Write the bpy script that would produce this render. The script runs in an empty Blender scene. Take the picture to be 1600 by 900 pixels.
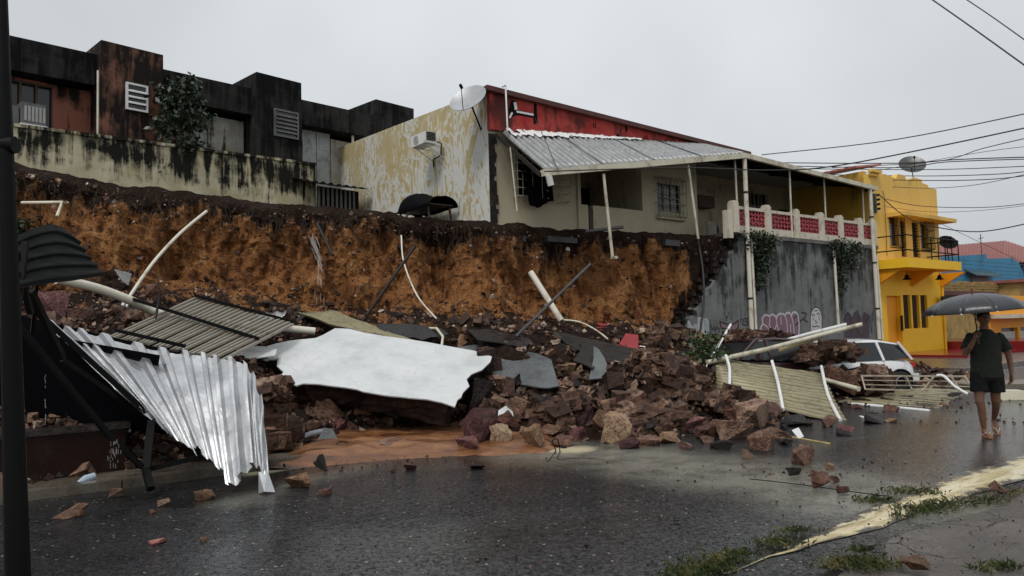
import bpy, bmesh, math, random
from mathutils import Vector, Matrix, noise
from mathutils.bvhtree import BVHTree
from math import sin, cos, pi, radians, sqrt, atan2
random.seed(7)
noise.seed_set(3)
scn = bpy.context.scene
COL = scn.collection

# ------------------------------------------------------------------ camera
F = 1155.0
CAMZ = 1.65
PITCH, ROLL = radians(3.2), 0.027
cam_d = bpy.data.cameras.new('camera')
cam = bpy.data.objects.new('camera', cam_d); COL.objects.link(cam)
cam_d.sensor_width = 36; cam_d.lens = 36 * F / 1600
cam_d.clip_start = .05; cam_d.clip_end = 1500
CR = Matrix.Rotation(pi / 2 + PITCH, 3, 'X') @ Matrix.Rotation(-ROLL, 3, 'Z')
cam.matrix_world = Matrix.Translation((0, 0, CAMZ)) @ CR.to_4x4()
scn.camera = cam
# ------------------------------------------------------------------ world and sun (overcast, raining)
SKY_STRENGTH, SUN_STRENGTH, EXPOSURE = 1.0, 1.5, 0.25
SUN_EL, SUN_AZ = radians(58), radians(205)      # behind the camera, a little to the left
world = bpy.data.worlds.new('World'); scn.world = world; world.use_nodes = True
wn, wl = world.node_tree.nodes, world.node_tree.links
for n in list(wn): wn.remove(n)
wo = wn.new('ShaderNodeOutputWorld'); bg = wn.new('ShaderNodeBackground'); wl.new(bg.outputs[0], wo.inputs[0])
bg.inputs[1].default_value = SKY_STRENGTH
sky = wn.new('ShaderNodeTexSky'); sky.sky_type = 'NISHITA'; sky.sun_disc = False
sky.sun_elevation = SUN_EL; sky.sun_rotation = SUN_AZ
hs = wn.new('ShaderNodeHueSaturation'); hs.inputs['Saturation'].default_value = .12; hs.inputs['Value'].default_value = .10
wl.new(sky.outputs[0], hs.inputs['Color'])
tc = wn.new('ShaderNodeTexCoord'); sep = wn.new('ShaderNodeSeparateXYZ'); wl.new(tc.outputs['Generated'], sep.inputs[0])
rmp = wn.new('ShaderNodeMapRange'); rmp.inputs[1].default_value = 0; rmp.inputs[2].default_value = 1
rmp.inputs[3].default_value = .52; rmp.inputs[4].default_value = .72; wl.new(sep.outputs[2], rmp.inputs[0])
nz = wn.new('ShaderNodeTexNoise'); nz.inputs['Scale'].default_value = 1.5; nz.inputs['Detail'].default_value = 4; nz.inputs['Roughness'].default_value = .45
wl.new(tc.outputs['Generated'], nz.inputs['Vector'])
nm = wn.new('ShaderNodeMapRange'); nm.inputs[1].default_value = .3; nm.inputs[2].default_value = .7; nm.inputs[3].default_value = .72; nm.inputs[4].default_value = 1.16
wl.new(nz.outputs[0], nm.inputs[0])
mu = wn.new('ShaderNodeMath'); mu.operation = 'MULTIPLY'; wl.new(rmp.outputs[0], mu.inputs[0]); wl.new(nm.outputs[0], mu.inputs[1])
tint = wn.new('ShaderNodeMix'); tint.data_type = 'RGBA'; tint.blend_type = 'MULTIPLY'; tint.inputs[0].default_value = 1
tint.inputs[6].default_value = (.95, 1.0, 1.04, 1); wl.new(mu.outputs[0], tint.inputs[7])
mx = wn.new('ShaderNodeMix'); mx.data_type = 'RGBA'; mx.inputs[0].default_value = .12
wl.new(tint.outputs[2], mx.inputs[6]); wl.new(hs.outputs[0], mx.inputs[7]); wl.new(mx.outputs[2], bg.inputs[0])
sd = bpy.data.lights.new('sun', 'SUN'); sd.energy = SUN_STRENGTH; sd.angle = radians(18); sd.color = (1, .97, .93)
sun = bpy.data.objects.new('sun', sd); COL.objects.link(sun)
sun.rotation_euler = Vector((sin(SUN_AZ) * cos(SUN_EL), cos(SUN_AZ) * cos(SUN_EL), sin(SUN_EL))).to_track_quat('Z', 'Y').to_euler()
scn.view_settings.view_transform = 'Standard'; scn.view_settings.look = 'None'
scn.view_settings.exposure = EXPOSURE; scn.view_settings.gamma = 1
scn.cycles.max_bounces = 5; scn.cycles.diffuse_bounces = 3; scn.cycles.glossy_bounces = 3

# ------------------------------------------------------------------ placing helpers
def ray(px, py): return (CR @ Vector(((px - 800) / F, (450 - py) / F, -1))).normalized()
CAM = Vector((0, 0, CAMZ))
def W(px, py, D):
    r = ray(px, py); return CAM + r * (D / r.y)
def G(px, py, z=0):
    r = ray(px, py); return CAM + r * ((z - CAMZ) / r.z)
def proj(p):
    q = CR.transposed() @ (Vector(p) - CAM); return 800 + F * q.x / -q.z, 450 - F * q.y / -q.z
EXCL = []
def inpoly(x, y, P):
    c = False
    for a, b in zip(P, P[1:] + P[:1]):
        if (a[1] > y) != (b[1] > y) and x < (b[0] - a[0]) * (y - a[1]) / (b[1] - a[1]) + a[0]: c = not c
    return c
def covered(p):
    """true where a fallen slab or sheet lies over this spot of the heap"""
    x, y = proj(p); return any(inpoly(x, y, P) for P in EXCL)
class Frame:
    """street-aligned frame: x runs along the street, y away from it, z up"""
    def __init__(s, o, d):
        s.o = Vector((o[0], o[1], 0)); s.d = Vector((d[0], d[1], 0)).normalized(); s.n = Vector((-s.d.y, s.d.x, 0)); s.a = atan2(s.d.y, s.d.x)
    def hit(s, px, py, n):
        r = ray(px, py); t = ((s.o - CAM).dot(s.n) + n) / r.dot(s.n); p = CAM + r * t - s.o
        return p.dot(s.d), p.z
    def hits(s, px, py, x):            # on the plane x = const
        r = ray(px, py); t = ((s.o - CAM).dot(s.d) + x) / r.dot(s.d); p = CAM + r * t - s.o
        return p.dot(s.n), p.z
    def w(s, x, y, z): return s.o + s.d * x + s.n * y + Vector((0, 0, z))
    def loc(s, p):
        q = Vector(p) - s.o; return Vector((q.dot(s.d), q.dot(s.n), p[2]))
H = Frame((14.9, 30), (.79, .61))
B = Frame((-6.9, 25.3), (.68, .73))

def tag(o, label=None, cat=None, group=None, kind=None):
    for k, v in (('label', label), ('category', cat), ('group', group), ('kind', kind)):
        if v: o[k] = v
    return o
def empty(name, loc, rz=0, label=None, cat=None, group=None):
    o = bpy.data.objects.new(name, None); COL.objects.link(o); o.location = loc; o.rotation_euler = (0, 0, rz); o.empty_display_size = .1
    return tag(o, label, cat, group)
def link(name, me, m=None, parent=None, loc=None, rot=None, sc=None):
    o = bpy.data.objects.new(name, me); COL.objects.link(o)
    if m is not None and not len(me.materials): me.materials.append(m)
    if parent: o.parent = parent
    if loc is not None: o.location = loc
    if rot is not None: o.rotation_euler = rot
    if sc is not None: o.scale = sc
    return o
class MB:
    def __init__(s): s.v = []; s.f = []; s.sm = []
    def add(s, vs, fs, sm=False):
        b = len(s.v); s.v += [tuple(v) for v in vs]; s.f += [tuple(b + i for i in f) for f in fs]; s.sm += [sm] * len(fs); return s
    def box(s, x0, x1, y0, y1, z0, z1):
        return s.add([(x0, y0, z0), (x1, y0, z0), (x1, y1, z0), (x0, y1, z0), (x0, y0, z1), (x1, y0, z1), (x1, y1, z1), (x0, y1, z1)],
              [(0, 3, 2, 1), (4, 5, 6, 7), (0, 1, 5, 4), (1, 2, 6, 5), (2, 3, 7, 6), (3, 0, 4, 7)])
    def hexa(s, p): return s.add(p, [(0, 3, 2, 1), (4, 5, 6, 7), (0, 1, 5, 4), (1, 2, 6, 5), (2, 3, 7, 6), (3, 0, 4, 7)])
    def bar(s, a, b, w, h=None):      # rectangular bar from a to b
        a, b = Vector(a), Vector(b); h = h or w; d = (b - a).normalized(); u = d.cross(Vector((0, 0, 1)))
        if u.length < .01: u = Vector((1, 0, 0))
        u.normalize(); t = u.cross(d) * h / 2; u = u * w / 2
        return s.hexa([a - u - t, a + u - t, a + u + t, a - u + t, b - u - t, b + u - t, b + u + t, b - u + t])
    def tube(s, path, r, n=7, caps=True):
        P = [Vector(p) for p in path]; rs = r if isinstance(r, (list, tuple)) else [r] * len(P)
        vs, fs = [], []; ref = None
        for i, p in enumerate(P):
            d = (P[min(i + 1, len(P) - 1)] - P[max(i - 1, 0)]).normalized()
            if ref is None: ref = d.orthogonal().normalized()
            ref = (ref - d * ref.dot(d)).normalized(); u2 = d.cross(ref)
            for k in range(n):
                a = 2 * pi * k / n; vs.append(p + (ref * cos(a) + u2 * sin(a)) * rs[i])
        for i in range(len(P) - 1):
            for k in range(n):
                k2 = (k + 1) % n; fs.append((i * n + k, i * n + k2, (i + 1) * n + k2, (i + 1) * n + k))
        s.add(vs, fs, True)
        if caps: s.add(vs[:n], [tuple(range(n))[::-1]]); s.add(vs[-n:], [tuple(range(n))])
        return s
    def prism(s, poly, y0, y1):       # polygon in x,z extruded along y
        n = len(poly); vs = [(x, y0, z) for x, z in poly] + [(x, y1, z) for x, z in poly]
        return s.add(vs, [tuple(range(n)), tuple(range(2 * n - 1, n - 1, -1))] + [(i, i + n, (i + 1) % n + n, (i + 1) % n) for i in range(n)])
    def lathe(s, prof, n=16, c=(0, 0, 0), ax=None):
        c = Vector(c); vs, fs = [], []
        q = ax.to_track_quat('Z', 'Y') if ax is not None else None
        for r, z in prof:
            for k in range(n):
                a = 2 * pi * k / n; p = Vector((r * cos(a), r * sin(a), z))
                if q: p = q @ p
                vs.append(c + p)
        for i in range(len(prof) - 1):
            for k in range(n): k2 = (k + 1) % n; fs.append((i * n + k, i * n + k2, (i + 1) * n + k2, (i + 1) * n + k))
        return s.add(vs, fs, True)
    def mesh(s, name):
        me = bpy.data.meshes.new(name); me.from_pydata(s.v, [], s.f); me.polygons.foreach_set('use_smooth', s.sm); me.update(); return me
    def build(s, name, m, parent=None, fix=False, **k):
        me = s.mesh(name)
        if fix: fixn(me)
        return link(name, me, m, parent, **k)
def fixn(me):
    bm = bmesh.new(); bm.from_mesh(me); bmesh.ops.remove_doubles(bm, verts=bm.verts, dist=1e-5); bmesh.ops.recalc_face_normals(bm, faces=bm.faces); bm.to_mesh(me); bm.free()
def copy_tree(o, parent=None):
    c = o.copy(); COL.objects.link(c)
    if parent: c.parent = parent
    for ch in list(o.children): copy_tree(ch, c)
    return c
def wallpoly(outer, holes, y0, y1):
    """wall in x,z with rectangular holes, built as a grid of boxes: clean jambs"""
    mb = MB(); x0, x1, z0, z1 = outer
    xs = sorted({x0, x1, *[h[0] for h in holes], *[h[1] for h in holes]}); zs = sorted({z0, z1, *[h[2] for h in holes], *[h[3] for h in holes]})
    xs = [x for x in xs if x0 <= x <= x1]; zs = [z for z in zs if z0 <= z <= z1]
    def solid(i, k):
        if i < 0 or k < 0 or i >= len(xs) - 1 or k >= len(zs) - 1: return False
        cx, cz = (xs[i] + xs[i + 1]) / 2, (zs[k] + zs[k + 1]) / 2
        return not any(h[0] < cx < h[1] and h[2] < cz < h[3] for h in holes)
    for i in range(len(xs) - 1):
        for k in range(len(zs) - 1):
            if not solid(i, k): continue
            a, b, c, d = xs[i], xs[i + 1], zs[k], zs[k + 1]
            mb.add([(a, y0, c), (b, y0, c), (b, y0, d), (a, y0, d)], [(0, 1, 2, 3)]); mb.add([(a, y1, c), (b, y1, c), (b, y1, d), (a, y1, d)], [(3, 2, 1, 0)])
            if not solid(i - 1, k): mb.add([(a, y0, c), (a, y0, d), (a, y1, d), (a, y1, c)], [(0, 1, 2, 3)])
            if not solid(i + 1, k): mb.add([(b, y0, c), (b, y0, d), (b, y1, d), (b, y1, c)], [(3, 2, 1, 0)])
            if not solid(i, k - 1): mb.add([(a, y0, c), (b, y0, c), (b, y1, c), (a, y1, c)], [(3, 2, 1, 0)])
            if not solid(i, k + 1): mb.add([(a, y0, d), (b, y0, d), (b, y1, d), (a, y1, d)], [(0, 1, 2, 3)])
    return mb

# ------------------------------------------------------------------ materials
class NT:
    def __init__(s, name):
        s.m = bpy.data.materials.new(name); s.m.use_nodes = True; s.t = s.m.node_tree; s.b = s.t.nodes['Principled BSDF']; s.tc = s.n('ShaderNodeTexCoord')
    def n(s, typ): return s.t.nodes.new(typ)
    def l(s, a, b): s.t.links.new(a, b)
    def turned(s, a, scale):
        m1 = s.n('ShaderNodeMapping'); m1.inputs['Rotation'].default_value = (0, 0, a); g = s.n('ShaderNodeNewGeometry'); s.l(g.outputs['Position'], m1.inputs[0]); m2 = s.n('ShaderNodeMapping'); m2.inputs['Scale'].default_value = scale; s.l(m1.outputs[0], m2.inputs[0]); return m2.outputs[0]
    def vec(s, scale=(1, 1, 1), src='Object', rot=(0, 0, 0), loc=(0, 0, 0)):
        mp = s.n('ShaderNodeMapping'); mp.inputs['Scale'].default_value = scale; mp.inputs['Rotation'].default_value = rot; mp.inputs['Location'].default_value = loc
        if src == 'World': g = s.n('ShaderNodeNewGeometry'); s.l(g.outputs['Position'], mp.inputs[0])
        else: s.l(s.tc.outputs[src], mp.inputs[0])
        return mp.outputs[0]
    def noise(s, v, scale, detail=4, rough=.55, dist=0):
        n = s.n('ShaderNodeTexNoise'); n.inputs['Scale'].default_value = scale; n.inputs['Detail'].default_value = detail; n.inputs['Roughness'].default_value = rough; n.inputs['Distortion'].default_value = dist
        s.l(v, n.inputs['Vector']); return n.outputs[0]
    def vor(s, v, scale, feat='F1', out=0):
        n = s.n('ShaderNodeTexVoronoi'); n.feature = feat; n.inputs['Scale'].default_value = scale; s.l(v, n.inputs['Vector']); return n.outputs[out]
    def rng(s, x, a, b, c=0, d=1):
        n = s.n('ShaderNodeMapRange'); s.l(x, n.inputs[0])
        for i, v in enumerate((a, b, c, d)): n.inputs[i + 1].default_value = v
        return n.outputs[0]
    def ramp(s, x, stops):
        n = s.n('ShaderNodeValToRGB'); s.l(x, n.inputs[0]); e = n.color_ramp.elements
        while len(e) < len(stops): e.new(.5)
        for i, (p, c) in enumerate(stops): e[i].position = p; e[i].color = (*c, 1)
        return n.outputs[0]
    def math(s, op, a, b=None):
        n = s.n('ShaderNodeMath'); n.operation = op; n.use_clamp = False
        for i, x in enumerate((a, b)):
            if x is None: continue
            if isinstance(x, (int, float)): n.inputs[i].default_value = x
            else: s.l(x, n.inputs[i])
        return n.outputs[0]
    def mix(s, f, a, b, mode='MIX'):
        n = s.n('ShaderNodeMix'); n.data_type = 'RGBA'; n.blend_type = mode; n.clamp_factor = True
        for i, x in ((0, f), (6, a), (7, b)):
            if isinstance(x, (int, float)): n.inputs[i].default_value = x
            elif isinstance(x, tuple): n.inputs[i].default_value = (*x[:3], 1)
            else: s.l(x, n.inputs[i])
        return n.outputs[2]
    def sep(s, v):
        n = s.n('ShaderNodeSeparateXYZ'); s.l(v, n.inputs[0]); return n.outputs
    def bump(s, h, strength=.5, dist=.02):
        n = s.n('ShaderNodeBump'); n.inputs['Strength'].default_value = strength; n.inputs['Distance'].default_value = dist
        s.l(h, n.inputs['Height']); s.l(n.outputs[0], s.b.inputs['Normal']); return s
    def set(s, **k):
        for a, v in k.items():
            i = s.b.inputs[{'col': 'Base Color', 'rough': 'Roughness', 'metal': 'Metallic', 'spec': 'Specular IOR Level', 'alpha': 'Alpha', 'trans': 'Transmission Weight', 'coat': 'Coat Weight'}[a]]
            if isinstance(v, (int, float)): i.default_value = v
            elif isinstance(v, tuple): i.default_value = (*v[:3], 1)
            else: s.l(v, i)
        return s

def M(name, c, rough=.6, metal=0, var=.25, scale=3, dirt=0, bump=.15, spec=.35, dirtc=(.03, .025, .02), stretch=1):
    t = NT(name); v = t.vec((1, 1, stretch))
    n = t.noise(v, scale, 6, .6); n2 = t.noise(v, scale * 9, 3, .6)
    k = t.math('ADD', t.math('MULTIPLY', n, .7), t.math('MULTIPLY', n2, .3))
    col = t.ramp(k, [(.25, tuple(x * (1 - var) for x in c)), (.75, tuple(min(1, x * (1 + var * .8)) for x in c))])
    if dirt:
        d = t.rng(t.noise(t.vec((1, 1, stretch * .6), loc=(7, 3, 1)), scale * .8, 8, .68), .62 - dirt * .3, .8 - dirt * .15)
        col = t.mix(d, col, dirtc)
    t.set(col=col, rough=t.rng(n2, .2, .8, max(.03, rough - .12), min(1, rough + .12)), metal=metal, spec=spec)
    if bump: t.bump(n2, bump, .01)
    return t.m

def streakwall(name, base, base2, mould, amount, rough=.8, zt=None, zb=None, hs=2.2):
    """plaster with black mould running down from the top"""
    t = NT(name); v = t.vec((1, 1, 1)); vs = t.vec((hs, hs, .22))
    col = t.mix(t.rng(t.noise(v, 1.6, 6, .65), .35, .65), base, base2)
    a = t.noise(vs, 1.6, 9, .68, .6); b = t.noise(v, 1.1, 7, .66)
    k = t.math('ADD', t.math('MULTIPLY', a, .6), t.math('MULTIPLY', b, .5))
    if zt is not None:
        z = t.sep(t.vec())[2]; k = t.math('ADD', k, t.rng(z, zb, zt, -.10, .09))
    f = t.rng(k, .62 - amount * .25, .70 - amount * .2)
    col = t.mix(f, col, mould)
    t.set(col=col, rough=rough, spec=.12); t.bump(t.noise(v, 14, 6, .7), .3, .02); return t.m

m_black = M('black_painted_steel', (.006, .006, .006), .5, var=.3, bump=.05, spec=.10)
m_rust = M('dark_rusty_steel', (.025, .02, .017), .5, var=.5, scale=6, dirt=.5, spec=.2)
m_steel = M('weathered_grey_steel', (.10, .10, .10), .4, .6, var=.4, scale=5)
m_white = M('white_painted_metal', (.72, .72, .70), .4, var=.1, dirt=.25, dirtc=(.25, .22, .17))
m_cream = M('cream_painted_metal', (.62, .58, .45), .45, var=.12, dirt=.45, dirtc=(.18, .14, .09))
m_pvc = M('cream_plastic_pipe', (.66, .62, .52), .35, var=.08, dirt=.35, dirtc=(.22, .15, .08))
m_glass = NT('dark_window_glass').set(col=(.012, .014, .016), rough=.12).m
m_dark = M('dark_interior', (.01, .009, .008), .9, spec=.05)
m_wood = M('dark_wood', (.07, .045, .03), .6, var=.5, scale=4, stretch=.2)
m_cloth = M('black_cloth', (.005, .005, .007), .9, var=.3, bump=.3, spec=.06)
m_wire = NT('black_cable').set(col=(.012, .012, .012), rough=.6).m
m_concrete = streakwall('streaked_grey_concrete', (.13, .137, .135), (.20, .207, .20), (.035, .037, .037), .22, .55, 4.6, -.5, 1.6)
m_mouldwall = streakwall('mouldy_cream_plaster', (.42, .37, .22), (.60, .55, .40), (.014, .014, .011), .26, .8, 7.0, 5.4, 2.2)
m_blackwall = streakwall('black_mildewed_plaster', (.038, .036, .033), (.018, .018, .018), (.006, .006, .006), .5, .9)
m_pinkwall = streakwall('salmon_plaster_with_mildew', (.30, .115, .075), (.24, .10, .07), (.02, .016, .013), .0, .8, 9.4, 5)
m_pinktower = streakwall('burnt_salmon_plaster_under_mildew', (.27, .12, .085), (.10, .055, .03), (.014, .011, .010), .66, .8)
m_whitewall = streakwall('stained_white_plaster', (.42, .42, .40), (.28, .24, .17), (.03, .022, .014), .2, .8)
m_housecream = streakwall('cream_house_plaster', (.52, .47, .33), (.47, .42, .30), (.12, .10, .06), .02, .75)
m_redwall = streakwall('weathered_red_plaster', (.36, .032, .03), (.46, .075, .06), (.10, .025, .02), .40, .6, hs=.8)
m_redcap = M('dark_red_coping', (.10, .022, .018), .5, var=.4, dirt=.5)
m_yellow = M('yellow_painted_plaster', (.93, .55, .022), .6, var=.10, scale=1.2, dirt=.12, dirtc=(.35, .19, .03))
m_yellow2 = M('upper_yellow_plaster', (.80, .50, .11), .6, var=.10, scale=1.2, dirt=.2, dirtc=(.32, .2, .06), stretch=.4)
m_orange = M('orange_yellow_plaster', (.84, .35, .012), .55, var=.1, scale=1.2)
m_blue = M('blue_painted_plaster', (.035, .22, .38), .6, var=.15, scale=.8, dirt=.2, dirtc=(.03, .10, .16), stretch=.5)
m_redfloor = M('wet_red_painted_cement', (.22, .018, .022), .12, var=.25)
m_tile = M('red_clay_roof_tiles', (.30, .09, .075), .6, var=.35, scale=1.5, dirt=.45, dirtc=(.10, .08, .07))
m_pink = M('pink_red_lattice_paint', (.42, .07, .09), .6, var=.2)
m_bal = M('off_white_balustrade', (.62, .57, .46), .6, var=.15, scale=4, dirt=.35, dirtc=(.2, .17, .12))

def zinc(name, c, dirtc, dirt=.35, rough=.32, metal=.55, groove_shade=0):
    t = NT(name); v = t.vec(); n = t.noise(v, 2.2, 7, .65); n2 = t.noise(t.vec((1, 1, .35)), 9, 6, .7)
    col = t.ramp(n, [(.3, tuple(x * .72 for x in c)), (.7, c)])
    col = t.mix(t.rng(n2, .62 - dirt * .2, .78), col, dirtc)
    t.set(col=col, rough=t.rng(n, .3, .7, rough - .1, rough + .14), metal=metal); t.bump(n, .12, .02)
    if groove_shade:
        ga = t.n('ShaderNodeAttribute'); ga.attribute_name = 'groove_shade'; gk = t.math('MULTIPLY', ga.outputs['Fac'], t.rng(n2, .3, .6, 1, .7)); t.set(col=t.mix(t.rng(gk, .35, .85, 0, groove_shade), col, dirtc))  # rib troughs painted darker with the dirt colour, imitating the shade in them
    return t.m
m_zinc = zinc('bright_zinc_sheet', (.66, .67, .68), (.28, .27, .25), .3, .30, .8)
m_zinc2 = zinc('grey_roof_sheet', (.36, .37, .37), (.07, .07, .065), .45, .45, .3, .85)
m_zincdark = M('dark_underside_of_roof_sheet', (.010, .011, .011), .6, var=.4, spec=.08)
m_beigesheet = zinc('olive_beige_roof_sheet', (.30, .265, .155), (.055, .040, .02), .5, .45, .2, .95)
m_greyslat = zinc('dirty_beige_metal_slat', (.36, .33, .27), (.12, .09, .06), .6, .4, .3)

def soil():
    t = NT('wet_laterite_soil'); v = t.vec(src='World'); at = t.n('ShaderNodeAttribute'); at.attribute_name = 'face'; k = at.outputs['Fac']
    vs = t.vec((1, 1, .35), src='World')
    n1 = t.noise(v, .55, 8, .62); n2 = t.noise(vs, 2.6, 9, .68, .4); n3 = t.noise(v, 9, 6, .7); n4 = t.noise(v, 34, 4, .7)
    orange = t.ramp(n2, [(.28, (.06, .024, .011)), (.40, (.18, .068, .022)), (.52, (.48, .205, .068)), (.68, (.62, .33, .13)), (.8, (.68, .45, .24))])
    dark = t.ramp(n3, [(.3, (.009, .005, .003)), (.52, (.032, .015, .008)), (.70, (.085, .036, .018)), (.82, (.20, .11, .07))])
    e = t.math('ADD', k, t.math('MULTIPLY', t.math('ADD', n1, -.5), 1.7)); e = t.math('ADD', e, t.math('MULTIPLY', t.math('ADD', n2, -.5), 1.5)); n5 = t.noise(t.vec((1, 1, .12), src='World'), 1.3, 5, .6); e = t.math('ADD', e, t.math('MULTIPLY', t.math('ADD', n5, -.5), 1.2))
    col = t.mix(t.rng(e, .40, .56), dark, orange)
    chips = t.vor(v, 9, 'F1', 0); cc = t.vor(v, 9, 'F1', 1)
    sel = t.math('MULTIPLY', t.rng(t.sep(cc)[0], .90, .93), t.rng(chips, .22, .12))
    sel = t.math('MULTIPLY', sel, t.rng(e, .55, .35))
    col = t.mix(sel, col, (.30, .22, .17))
    col = t.mix(t.rng(n4, .34, .58, .8, 0), col, (.02, .010, .006))
    t.set(col=col, rough=t.rng(n3, .3, .7, .5, .85), spec=.18)
    h = t.math('ADD', t.math('MULTIPLY', n3, .7), t.math('MULTIPLY', n4, .4)); h = t.math('ADD', h, t.math('MULTIPLY', n2, .8))
    t.bump(h, 1.0, .2); return t.m
m_soil = soil()

def rockmat(name, stops, rough=.5, sc=2.5, rnd=.35, bumpd=.05, tone=0):
    t = NT(name); oi = t.n('ShaderNodeObjectInfo'); v = t.vec()
    ad = t.n('ShaderNodeVectorMath'); ad.operation = 'ADD'; t.l(v, ad.inputs[0]); cmb = t.n('ShaderNodeCombineXYZ')
    for i in range(3): t.l(t.math('MULTIPLY', oi.outputs['Random'], 37.0 + 11 * i), cmb.inputs[i])
    t.l(cmb.outputs[0], ad.inputs[1]); v = ad.outputs[0]
    n = t.noise(v, sc, 8, .66, .5); n2 = t.noise(v, sc * 5, 6, .7)
    k = t.math('ADD', t.math('ADD', t.math('MULTIPLY', n, .75), t.math('MULTIPLY', n2, .25)), t.math('MULTIPLY', t.math('ADD', oi.outputs['Random'], -.5), rnd))
    if tone:
        ta = t.n('ShaderNodeAttribute'); ta.attribute_name = 'tone'; k = t.math('ADD', k, t.math('MULTIPLY', t.math('ADD', ta.outputs['Fac'], -.5), tone))
    col = t.ramp(k, stops); col = t.mix(t.rng(n2, .36, .52, .85, 0), col, (.012, .007, .005))
    t.set(col=col, rough=t.rng(n2, .3, .7, rough - .15, rough + .2), spec=.28); t.bump(t.math('ADD', n, n2), .8, bumpd); return t.m
_ST = [(.20, (.012, .007, .005)), (.40, (.055, .024, .015)), (.54, (.125, .068, .043)), (.68, (.28, .17, .115)), (.85, (.50, .39, .30))]
m_rubble = rockmat('mixed_wet_rubble', _ST, .5, 3, 0, .03, .62)
m_masonry = rockmat('stone_masonry_with_mortar', _ST, .5, 3, .05, .05, .42)
m_rock = rockmat('wet_red_sandstone', [(.26, (.045, .020, .015)), (.40, (.12, .045, .032)), (.52, (.19, .098, .066)), (.64, (.31, .19, .13)), (.78, (.45, .32, .23))])
m_rockpurple = rockmat('wet_purple_sandstone', [(.28, (.04, .018, .018)), (.45, (.12, .045, .045)), (.6, (.24, .11, .10)), (.78, (.40, .24, .21))])
m_rocktan = rockmat('tan_sandstone', [(.28, (.10, .050, .028)), (.45, (.25, .135, .075)), (.62, (.42, .27, .16)), (.78, (.55, .42, .29))])
m_rockdark = rockmat('wet_black_masonry', [(.3, (.008, .007, .007)), (.55, (.028, .022, .020)), (.75, (.07, .055, .048))], .35)
m_plaster = NT('white_wet_plaster')
_v = m_plaster.vec(); _n = m_plaster.noise(_v, 1.1, 8, .62); _n2 = m_plaster.noise(_v, 7, 6, .7)
m_plaster.set(col=m_plaster.mix(m_plaster.math('ADD', m_plaster.rng(_n2, .52, .78, 0, .6), m_plaster.math('MULTIPLY', m_plaster.rng(m_plaster.vor(_v, 1.3, 'DISTANCE_TO_EDGE', 0), 0, .008, .8, 0), m_plaster.rng(_n, .5, .55))), m_plaster.ramp(_n, [(.3, (.40, .42, .43)), (.5, (.56, .58, .585)), (.75, (.66, .67, .67))]), (.45, .42, .36)), rough=.45); m_plaster.bump(_n2, .12, .01); m_plaster = m_plaster.m
m_greyplaster = M('wet_dark_grey_plaster', (.11, .12, .122), .28, var=.35, scale=2, dirt=.35, dirtc=(.03, .028, .025), bump=.25)
m_slate = M('wet_charcoal_slab', (.028, .027, .027), .28, var=.6, scale=3, bump=.4, stretch=.3)
m_redslab = M('faded_red_painted_plaster', (.30, .035, .04), .5, var=.3, dirt=.2)
m_leaf = NT('dark_wet_leaves'); _oi = m_leaf.noise(m_leaf.vec(), 6, 2); m_leaf.set(col=m_leaf.ramp(_oi, [(.3, (.012, .030, .008)), (.6, (.035, .075, .018)), (.8, (.075, .12, .03))]), rough=.4); m_leaf = m_leaf.m
m_leafdark = NT('near_black_leaves'); _oi = m_leafdark.noise(m_leafdark.vec(), 6, 2); m_leafdark.set(col=m_leafdark.ramp(_oi, [(.3, (.008, .016, .006)), (.7, (.022, .042, .014))]), rough=.45); m_leafdark = m_leafdark.m
m_grass = NT('short_wet_grass'); _oi = m_grass.noise(m_grass.vec(src='World'), 5, 3); m_grass.set(col=m_grass.ramp(_oi, [(.3, (.022, .034, .010)), (.5, (.05, .068, .018)), (.65, (.15, .13, .05))]), rough=.5); m_grass = m_grass.m
m_bark = M('dark_bark', (.04, .03, .022), .8, var=.4, scale=8)
# ------------------------------------------------------------------ ground, road, gutter, pavements
def hz(x, y, s): return noise.noise(Vector((x * s, y * s, 3.7)))
EDGE_N = -11.3
def edge(s): return EDGE_N + .10 * noise.noise(Vector((s * .7, 0, 1))) + .05 * noise.noise(Vector((s * 3, 4, 1)))
def road_h(s, n):
    q = (n + 8.3) / 3.0
    return .07 * (1 - min(1, q * q)) - .02 + .03 * noise.noise(Vector((s * .35, n * .5, 9)))
def side_h(s, n):
    e = edge(s) - .42; k = max(0, min(1, (e - n + .25 * noise.noise(Vector((s * 1.3, n * 2, 5)))) / .8))
    return -.035 + k * (.055 + .05 * noise.noise(Vector((s * .5, n * .5, 2))) + .02 * noise.noise(Vector((s * 3, n * 3, 2))))
def pseg(p, a, b):
    ab = b - a; t = max(0, min(1, (p - a).dot(ab) / ab.length_squared)); return (p - a - ab * t).length
def poly2(pts): return [G(x, y).to_2d() for x, y in pts]
mudline = poly2([(400, 735), (470, 722), (560, 713), (680, 706), (800, 705), (900, 707)])
filmline = poly2([(880, 712), (1000, 722), (1120, 742), (1240, 752), (1330, 775), (1400, 786)])
film2 = poly2([(560, 735), (450, 760), (380, 790)])
farsheen = poly2([(1250, 700), (1400, 680), (1600, 650)])
def gridmesh(name, S, N, hf, m, attrs=None):
    vs = [H.w(s, n, hf(s, n)) for s in S for n in N]; w = len(N)
    fs = [(i * w + j, (i + 1) * w + j, (i + 1) * w + j + 1, i * w + j + 1) for i in range(len(S) - 1) for j in range(w - 1)]
    me = bpy.data.meshes.new(name); me.from_pydata([tuple(v) for v in vs], [], fs); me.polygons.foreach_set('use_smooth', [True] * len(fs))
    for an, fn in (attrs or {}).items():
        a = me.attributes.new(an, 'FLOAT', 'POINT'); a.data.foreach_set('value', [fn(v) for v in vs])
    me.update(); fixn(me); return tag(link(name, me, m), kind='structure')
def lin(a, b, n): return [a + (b - a) * i / (n - 1) for i in range(n)]

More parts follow.
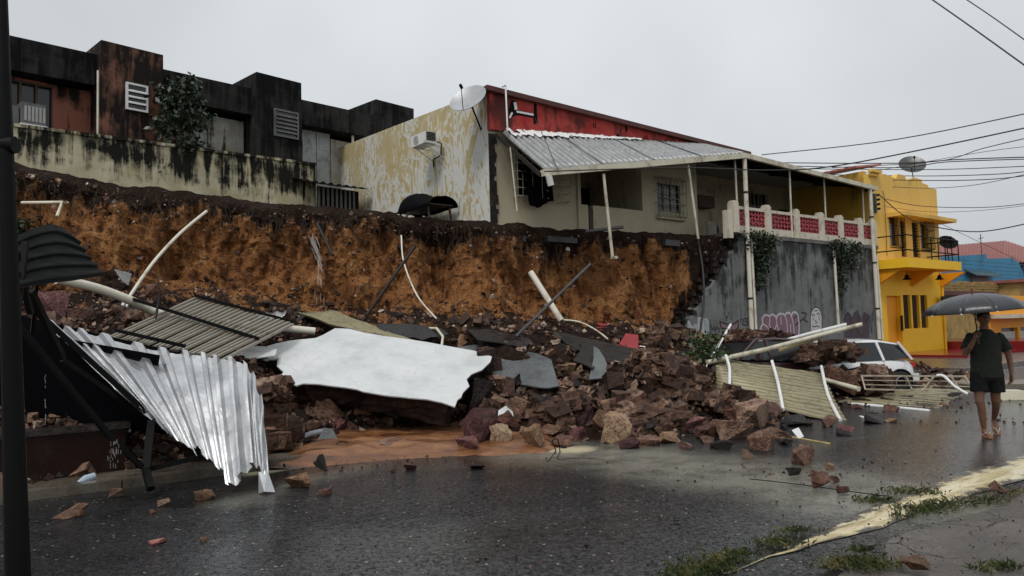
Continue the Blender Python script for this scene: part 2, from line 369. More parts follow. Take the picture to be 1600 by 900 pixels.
def asphalt():
    t = NT('wet_asphalt'); v = t.vec(src='World'); at = t.n('ShaderNodeAttribute'); at.attribute_name = 'mud'; mud = at.outputs['Fac']
    at2 = t.n('ShaderNodeAttribute'); at2.attribute_name = 'film'; film = at2.outputs['Fac']
    big = t.noise(v, .33, 5, .6, .8); mid = t.noise(v, 2.4, 7, .62); fine = t.math('ADD', t.math('MULTIPLY', t.noise(v, 48, 4, .75), .6), t.math('MULTIPLY', t.noise(v, 21, 3, .7), .4)); cell = t.vor(v, 95, 'F1', 0)
    col = t.ramp(mid, [(.3, (.006, .006, .007)), (.7, (.020, .020, .021))])
    col = t.mix(t.rng(fine, .54, .66, 0, .8), col, (.09, .09, .09))
    grit = t.math('MULTIPLY', t.rng(t.sep(t.vor(v, 26, 'F1', 1))[0], .955, .965), t.rng(t.vor(v, 26, 'F1', 0), .34, .22))
    col = t.mix(grit, col, (.30, .24, .19))
    f = t.math('MULTIPLY', film, t.rng(mid, .30, .55, .35, 1)); f = t.math('MULTIPLY', f, t.rng(fine, .3, .65, .45, 1))
    col = t.mix(f, col, (.30, .29, .235))
    g = t.math('MULTIPLY', mud, t.rng(mid, .25, .5, .6, 1))
    col = t.mix(g, col, (.56, .49, .33))
    at3 = t.n('ShaderNodeAttribute'); at3.attribute_name = 'sheen'; wet = t.math('MULTIPLY', t.rng(t.math('ADD', at3.outputs['Fac'], t.math('MULTIPLY', t.math('ADD', t.noise(v, 1.1, 6, .65, .6), -.5), 1.6)), .2, .85), 1.0)                       # 0 rough damp .. 1 smooth film of water
    r = t.math('ADD', t.rng(wet, 0, 1, .10, .04), t.math('MULTIPLY', fine, .16))
    t.set(col=col, rough=r, spec=t.math('MULTIPLY', t.rng(wet, 0, 1, .22, .75), t.rng(fine, .44, .60, .05, 2.4)))
    h = t.math('ADD', t.math('MULTIPLY', fine, .8), t.math('MULTIPLY', cell, .7)); h = t.math('MULTIPLY', h, t.rng(wet, 0, 1, 1, .4))
    t.bump(h, .38, .012); return t.m
m_asph = asphalt()
def near(line, w):
    def f(p):
        d = min(pseg(p, line[i], line[i + 1]) for i in range(len(line) - 1)); return max(0, 1 - (d / w)) if d < w else 0
    return f
sheen1 = near(poly2([(500, 898), (800, 888), (1050, 850), (1200, 800), (1330, 745), (1480, 690), (1620, 640)]), 1.5); sheen2 = near(poly2([(300, 790), (450, 745), (600, 728), (900, 726)]), .55)
def a_sheen(v): p = v.to_2d(); return max(min(1, sheen1(p) * 1.7), min(1, sheen2(p) * 1.3))
nm_, nf_, n2_ = near(mudline, .30), near(filmline, 1.25), near(film2, .5)
def a_mud(v):
    p = v.to_2d(); k = nm_(p); return min(1, k * 2.6) if k else 0
def a_film(v):
    p = v.to_2d(); k = nf_(p); wob = .5 + .9 * noise.noise(Vector((p.x * 1.1, p.y * 1.1, 0)))
    return max(0, min(1, k * 1.5 * (.55 + wob * .7))) * .8 + .45 * n2_(p) + .35 * max(0, min(1, nm_(p)))
gridmesh('road', lin(-30, -3, 181), lin(-12.3, -4.2, 82), road_h, m_asph, {'mud': a_mud, 'film': a_film, 'sheen': a_sheen})
gridmesh('road', lin(-3, 140, 60), lin(-11.9, -4.2, 12), lambda s, n: road_h(max(s, -3), n) if s < 0 else .03, m_asph, {'mud': lambda v: 0, 'film': lambda v: .1, 'sheen': lambda v: .6})
t = NT('ground_gravel'); v = t.vec(src='World'); t.set(col=t.ramp(t.noise(v, 3, 8, .7), [(.3, (.03, .025, .02)), (.7, (.10, .09, .075))]), rough=.5); t.bump(t.noise(v, 12, 5), .4, .03)
MB().add([(-500, -120, -.12), (500, -120, -.12), (500, 700, -.12), (-500, 700, -.12)], [(0, 1, 2, 3)]).build('ground', t.m)['kind'] = 'structure'

def sidemat():
    t = NT('cracked_wet_cement_asphalt'); v = t.vec(src='World'); mid = t.noise(v, 1.3, 8, .65); fine = t.noise(v, 42, 5, .75)
    ad = t.n('ShaderNodeVectorMath'); ad.operation = 'ADD'; t.l(v, ad.inputs[0])
    nn = t.n('ShaderNodeTexNoise'); nn.inputs['Scale'].default_value = 2.2; nn.inputs['Detail'].default_value = 5; t.l(v, nn.inputs['Vector']); sc = t.n('ShaderNodeVectorMath'); sc.operation = 'SCALE'; sc.inputs['Scale'].default_value = .75; t.l(nn.outputs[1], sc.inputs[0]); t.l(sc.outputs[0], ad.inputs[1])
    cr = t.vor(ad.outputs[0], .95, 'DISTANCE_TO_EDGE', 0); crack = t.rng(cr, .0, .012, 1, 0); crack = t.math('MULTIPLY', crack, t.rng(mid, .42, .52))
    col = t.ramp(mid, [(.3, (.06, .053, .047)), (.52, (.115, .10, .088)), (.7, (.19, .172, .15))])
    col = t.mix(t.rng(fine, .36, .64, .65, 0), col, (.035, .028, .024)); col = t.mix(t.rng(fine, .62, .75, 0, .7), col, (.34, .31, .28)); col = t.mix(crack, col, (.010, .008, .007))
    t.set(col=col, rough=t.rng(t.noise(v, .9, 4), .4, .6, .3, .6)); h = t.math('SUBTRACT', t.math('MULTIPLY', fine, .6), t.math('MULTIPLY', crack, 1.5)); t.bump(h, .8, .014); return t.m
m_side = sidemat()
gridmesh('sidewalk', lin(-32, 8, 200), lin(-16, -11.72, 46), side_h, m_side)
gridmesh('sidewalk', lin(8, 60, 30), lin(-16, -11.72, 8), lambda s, n: .03, m_side)
# gutter with muddy water
def gutmat():
    t = NT('silty_gutter_water'); v = t.vec(src='World'); vs = t.turned(-H.a, (.8, 5, 1))
    n = t.noise(vs, 1.6, 7, .62, .8); n2 = t.noise(v, 14, 5, .7)
    col = t.ramp(n, [(.30, (.12, .105, .075)), (.42, (.42, .34, .17)), (.52, (.62, .53, .32)), (.62, (.72, .66, .48)), (.75, (.45, .40, .30))])
    col = t.mix(t.rng(n2, .55, .75, 0, .6), col, (.14, .10, .06)); at = t.n('ShaderNodeAttribute'); at.attribute_name = 'edge'; e = t.math('ADD', at.outputs['Fac'], t.math('MULTIPLY', t.math('ADD', t.noise(v, 4.5, 8, .75), -.5), 2.9)); col = t.mix(t.rng(e, .16, .46), t.mix(n2, (.02, .018, .015), (.10, .085, .07)), col)
    t.set(col=col, rough=t.rng(n2, .3, .7, .14, .4)); t.bump(n2, .35, .012); return t.m
m_gut = gutmat()
_S = lin(-26, 8, 240); _mb = MB(); _w = 13
def gut_wid(s): return max(.02, min(1, (s + 26) / 3)) * .24 + .13 * noise.noise(Vector((s * .5, 7, 3))) + (.09 if -19 < s < -16 else 0) + .10 * max(0, min(1, (s + 18) / 4))
_vs = []
for s in _S:
    c = edge(s) - .20; w = gut_wid(s)
    for j in range(_w):
        u = j / (_w - 1) * 2 - 1; _vs.append(H.w(s, c + u * w, road_h(s, c + u * w) + .007))
_mb.add(_vs, [(i * _w + j, (i + 1) * _w + j, (i + 1) * _w + j + 1, i * _w + j + 1) for i in range(len(_S) - 1) for j in range(_w - 1)], True)
_o = _mb.build('gutter_water', m_gut); _o['kind'] = 'structure'
_at = _o.data.attributes.new('edge', 'FLOAT', 'POINT'); _at.data.foreach_set('value', [1 - abs(j / (_w - 1) * 2 - 1) for _ in _S for j in range(_w)])

# far kerb and pavement strip
m_kerb = M('wet_cement_kerb', (.13, .115, .09), .25, var=.4, dirt=.7, dirtc=(.035, .022, .014))
mb = MB()
for i in range(18):
    a = -33 + i * 1.5
    mb.box(a, a + 1.485, -5.3, -5.12, -.1, .08 + .006 * (i % 3))
tag(mb.build('kerb', m_kerb, loc=H.o, rot=(0, 0, H.a)), kind='structure')
mb = MB().box(-33, -6, -5.117, -3.0, -.1, .05); mb.box(-6, 60, -5.3, 0, -.1, .12)
tag(mb.build('pavement', m_kerb, loc=H.o, rot=(0, 0, H.a)), kind='structure')

# ------------------------------------------------------------------ the landslide: cliff and rubble heap (terrain)
def cmr(xs, ys, x):
    if x <= xs[0]: return ys[0]
    if x >= xs[-1]: return ys[-1]
    i = max(j for j in range(len(xs)) if xs[j] <= x); i = min(i, len(xs) - 2)
    t = (x - xs[i]) / (xs[i + 1] - xs[i]); m0 = (ys[min(i + 1, len(ys) - 1)] - ys[max(i - 1, 0)]) / 2; m1 = (ys[min(i + 2, len(ys) - 1)] - ys[i]) / 2
    p0, p1 = ys[i], ys[i + 1]; t2, t3 = t * t, t * t * t
    return (2 * t3 - 3 * t2 + 1) * p0 + (t3 - 2 * t2 + t) * m0 + (-2 * t3 + 3 * t2) * p1 + (t3 - t2) * m1
CX = [-260, -60, 20, 60, 130, 200, 330, 440, 520, 620, 770, 900, 1000, 1090, 1150]
CLIFF = [  # (y, D) rows: brow, foot of the dark topsoil, upper face, toe, hidden foot
    ([225, 235, 250, 262, 276, 288, 303, 318, 323, 334, 346, 357, 361, 366, 372], [15, 16, 16.4, 16.6, 17, 17.5, 18.5, 19, 19.2, 19.5, 20.2, 21.6, 22.8, 23.4, 24.6]),
    ([300, 310, 322, 330, 340, 352, 362, 378, 380, 392, 408, 415, 415, 410, 392], [14.8, 15.7, 16.1, 16.3, 16.6, 17.1, 18, 18.4, 18.7, 19, 19.9, 21.3, 22.3, 23.1, 24.3]),
    ([390, 400, 410, 412, 415, 425, 425, 435, 440, 450, 458, 468, 475, 470, 440], [14.3, 15.1, 15.5, 15.6, 16, 16.4, 17.1, 17.6, 17.9, 18.3, 19.1, 20.5, 21.5, 22.6, 24.0]),
    ([460, 470, 476, 475, 475, 480, 475, 492, 505, 505, 510, 512, 520, 525, 530], [13.3, 14, 14.2, 14.4, 14.9, 15.2, 16, 16.5, 16.9, 17.2, 17.9, 19.2, 20.3, 22.0, 23.6]),
    ([560, 560, 560, 560, 560, 560, 560, 560, 560, 560, 560, 560, 560, 560, 560], [12.8, 13.5, 13.6, 13.8, 14.3, 14.6, 15.3, 15.8, 16.2, 16.5, 17.2, 18.5, 19.6, 21.3, 23.2])]
_bD = CLIFF[0][1]
for _k, _o in ((1, .15), (2, .55), (3, 1.15), (4, 1.5)): CLIFF[_k] = (CLIFF[_k][0], [d - _o * (1 if d < 23.2 else 0) + (.25 if d > 23.2 else 0) for d in _bD])
RV = [0, .26, .62, .9, 1]
def surf(table, xs, rv, px, v):
    i = max(j for j in range(len(rv)) if rv[j] <= v + 1e-9); i = min(i, len(rv) - 2); t = (v - rv[i]) / (rv[i + 1] - rv[i])
    a = W(px, cmr(xs, table[i][0], px), cmr(xs, table[i][1], px)); b = W(px, cmr(xs, table[i + 1][0], px), cmr(xs, table[i + 1][1], px))
    return a.lerp(b, t)
NCX, NCV = 430, 120
cv, cf, ca = [], [], []
out = Vector((.25, -1, .25)).normalized()
for i in range(NCX):
    px = -260 + (1150 + 260) * i / (NCX - 1)
    for j in range(NCV):
        v = j / (NCV - 1); p = surf(CLIFF, CX, RV, px, v)
        q = Vector((p.x, p.y, p.z * .45)); env = min(1, v * 6 + .06)
        d = .95 * noise.fractal(q * .42, 1, 2, 3) + .50 * noise.fractal(q * 1.3 + Vector((5, 0, 0)), .8, 2.1, 4)
        gx = noise.noise(Vector((p.x * 1.5 + p.z * .5, 3, p.z * .18))); d -= .40 * max(0, gx) * min(1, v * 2.5)
        rid = abs(noise.noise(Vector((p.x * 3.1 + p.z * 1.2, p.y, p.z * .7)))); d += (.16 - .45 * rid) * .35
        d += .08 * noise.fractal(Vector((p.x * 6, p.y * 6, p.z * 6)), .9, 2, 3)
        lip = .16 * math.exp(-((v - .07) / .06) ** 2) * (.6 + noise.noise(Vector((p.x * .8, 1, 1))))
        k = (1 - min(1, max(0, (px - 1000) / 85)) * .9)
        p = p + out * (d * env * .75 + lip) * k
        p.z += (.10 * noise.fractal(Vector((p.x * 1.7, 4, 8)), .8, 2.2, 4) - .03) * (1 - env) + .10 * noise.fractal(Vector((p.x * 3, p.z * 5, 2)), 1, 2, 3) * min(1, v * 4)
        cv.append(p)
        o = 0.1
        o = min(1, max(0, (v - .03) / .22)) * (1 - .7 * min(1, max(0, (v - .86) / .14)))
        o *= .35 + .65 * min(1, max(0, (px + 20) / 60)); o *= 1 - .75 * min(1, max(0, (px - 1010) / 90)); o *= .62 + .38 * min(1, max(0, abs(px - 190) / 90))
        ca.append(o)
    cf += [(i * NCV + j, (i + 1) * NCV + j, (i + 1) * NCV + j + 1, i * NCV + j + 1) for j in range(NCV - 1)] if i < NCX - 1 else []
def terrain(name, vs, fs, att, m):
    me = bpy.data.meshes.new(name); me.from_pydata([tuple(v) for v in vs], [], fs)
    a = me.attributes.new('face', 'FLOAT', 'POINT'); a.data.foreach_set('value', att)
    me.polygons.foreach_set('use_smooth', [False] * len(fs)); me.update(); return tag(link(name, me, m), kind='structure')
terrain('cliff', cv, cf, ca, m_soil)
# terrace on top, from the brow back
mb = MB(); top = [cv[i * NCV] for i in range(0, NCX, 3)]
vs = []
for p in top: vs += [p + Vector((0, 0, -.01)), p + Vector((-.5, 1.6, .12)), p + Vector((-3, 6, .3)), p + Vector((-12, 22, .4))]
mb.add(vs, [(i * 4 + j, (i + 1) * 4 + j, (i + 1) * 4 + j + 1, i * 4 + j + 1) for i in range(len(top) - 1) for j in range(3)])
ter = mb.build('terrace', m_soil); ter['kind'] = 'structure'
# rubble heap
MX = [-260, 20, 130, 260, 380, 480, 600, 720, 850, 980, 1075, 1150, 1250, 1350, 1450, 1530]
HEAP = [
    ([462, 466, 462, 455, 462, 482, 492, 494, 504, 512, 522, 544, 552, 560, 578, 592], [14.9, 15.3, 15.9, 16.8, 17.7, 18.1, 18.4, 19.1, 20.4, 21.7, 22.9, 23.9, 25, 24, 22, 20]),
    ([500, 500, 500, 500, 505, 512, 512, 512, 522, 530, 540, 560, 570, 588, 600, 610], [12, 12.2, 12.8, 13.4, 14, 14.6, 14.8, 15.2, 16, 17, 17.6, 18.5, 19.5, 19.3, 18.5, 18]),
    ([600, 600, 600, 595, 590, 595, 595, 585, 570, 575, 580, 590, 600, 605, 618, 622], [10, 10, 10.3, 10.8, 11.4, 12, 12.2, 12.8, 13.4, 14, 14.6, 15.6, 17, 17.6, 17, 16.6]),
    ([690, 690, 680, 668, 655, 662, 658, 655, 632, 622, 628, 635, 640, 632, 630, 632], [8.9, 9.0, 9.3, 9.7, 10.4, 11.2, 11.6, 11.6, 11.9, 12.2, 12.7, 13.2, 14.0, 15.4, 16, 15.6]),
    ([790, 775, 755, 738, 722, 708, 700, 700, 700, 700, 695, 686, 672, 652, 645, 640], None)]
MV = [0, .3, .55, .82, 1]
for k, x in enumerate(MX):
    pass
HEAP[4] = (HEAP[4][0], [G(x, y, -.04).y for x, y in zip(MX, HEAP[4][0])])
NMX, NMV = 470, 150
hv, hf, ha = [], [], []
for i in range(NMX):
    px = -260 + (1530 + 260) * i / (NMX - 1)
    for j in range(NMV):
        v = j / (NMV - 1); p = surf(HEAP, MX, MV, px, v)
        env = min(1, (1 - v) * 5); flat = 1
        if 440 < px < 860 and v > .74: flat = .25
        q = p.copy()
        d = .26 * noise.fractal(q * .9, 1, 2, 3) + .17 * (noise.voronoi(q * 2.1)[0][0] - .3) + .11 * (noise.voronoi(q * 4.6)[0][0] - .3) + .05 * noise.fractal(q * 7, .9, 2, 3)
        p = p + Vector((0, -.25, 1)) * d * env * flat
        if v >= 1: p.z = -.06
        if 400 < px < 770 and .28 < v < .97: p.z -= .42 * min(1, (px - 400) / 60, (770 - px) / 40) * min(1, (v - .28) / .12, (.97 - v) / .1); p.z = max(p.z, .02)
        if px < 380 and .5 < v < .97: p.z -= .25 * min(1, (380 - px) / 60) * min(1, (v - .5) / .1, (.97 - v) / .1)
        hv.append(p); ha.append(.16 + .40 * max(0, 1 - v / .22) + .4 * max(0, noise.noise(q * .5)) if v < .8 else .12)
    hf += [(i * NMV + j, (i + 1) * NMV + j, (i + 1) * NMV + j + 1, i * NMV + j + 1) for j in range(NMV - 1)] if i < NMX - 1 else []
terrain('rubble_heap', hv, hf, ha, m_soil)
# sandy mud washed out onto the pavement
t = NT('washed_orange_mud'); v = t.vec(src='World'); n = t.noise(t.vec((.7, 3, 1), src='World'), 1.6, 7, .62, .6); n2 = t.noise(v, 16, 5, .7)
t.set(col=t.mix(t.rng(n2, .5, .8, 0, .6), t.ramp(n, [(.3, (.06, .025, .012)), (.5, (.18, .075, .03)), (.7, (.31, .15, .065))]), (.05, .025, .015)), rough=t.rng(n, .35, .6, .2, .5)); t.bump(n2, .5, .02); m_mud = t.m
def blob(name, outline, z, m, cell=.06, amp=.02):
    P = [G(x, y, z).to_2d() for x, y in outline]
    x0, x1 = min(p.x for p in P), max(p.x for p in P); y0, y1 = min(p.y for p in P), max(p.y for p in P)
    nx, ny = int((x1 - x0) / cell) + 2, int((y1 - y0) / cell) + 2
    def inside(q):
        c = False
        for a, b in zip(P, P[1:] + P[:1]):
            if (a.y > q.y) != (b.y > q.y) and q.x < (b.x - a.x) * (q.y - a.y) / (b.y - a.y) + a.x: c = not c
        return c
    vs, ok = [], []
    for i in range(nx):
        for j in range(ny):
            q = Vector((x0 + i * cell, y0 + j * cell)); d = min(pseg(q, a, b) for a, b in zip(P, P[1:] + P[:1])); d = d if inside(q) else -d
            vs.append((q.x, q.y, z + max(-.16, min(0, (d - .38) * .30)) + amp * noise.fractal(Vector((q.x * 1.6, q.y * 1.6, 4)), 1, 2, 3) + .035 * noise.noise(Vector((q.x * 4, q.y * 4, 1))))); ok.append(d > -.2)
    fs = [(i * ny + j, (i + 1) * ny + j, (i + 1) * ny + j + 1, i * ny + j + 1) for i in range(nx - 1) for j in range(ny - 1) if all(ok[a * ny + b] for a in (i, i + 1) for b in (j, j + 1))]
    mb = MB(); mb.add(vs, fs, True); o = mb.build(name, m, fix=True); o['kind'] = 'structure'; return o
blob('mud', [(420, 716), (450, 690), (500, 668), (600, 655), (700, 645), (770, 645), (860, 655), (890, 685), (860, 697), (760, 700), (640, 702), (520, 708)], .13, m_mud, .05)

# ------------------------------------------------------------------ dropping things on the terrain
_all = [tuple(v) for v in hv] + [tuple(v) for v in cv]; _off = len(hv)
_fs = list(hf) + [tuple(_off + i for i in f) for f in cf]
_gb = len(_all); _all += [(-60, -20, .03), (90, -20, .03), (90, 120, .03), (-60, 120, .03)]; _fs.append((_gb, _gb + 1, _gb + 2, _gb + 3))
BVH = BVHTree.FromPolygons(_all, _fs)
def drop(px, py):
    h = BVH.ray_cast(CAM, ray(px, py)); return h[0] if h[0] else G(px, py)
def below(p):
    h = BVH.ray_cast(Vector((p[0], p[1], 20)), Vector((0, 0, -1))); return h[0].z if h[0] else 0

# ------------------------------------------------------------------ rocks
def rock_mesh(seed, sub=2, cuts=9, rough=.06, flat=(1, 1, 1)):
    r = random.Random(seed); bm = bmesh.new()
    for _ in range(9 if sub < 3 else 16):
        v = Vector((r.gauss(0, 1), r.gauss(0, 1), r.gauss(0, 1))).normalized(); k = r.uniform(.75, 1); bm.verts.new((max(-.72, min(.72, v.x * k)), max(-.72, min(.72, v.y * k)), max(-.62, min(.62, v.z * k))))
    h = bmesh.ops.convex_hull(bm, input=bm.verts)
    bmesh.ops.delete(bm, geom=[g for g in set(h['geom_interior'] + h['geom_unused']) if isinstance(g, bmesh.types.BMVert)], context='VERTS')
    bmesh.ops.subdivide_edges(bm, edges=bm.edges, cuts=sub if sub < 3 else 7, use_grid_fill=True); bmesh.ops.triangulate(bm, faces=bm.faces)
    so = Vector((seed * 1.7, 0, 0))
    for v in bm.verts:
        n = v.co.normalized(); q = v.co
        if sub < 3: v.co = v.co + n * rough * (noise.fractal(q * 2.3 + so, 1, 2, 3) + .5 * noise.noise(q * 7 + so))
        else:
            d, _p = noise.voronoi(q * 2.6 + so); st_ = min(.22, (d[1] - d[0]) * .9)      # stones bulge, joints sink
            v.co = v.co + n * (st_ - .12 + .16 * noise.fractal(q * 1.6 + so, 1, 2, 3) + .05 * noise.fractal(q * 6 + so, .9, 2, 3)) * .8 + Vector((noise.noise(q * 5 + so), noise.noise(q * 5 - so), 0)) * .04
        v.co.x *= flat[0]; v.co.y *= flat[1]; v.co.z *= flat[2]
    me = bpy.data.meshes.new('rock'); bm.to_mesh(me)
    xs = [v.co for v in bm.verts]; bm.free()
    lo = Vector([min(c[i] for c in xs) for i in range(3)]); hi = Vector([max(c[i] for c in xs) for i in range(3)])
    for v in me.vertices:
        v.co = Vector(((v.co.x - (lo.x + hi.x) / 2) / (hi.x - lo.x), (v.co.y - (lo.y + hi.y) / 2) / (hi.y - lo.y), (v.co.z - lo.z) / (hi.z - lo.z)))
    return me
MATS = {'r': m_rock, 'p': m_rockpurple, 't': m_rocktan, 'd': m_rockdark, 'b': M('broken_red_tile', (.26, .095, .08), .5, var=.2), 'm': m_masonry, 'g': m_greyplaster, 'w': m_plaster, 'x': m_redslab}
_bank = {}
def tones(me, per, seed=0):
    r = random.Random(seed); a = me.attributes.new('tone', 'FLOAT', 'FACE'); n = len(me.polygons); v = []
    while len(v) < n: v += [min(1, max(0, r.gauss(.37, .30)))] * per
    a.data.foreach_set('value', v[:n])
def masonry_mesh(seed, dm, dark=1):
    """a lump of broken wall: rough core with angular stones standing out of it; dm = real size"""
    r = random.Random(seed); base = rock_mesh(seed, 3, 18, .2); mb = MB(); D3 = Vector(dm)
    def sc_(v, k): c = Vector((0, 0, .5)); q = (v - c) * k + c; return Vector((q.x * D3.x, q.y * D3.y, q.z * D3.z))
    P = list(base.polygons); ar = 2 * (D3.x * D3.y + D3.y * D3.z + D3.x * D3.z); n = min(420, int(ar * 42) + 14)
    E = [(-1, -1, -1), (1, -1, -1), (1, 1, -1), (-1, 1, -1), (-1, -1, 1), (1, -1, 1), (1, 1, 1), (-1, 1, 1)]
    for k in range(n):
        p = r.choice(P); c = sc_(p.center, .95); m = Matrix.Rotation(r.gauss(0, .6), 3, Vector((r.gauss(0, 1), r.gauss(0, 1), r.gauss(0, 1))).normalized())
        q = min(.19, max(.02, r.lognormvariate(math.log(.060), .6))); kx = Vector((q * r.uniform(.8, 1.5), q, q * r.uniform(.5, 1)))
        mb.hexa([c + m @ Vector((e[0] * kx.x * r.uniform(.45, 1), e[1] * kx.y * r.uniform(.45, 1), e[2] * kx.z * r.uniform(.45, 1))) for e in E])
    nf = len(mb.f); mb.add([sc_(v.co, .99) for v in base.vertices], [tuple(p.vertices) for p in base.polygons]); me = mb.mesh('boulder')
    a = me.attributes.new('tone', 'FLOAT', 'FACE'); v = []
    while len(v) < nf: v += [min(1, max(0, r.gauss(.41, .31))) * dark] * 6
    a.data.foreach_set('value', v[:nf] + [.46 * dark] * (len(mb.f) - nf)); me.materials.append(m_masonry); return me
def rockvar(mk, k, sub=2):
    if (mk, k, sub) not in _bank:
        me = rock_mesh(k * 7 + ord(mk), sub, 9, .12); me.materials.append(MATS[mk])
        _bank[(mk, k, sub)] = me
    return _bank[(mk, k, sub)]
def rock(px, py, w, h, mk, label, name='rock', sub=2, dz=-.12, depth=.8, yaw=None, tilt=None, group=None, D=None):
    """px,py = foot of the rock in the photo, w,h = its size there in pixels"""
    p = W(px, py, D) if D else drop(px, py); sc = p.y / F
    w_, h_ = w * sc, h * sc * (1.12 if sub < 3 else .92)
    if sub == 3: o = link(name, masonry_mesh(random.randrange(9999), (w_ * .92, w_ * depth * .92, h_ * (1 - dz) * .92), .45 if mk == 'd' else 1))
    else: o = link(name, rockvar(mk, random.randrange(14), sub)); o.scale = (w_, w_ * depth, h_ * (1 - dz))
    o.location = p + Vector((0, w_ * depth * .4, dz * h_)); o.rotation_euler = (random.uniform(-.12, .12), tilt or random.uniform(-.15, .15), random.uniform(-.35, .35) if yaw is None else yaw)
    tag(o, label, 'rock' if name == 'rock' else name.replace('_', ' '), group); return o
# ------------------------------------------------------------------ retaining wall
def house(name, fr, label, cat): return empty(name, fr.o, fr.a, label, cat)
rw = house('retaining_wall', H, 'tall grey concrete retaining wall, its left end torn off in a slanting break, vines hanging down it', 'wall')
brk = [(1155, 376), (1146, 392), (1135, 405), (1128, 422), (1118, 436), (1108, 455), (1096, 470), (1084, 490), (1078, 505), (1070, 530), (1066, 560)]
pts = [H.hit(x, y, 0) for x, y in brk]; zt = H.hit(1165, 371, 0)[1]
polyw = [(pts[0][0], zt)] + pts + [(pts[-1][0], -.3), (0, -.3), (0, H.hit(1372, 388, 0)[1])]
MB().prism(polyw, 0, .35).build('wall', m_concrete, rw)
s1 = H.hit(1163, 371, 0)[0]
mb = MB().box(s1 - .1, .02, -.06, .45, zt + .003, zt + .14); mb.build('cap', M('stained_cement_cap', (.16, .155, .14), .6, var=.4, dirt=.6), rw)
mb = MB()       # rough broken edge: mortar and stone core showing behind the face
for i in range(300):
    k = random.random() * (len(pts) - 1); a = int(k); q = k - a; s, z = pts[a][0] * (1 - q) + pts[a + 1][0] * q, pts[a][1] * (1 - q) + pts[a + 1][1] * q
    r = random.uniform(.03, .12); c = Vector((s - random.uniform(-.03, .5), random.uniform(.05, .7), z + random.uniform(-.25, .2)))
    vs = [c + Vector((random.uniform(.5, 1) * r * a_, random.uniform(.5, 1) * r * b_, random.uniform(.5, 1) * r * c_)) for a_, b_, c_ in ((-1, -1, -1), (1, -1, -1), (1, 1, -1), (-1, 1, -1), (-1, -1, 1), (1, -1, 1), (1, 1, 1), (-1, 1, 1))]
    mb.hexa(vs)
tag(mb.build('broken_edge', m_rubble, rw), kind='stuff')
# tall pipes standing against the wall and carrying the porch roof
def pole(name, a, b, r, m, label, cat, group=None, n=8):
    o = empty(name, a, 0) ; tag(o, label, cat, group)
    A, Bv = Vector(a), Vector(b); MB().tube([(0, 0, 0), Bv - A], r, n).build('post', m, o); return o
def hw(px, py, n): s, z = H.hit(px, py, n); return H.w(s, n, z)
for i, (x0, y0, x1, y1, r, lb) in enumerate([(1163, 246, 1175, 522, .075, 'thick cream downpipe on the wall below the near corner of the porch roof'),
                              (1303, 392, 1311, 520, .05, 'thin cream downpipe half hidden by the right-hand hanging vine'),
                              (1359, 292, 1374, 530, .075, 'thick cream downpipe on the wall next to the yellow house')]):
    o = empty('downpipe', hw(x1, y1, -.12), 0, lb, 'downpipe'); a = hw(x1, y1, -.12); b = hw(x0, y0, -.12)
    MB().tube([(0, 0, 0), (b - a)], r, 10).build('pipe', m_pvc, o)
    if i != 1:
        MB().tube([(Vector((.16, .03, 0))), (b - a) * .55 + Vector((.12, .03, 0))], r * .55, 8).build('side_pipe', m_pvc, o)
        for k in (.2, .5, .8): c = (b - a) * k; d = (b - a).normalized() * .03; MB().tube([c - d, c + d], r * 1.2, 10).build('bracket', m_rust, o)
# balustrade
bal = house('balustrade', H, 'cream balustrade with pink lattice panels along the edge of the high porch', 'balustrade')
posts = [(1146, 318, 362), (1197, 327, 366), (1242, 333, 372), (1281, 340, 377), (1311, 345, 380), (1342, 350, 384), (1363, 353, 387)]
PS = [H.hit(x, yy, .05)[0] for x, yy, _ in posts]; zb = zt + .14; 
for s, (x, y0, y1) in zip(PS, posts):
    w = .13; mb = MB().box(s - w, s + w, -.06, .2, zb, zb + 1.0); mb.box(s - w * .8, s + w * .8, -.03, .17, zb + 1.0, zb + 1.06); mb.build('post', m_bal, bal)
pm_ = MB().box(0, 1, 0, .1, 0, .25).mesh('base_rail'); pm_.materials.append(m_bal)
for a, b in zip(PS, PS[1:]):
    x0, x1 = a + .133, b - .133
    link('base_rail', pm_, None, bal, (x0, .02, zb), None, (x1 - x0, 1, 1)); link('top_rail', pm_, None, bal, (x0, .01, zb + .80), None, (x1 - x0, 1.2, .4))
    mb = MB(); n = max(4, int((x1 - x0) / .17)); dx = (x1 - x0) / n; rows = 4; dz = .55 / rows
    for r in range(rows + 1):
        for k in range(n):
            zc = zb + .25 + r * dz; xa = x0 + k * dx; up = (1 if (r + k) % 2 else -1) * dz * .28
            mb.bar((xa, .06, zc + up if 0 < r < rows else zc), (xa + dx, .06, zc - up if 0 < r < rows else zc), .06, .032)
    for k in range(n + 1):
        for r in range(rows):
            xa = x0 + k * dx; mb.bar((xa, .06, zb + .25 + r * dz), (xa, .06, zb + .25 + (r + 1) * dz), .055, .028)
    mb.build('lattice_panel', m_pink, bal)
# broken end of the balustrade
s = PS[0]; MB().box(s - .42, s - .17, -.02, .2, zb - .2, zb + .72).build('broken_post', m_bal, bal)

# ------------------------------------------------------------------ the cream house with red parapet
wh = house('cream_house', H, 'long single-storey cream house with peeling side wall and red parapet, at the cliff edge', 'house')
sC, zC = H.hit(766, 344, 2.0); zTop = H.hit(757, 140, 2.0)[1]; sE = H.hit(1278, 300, 3.6)[0]
ZF = 4.5
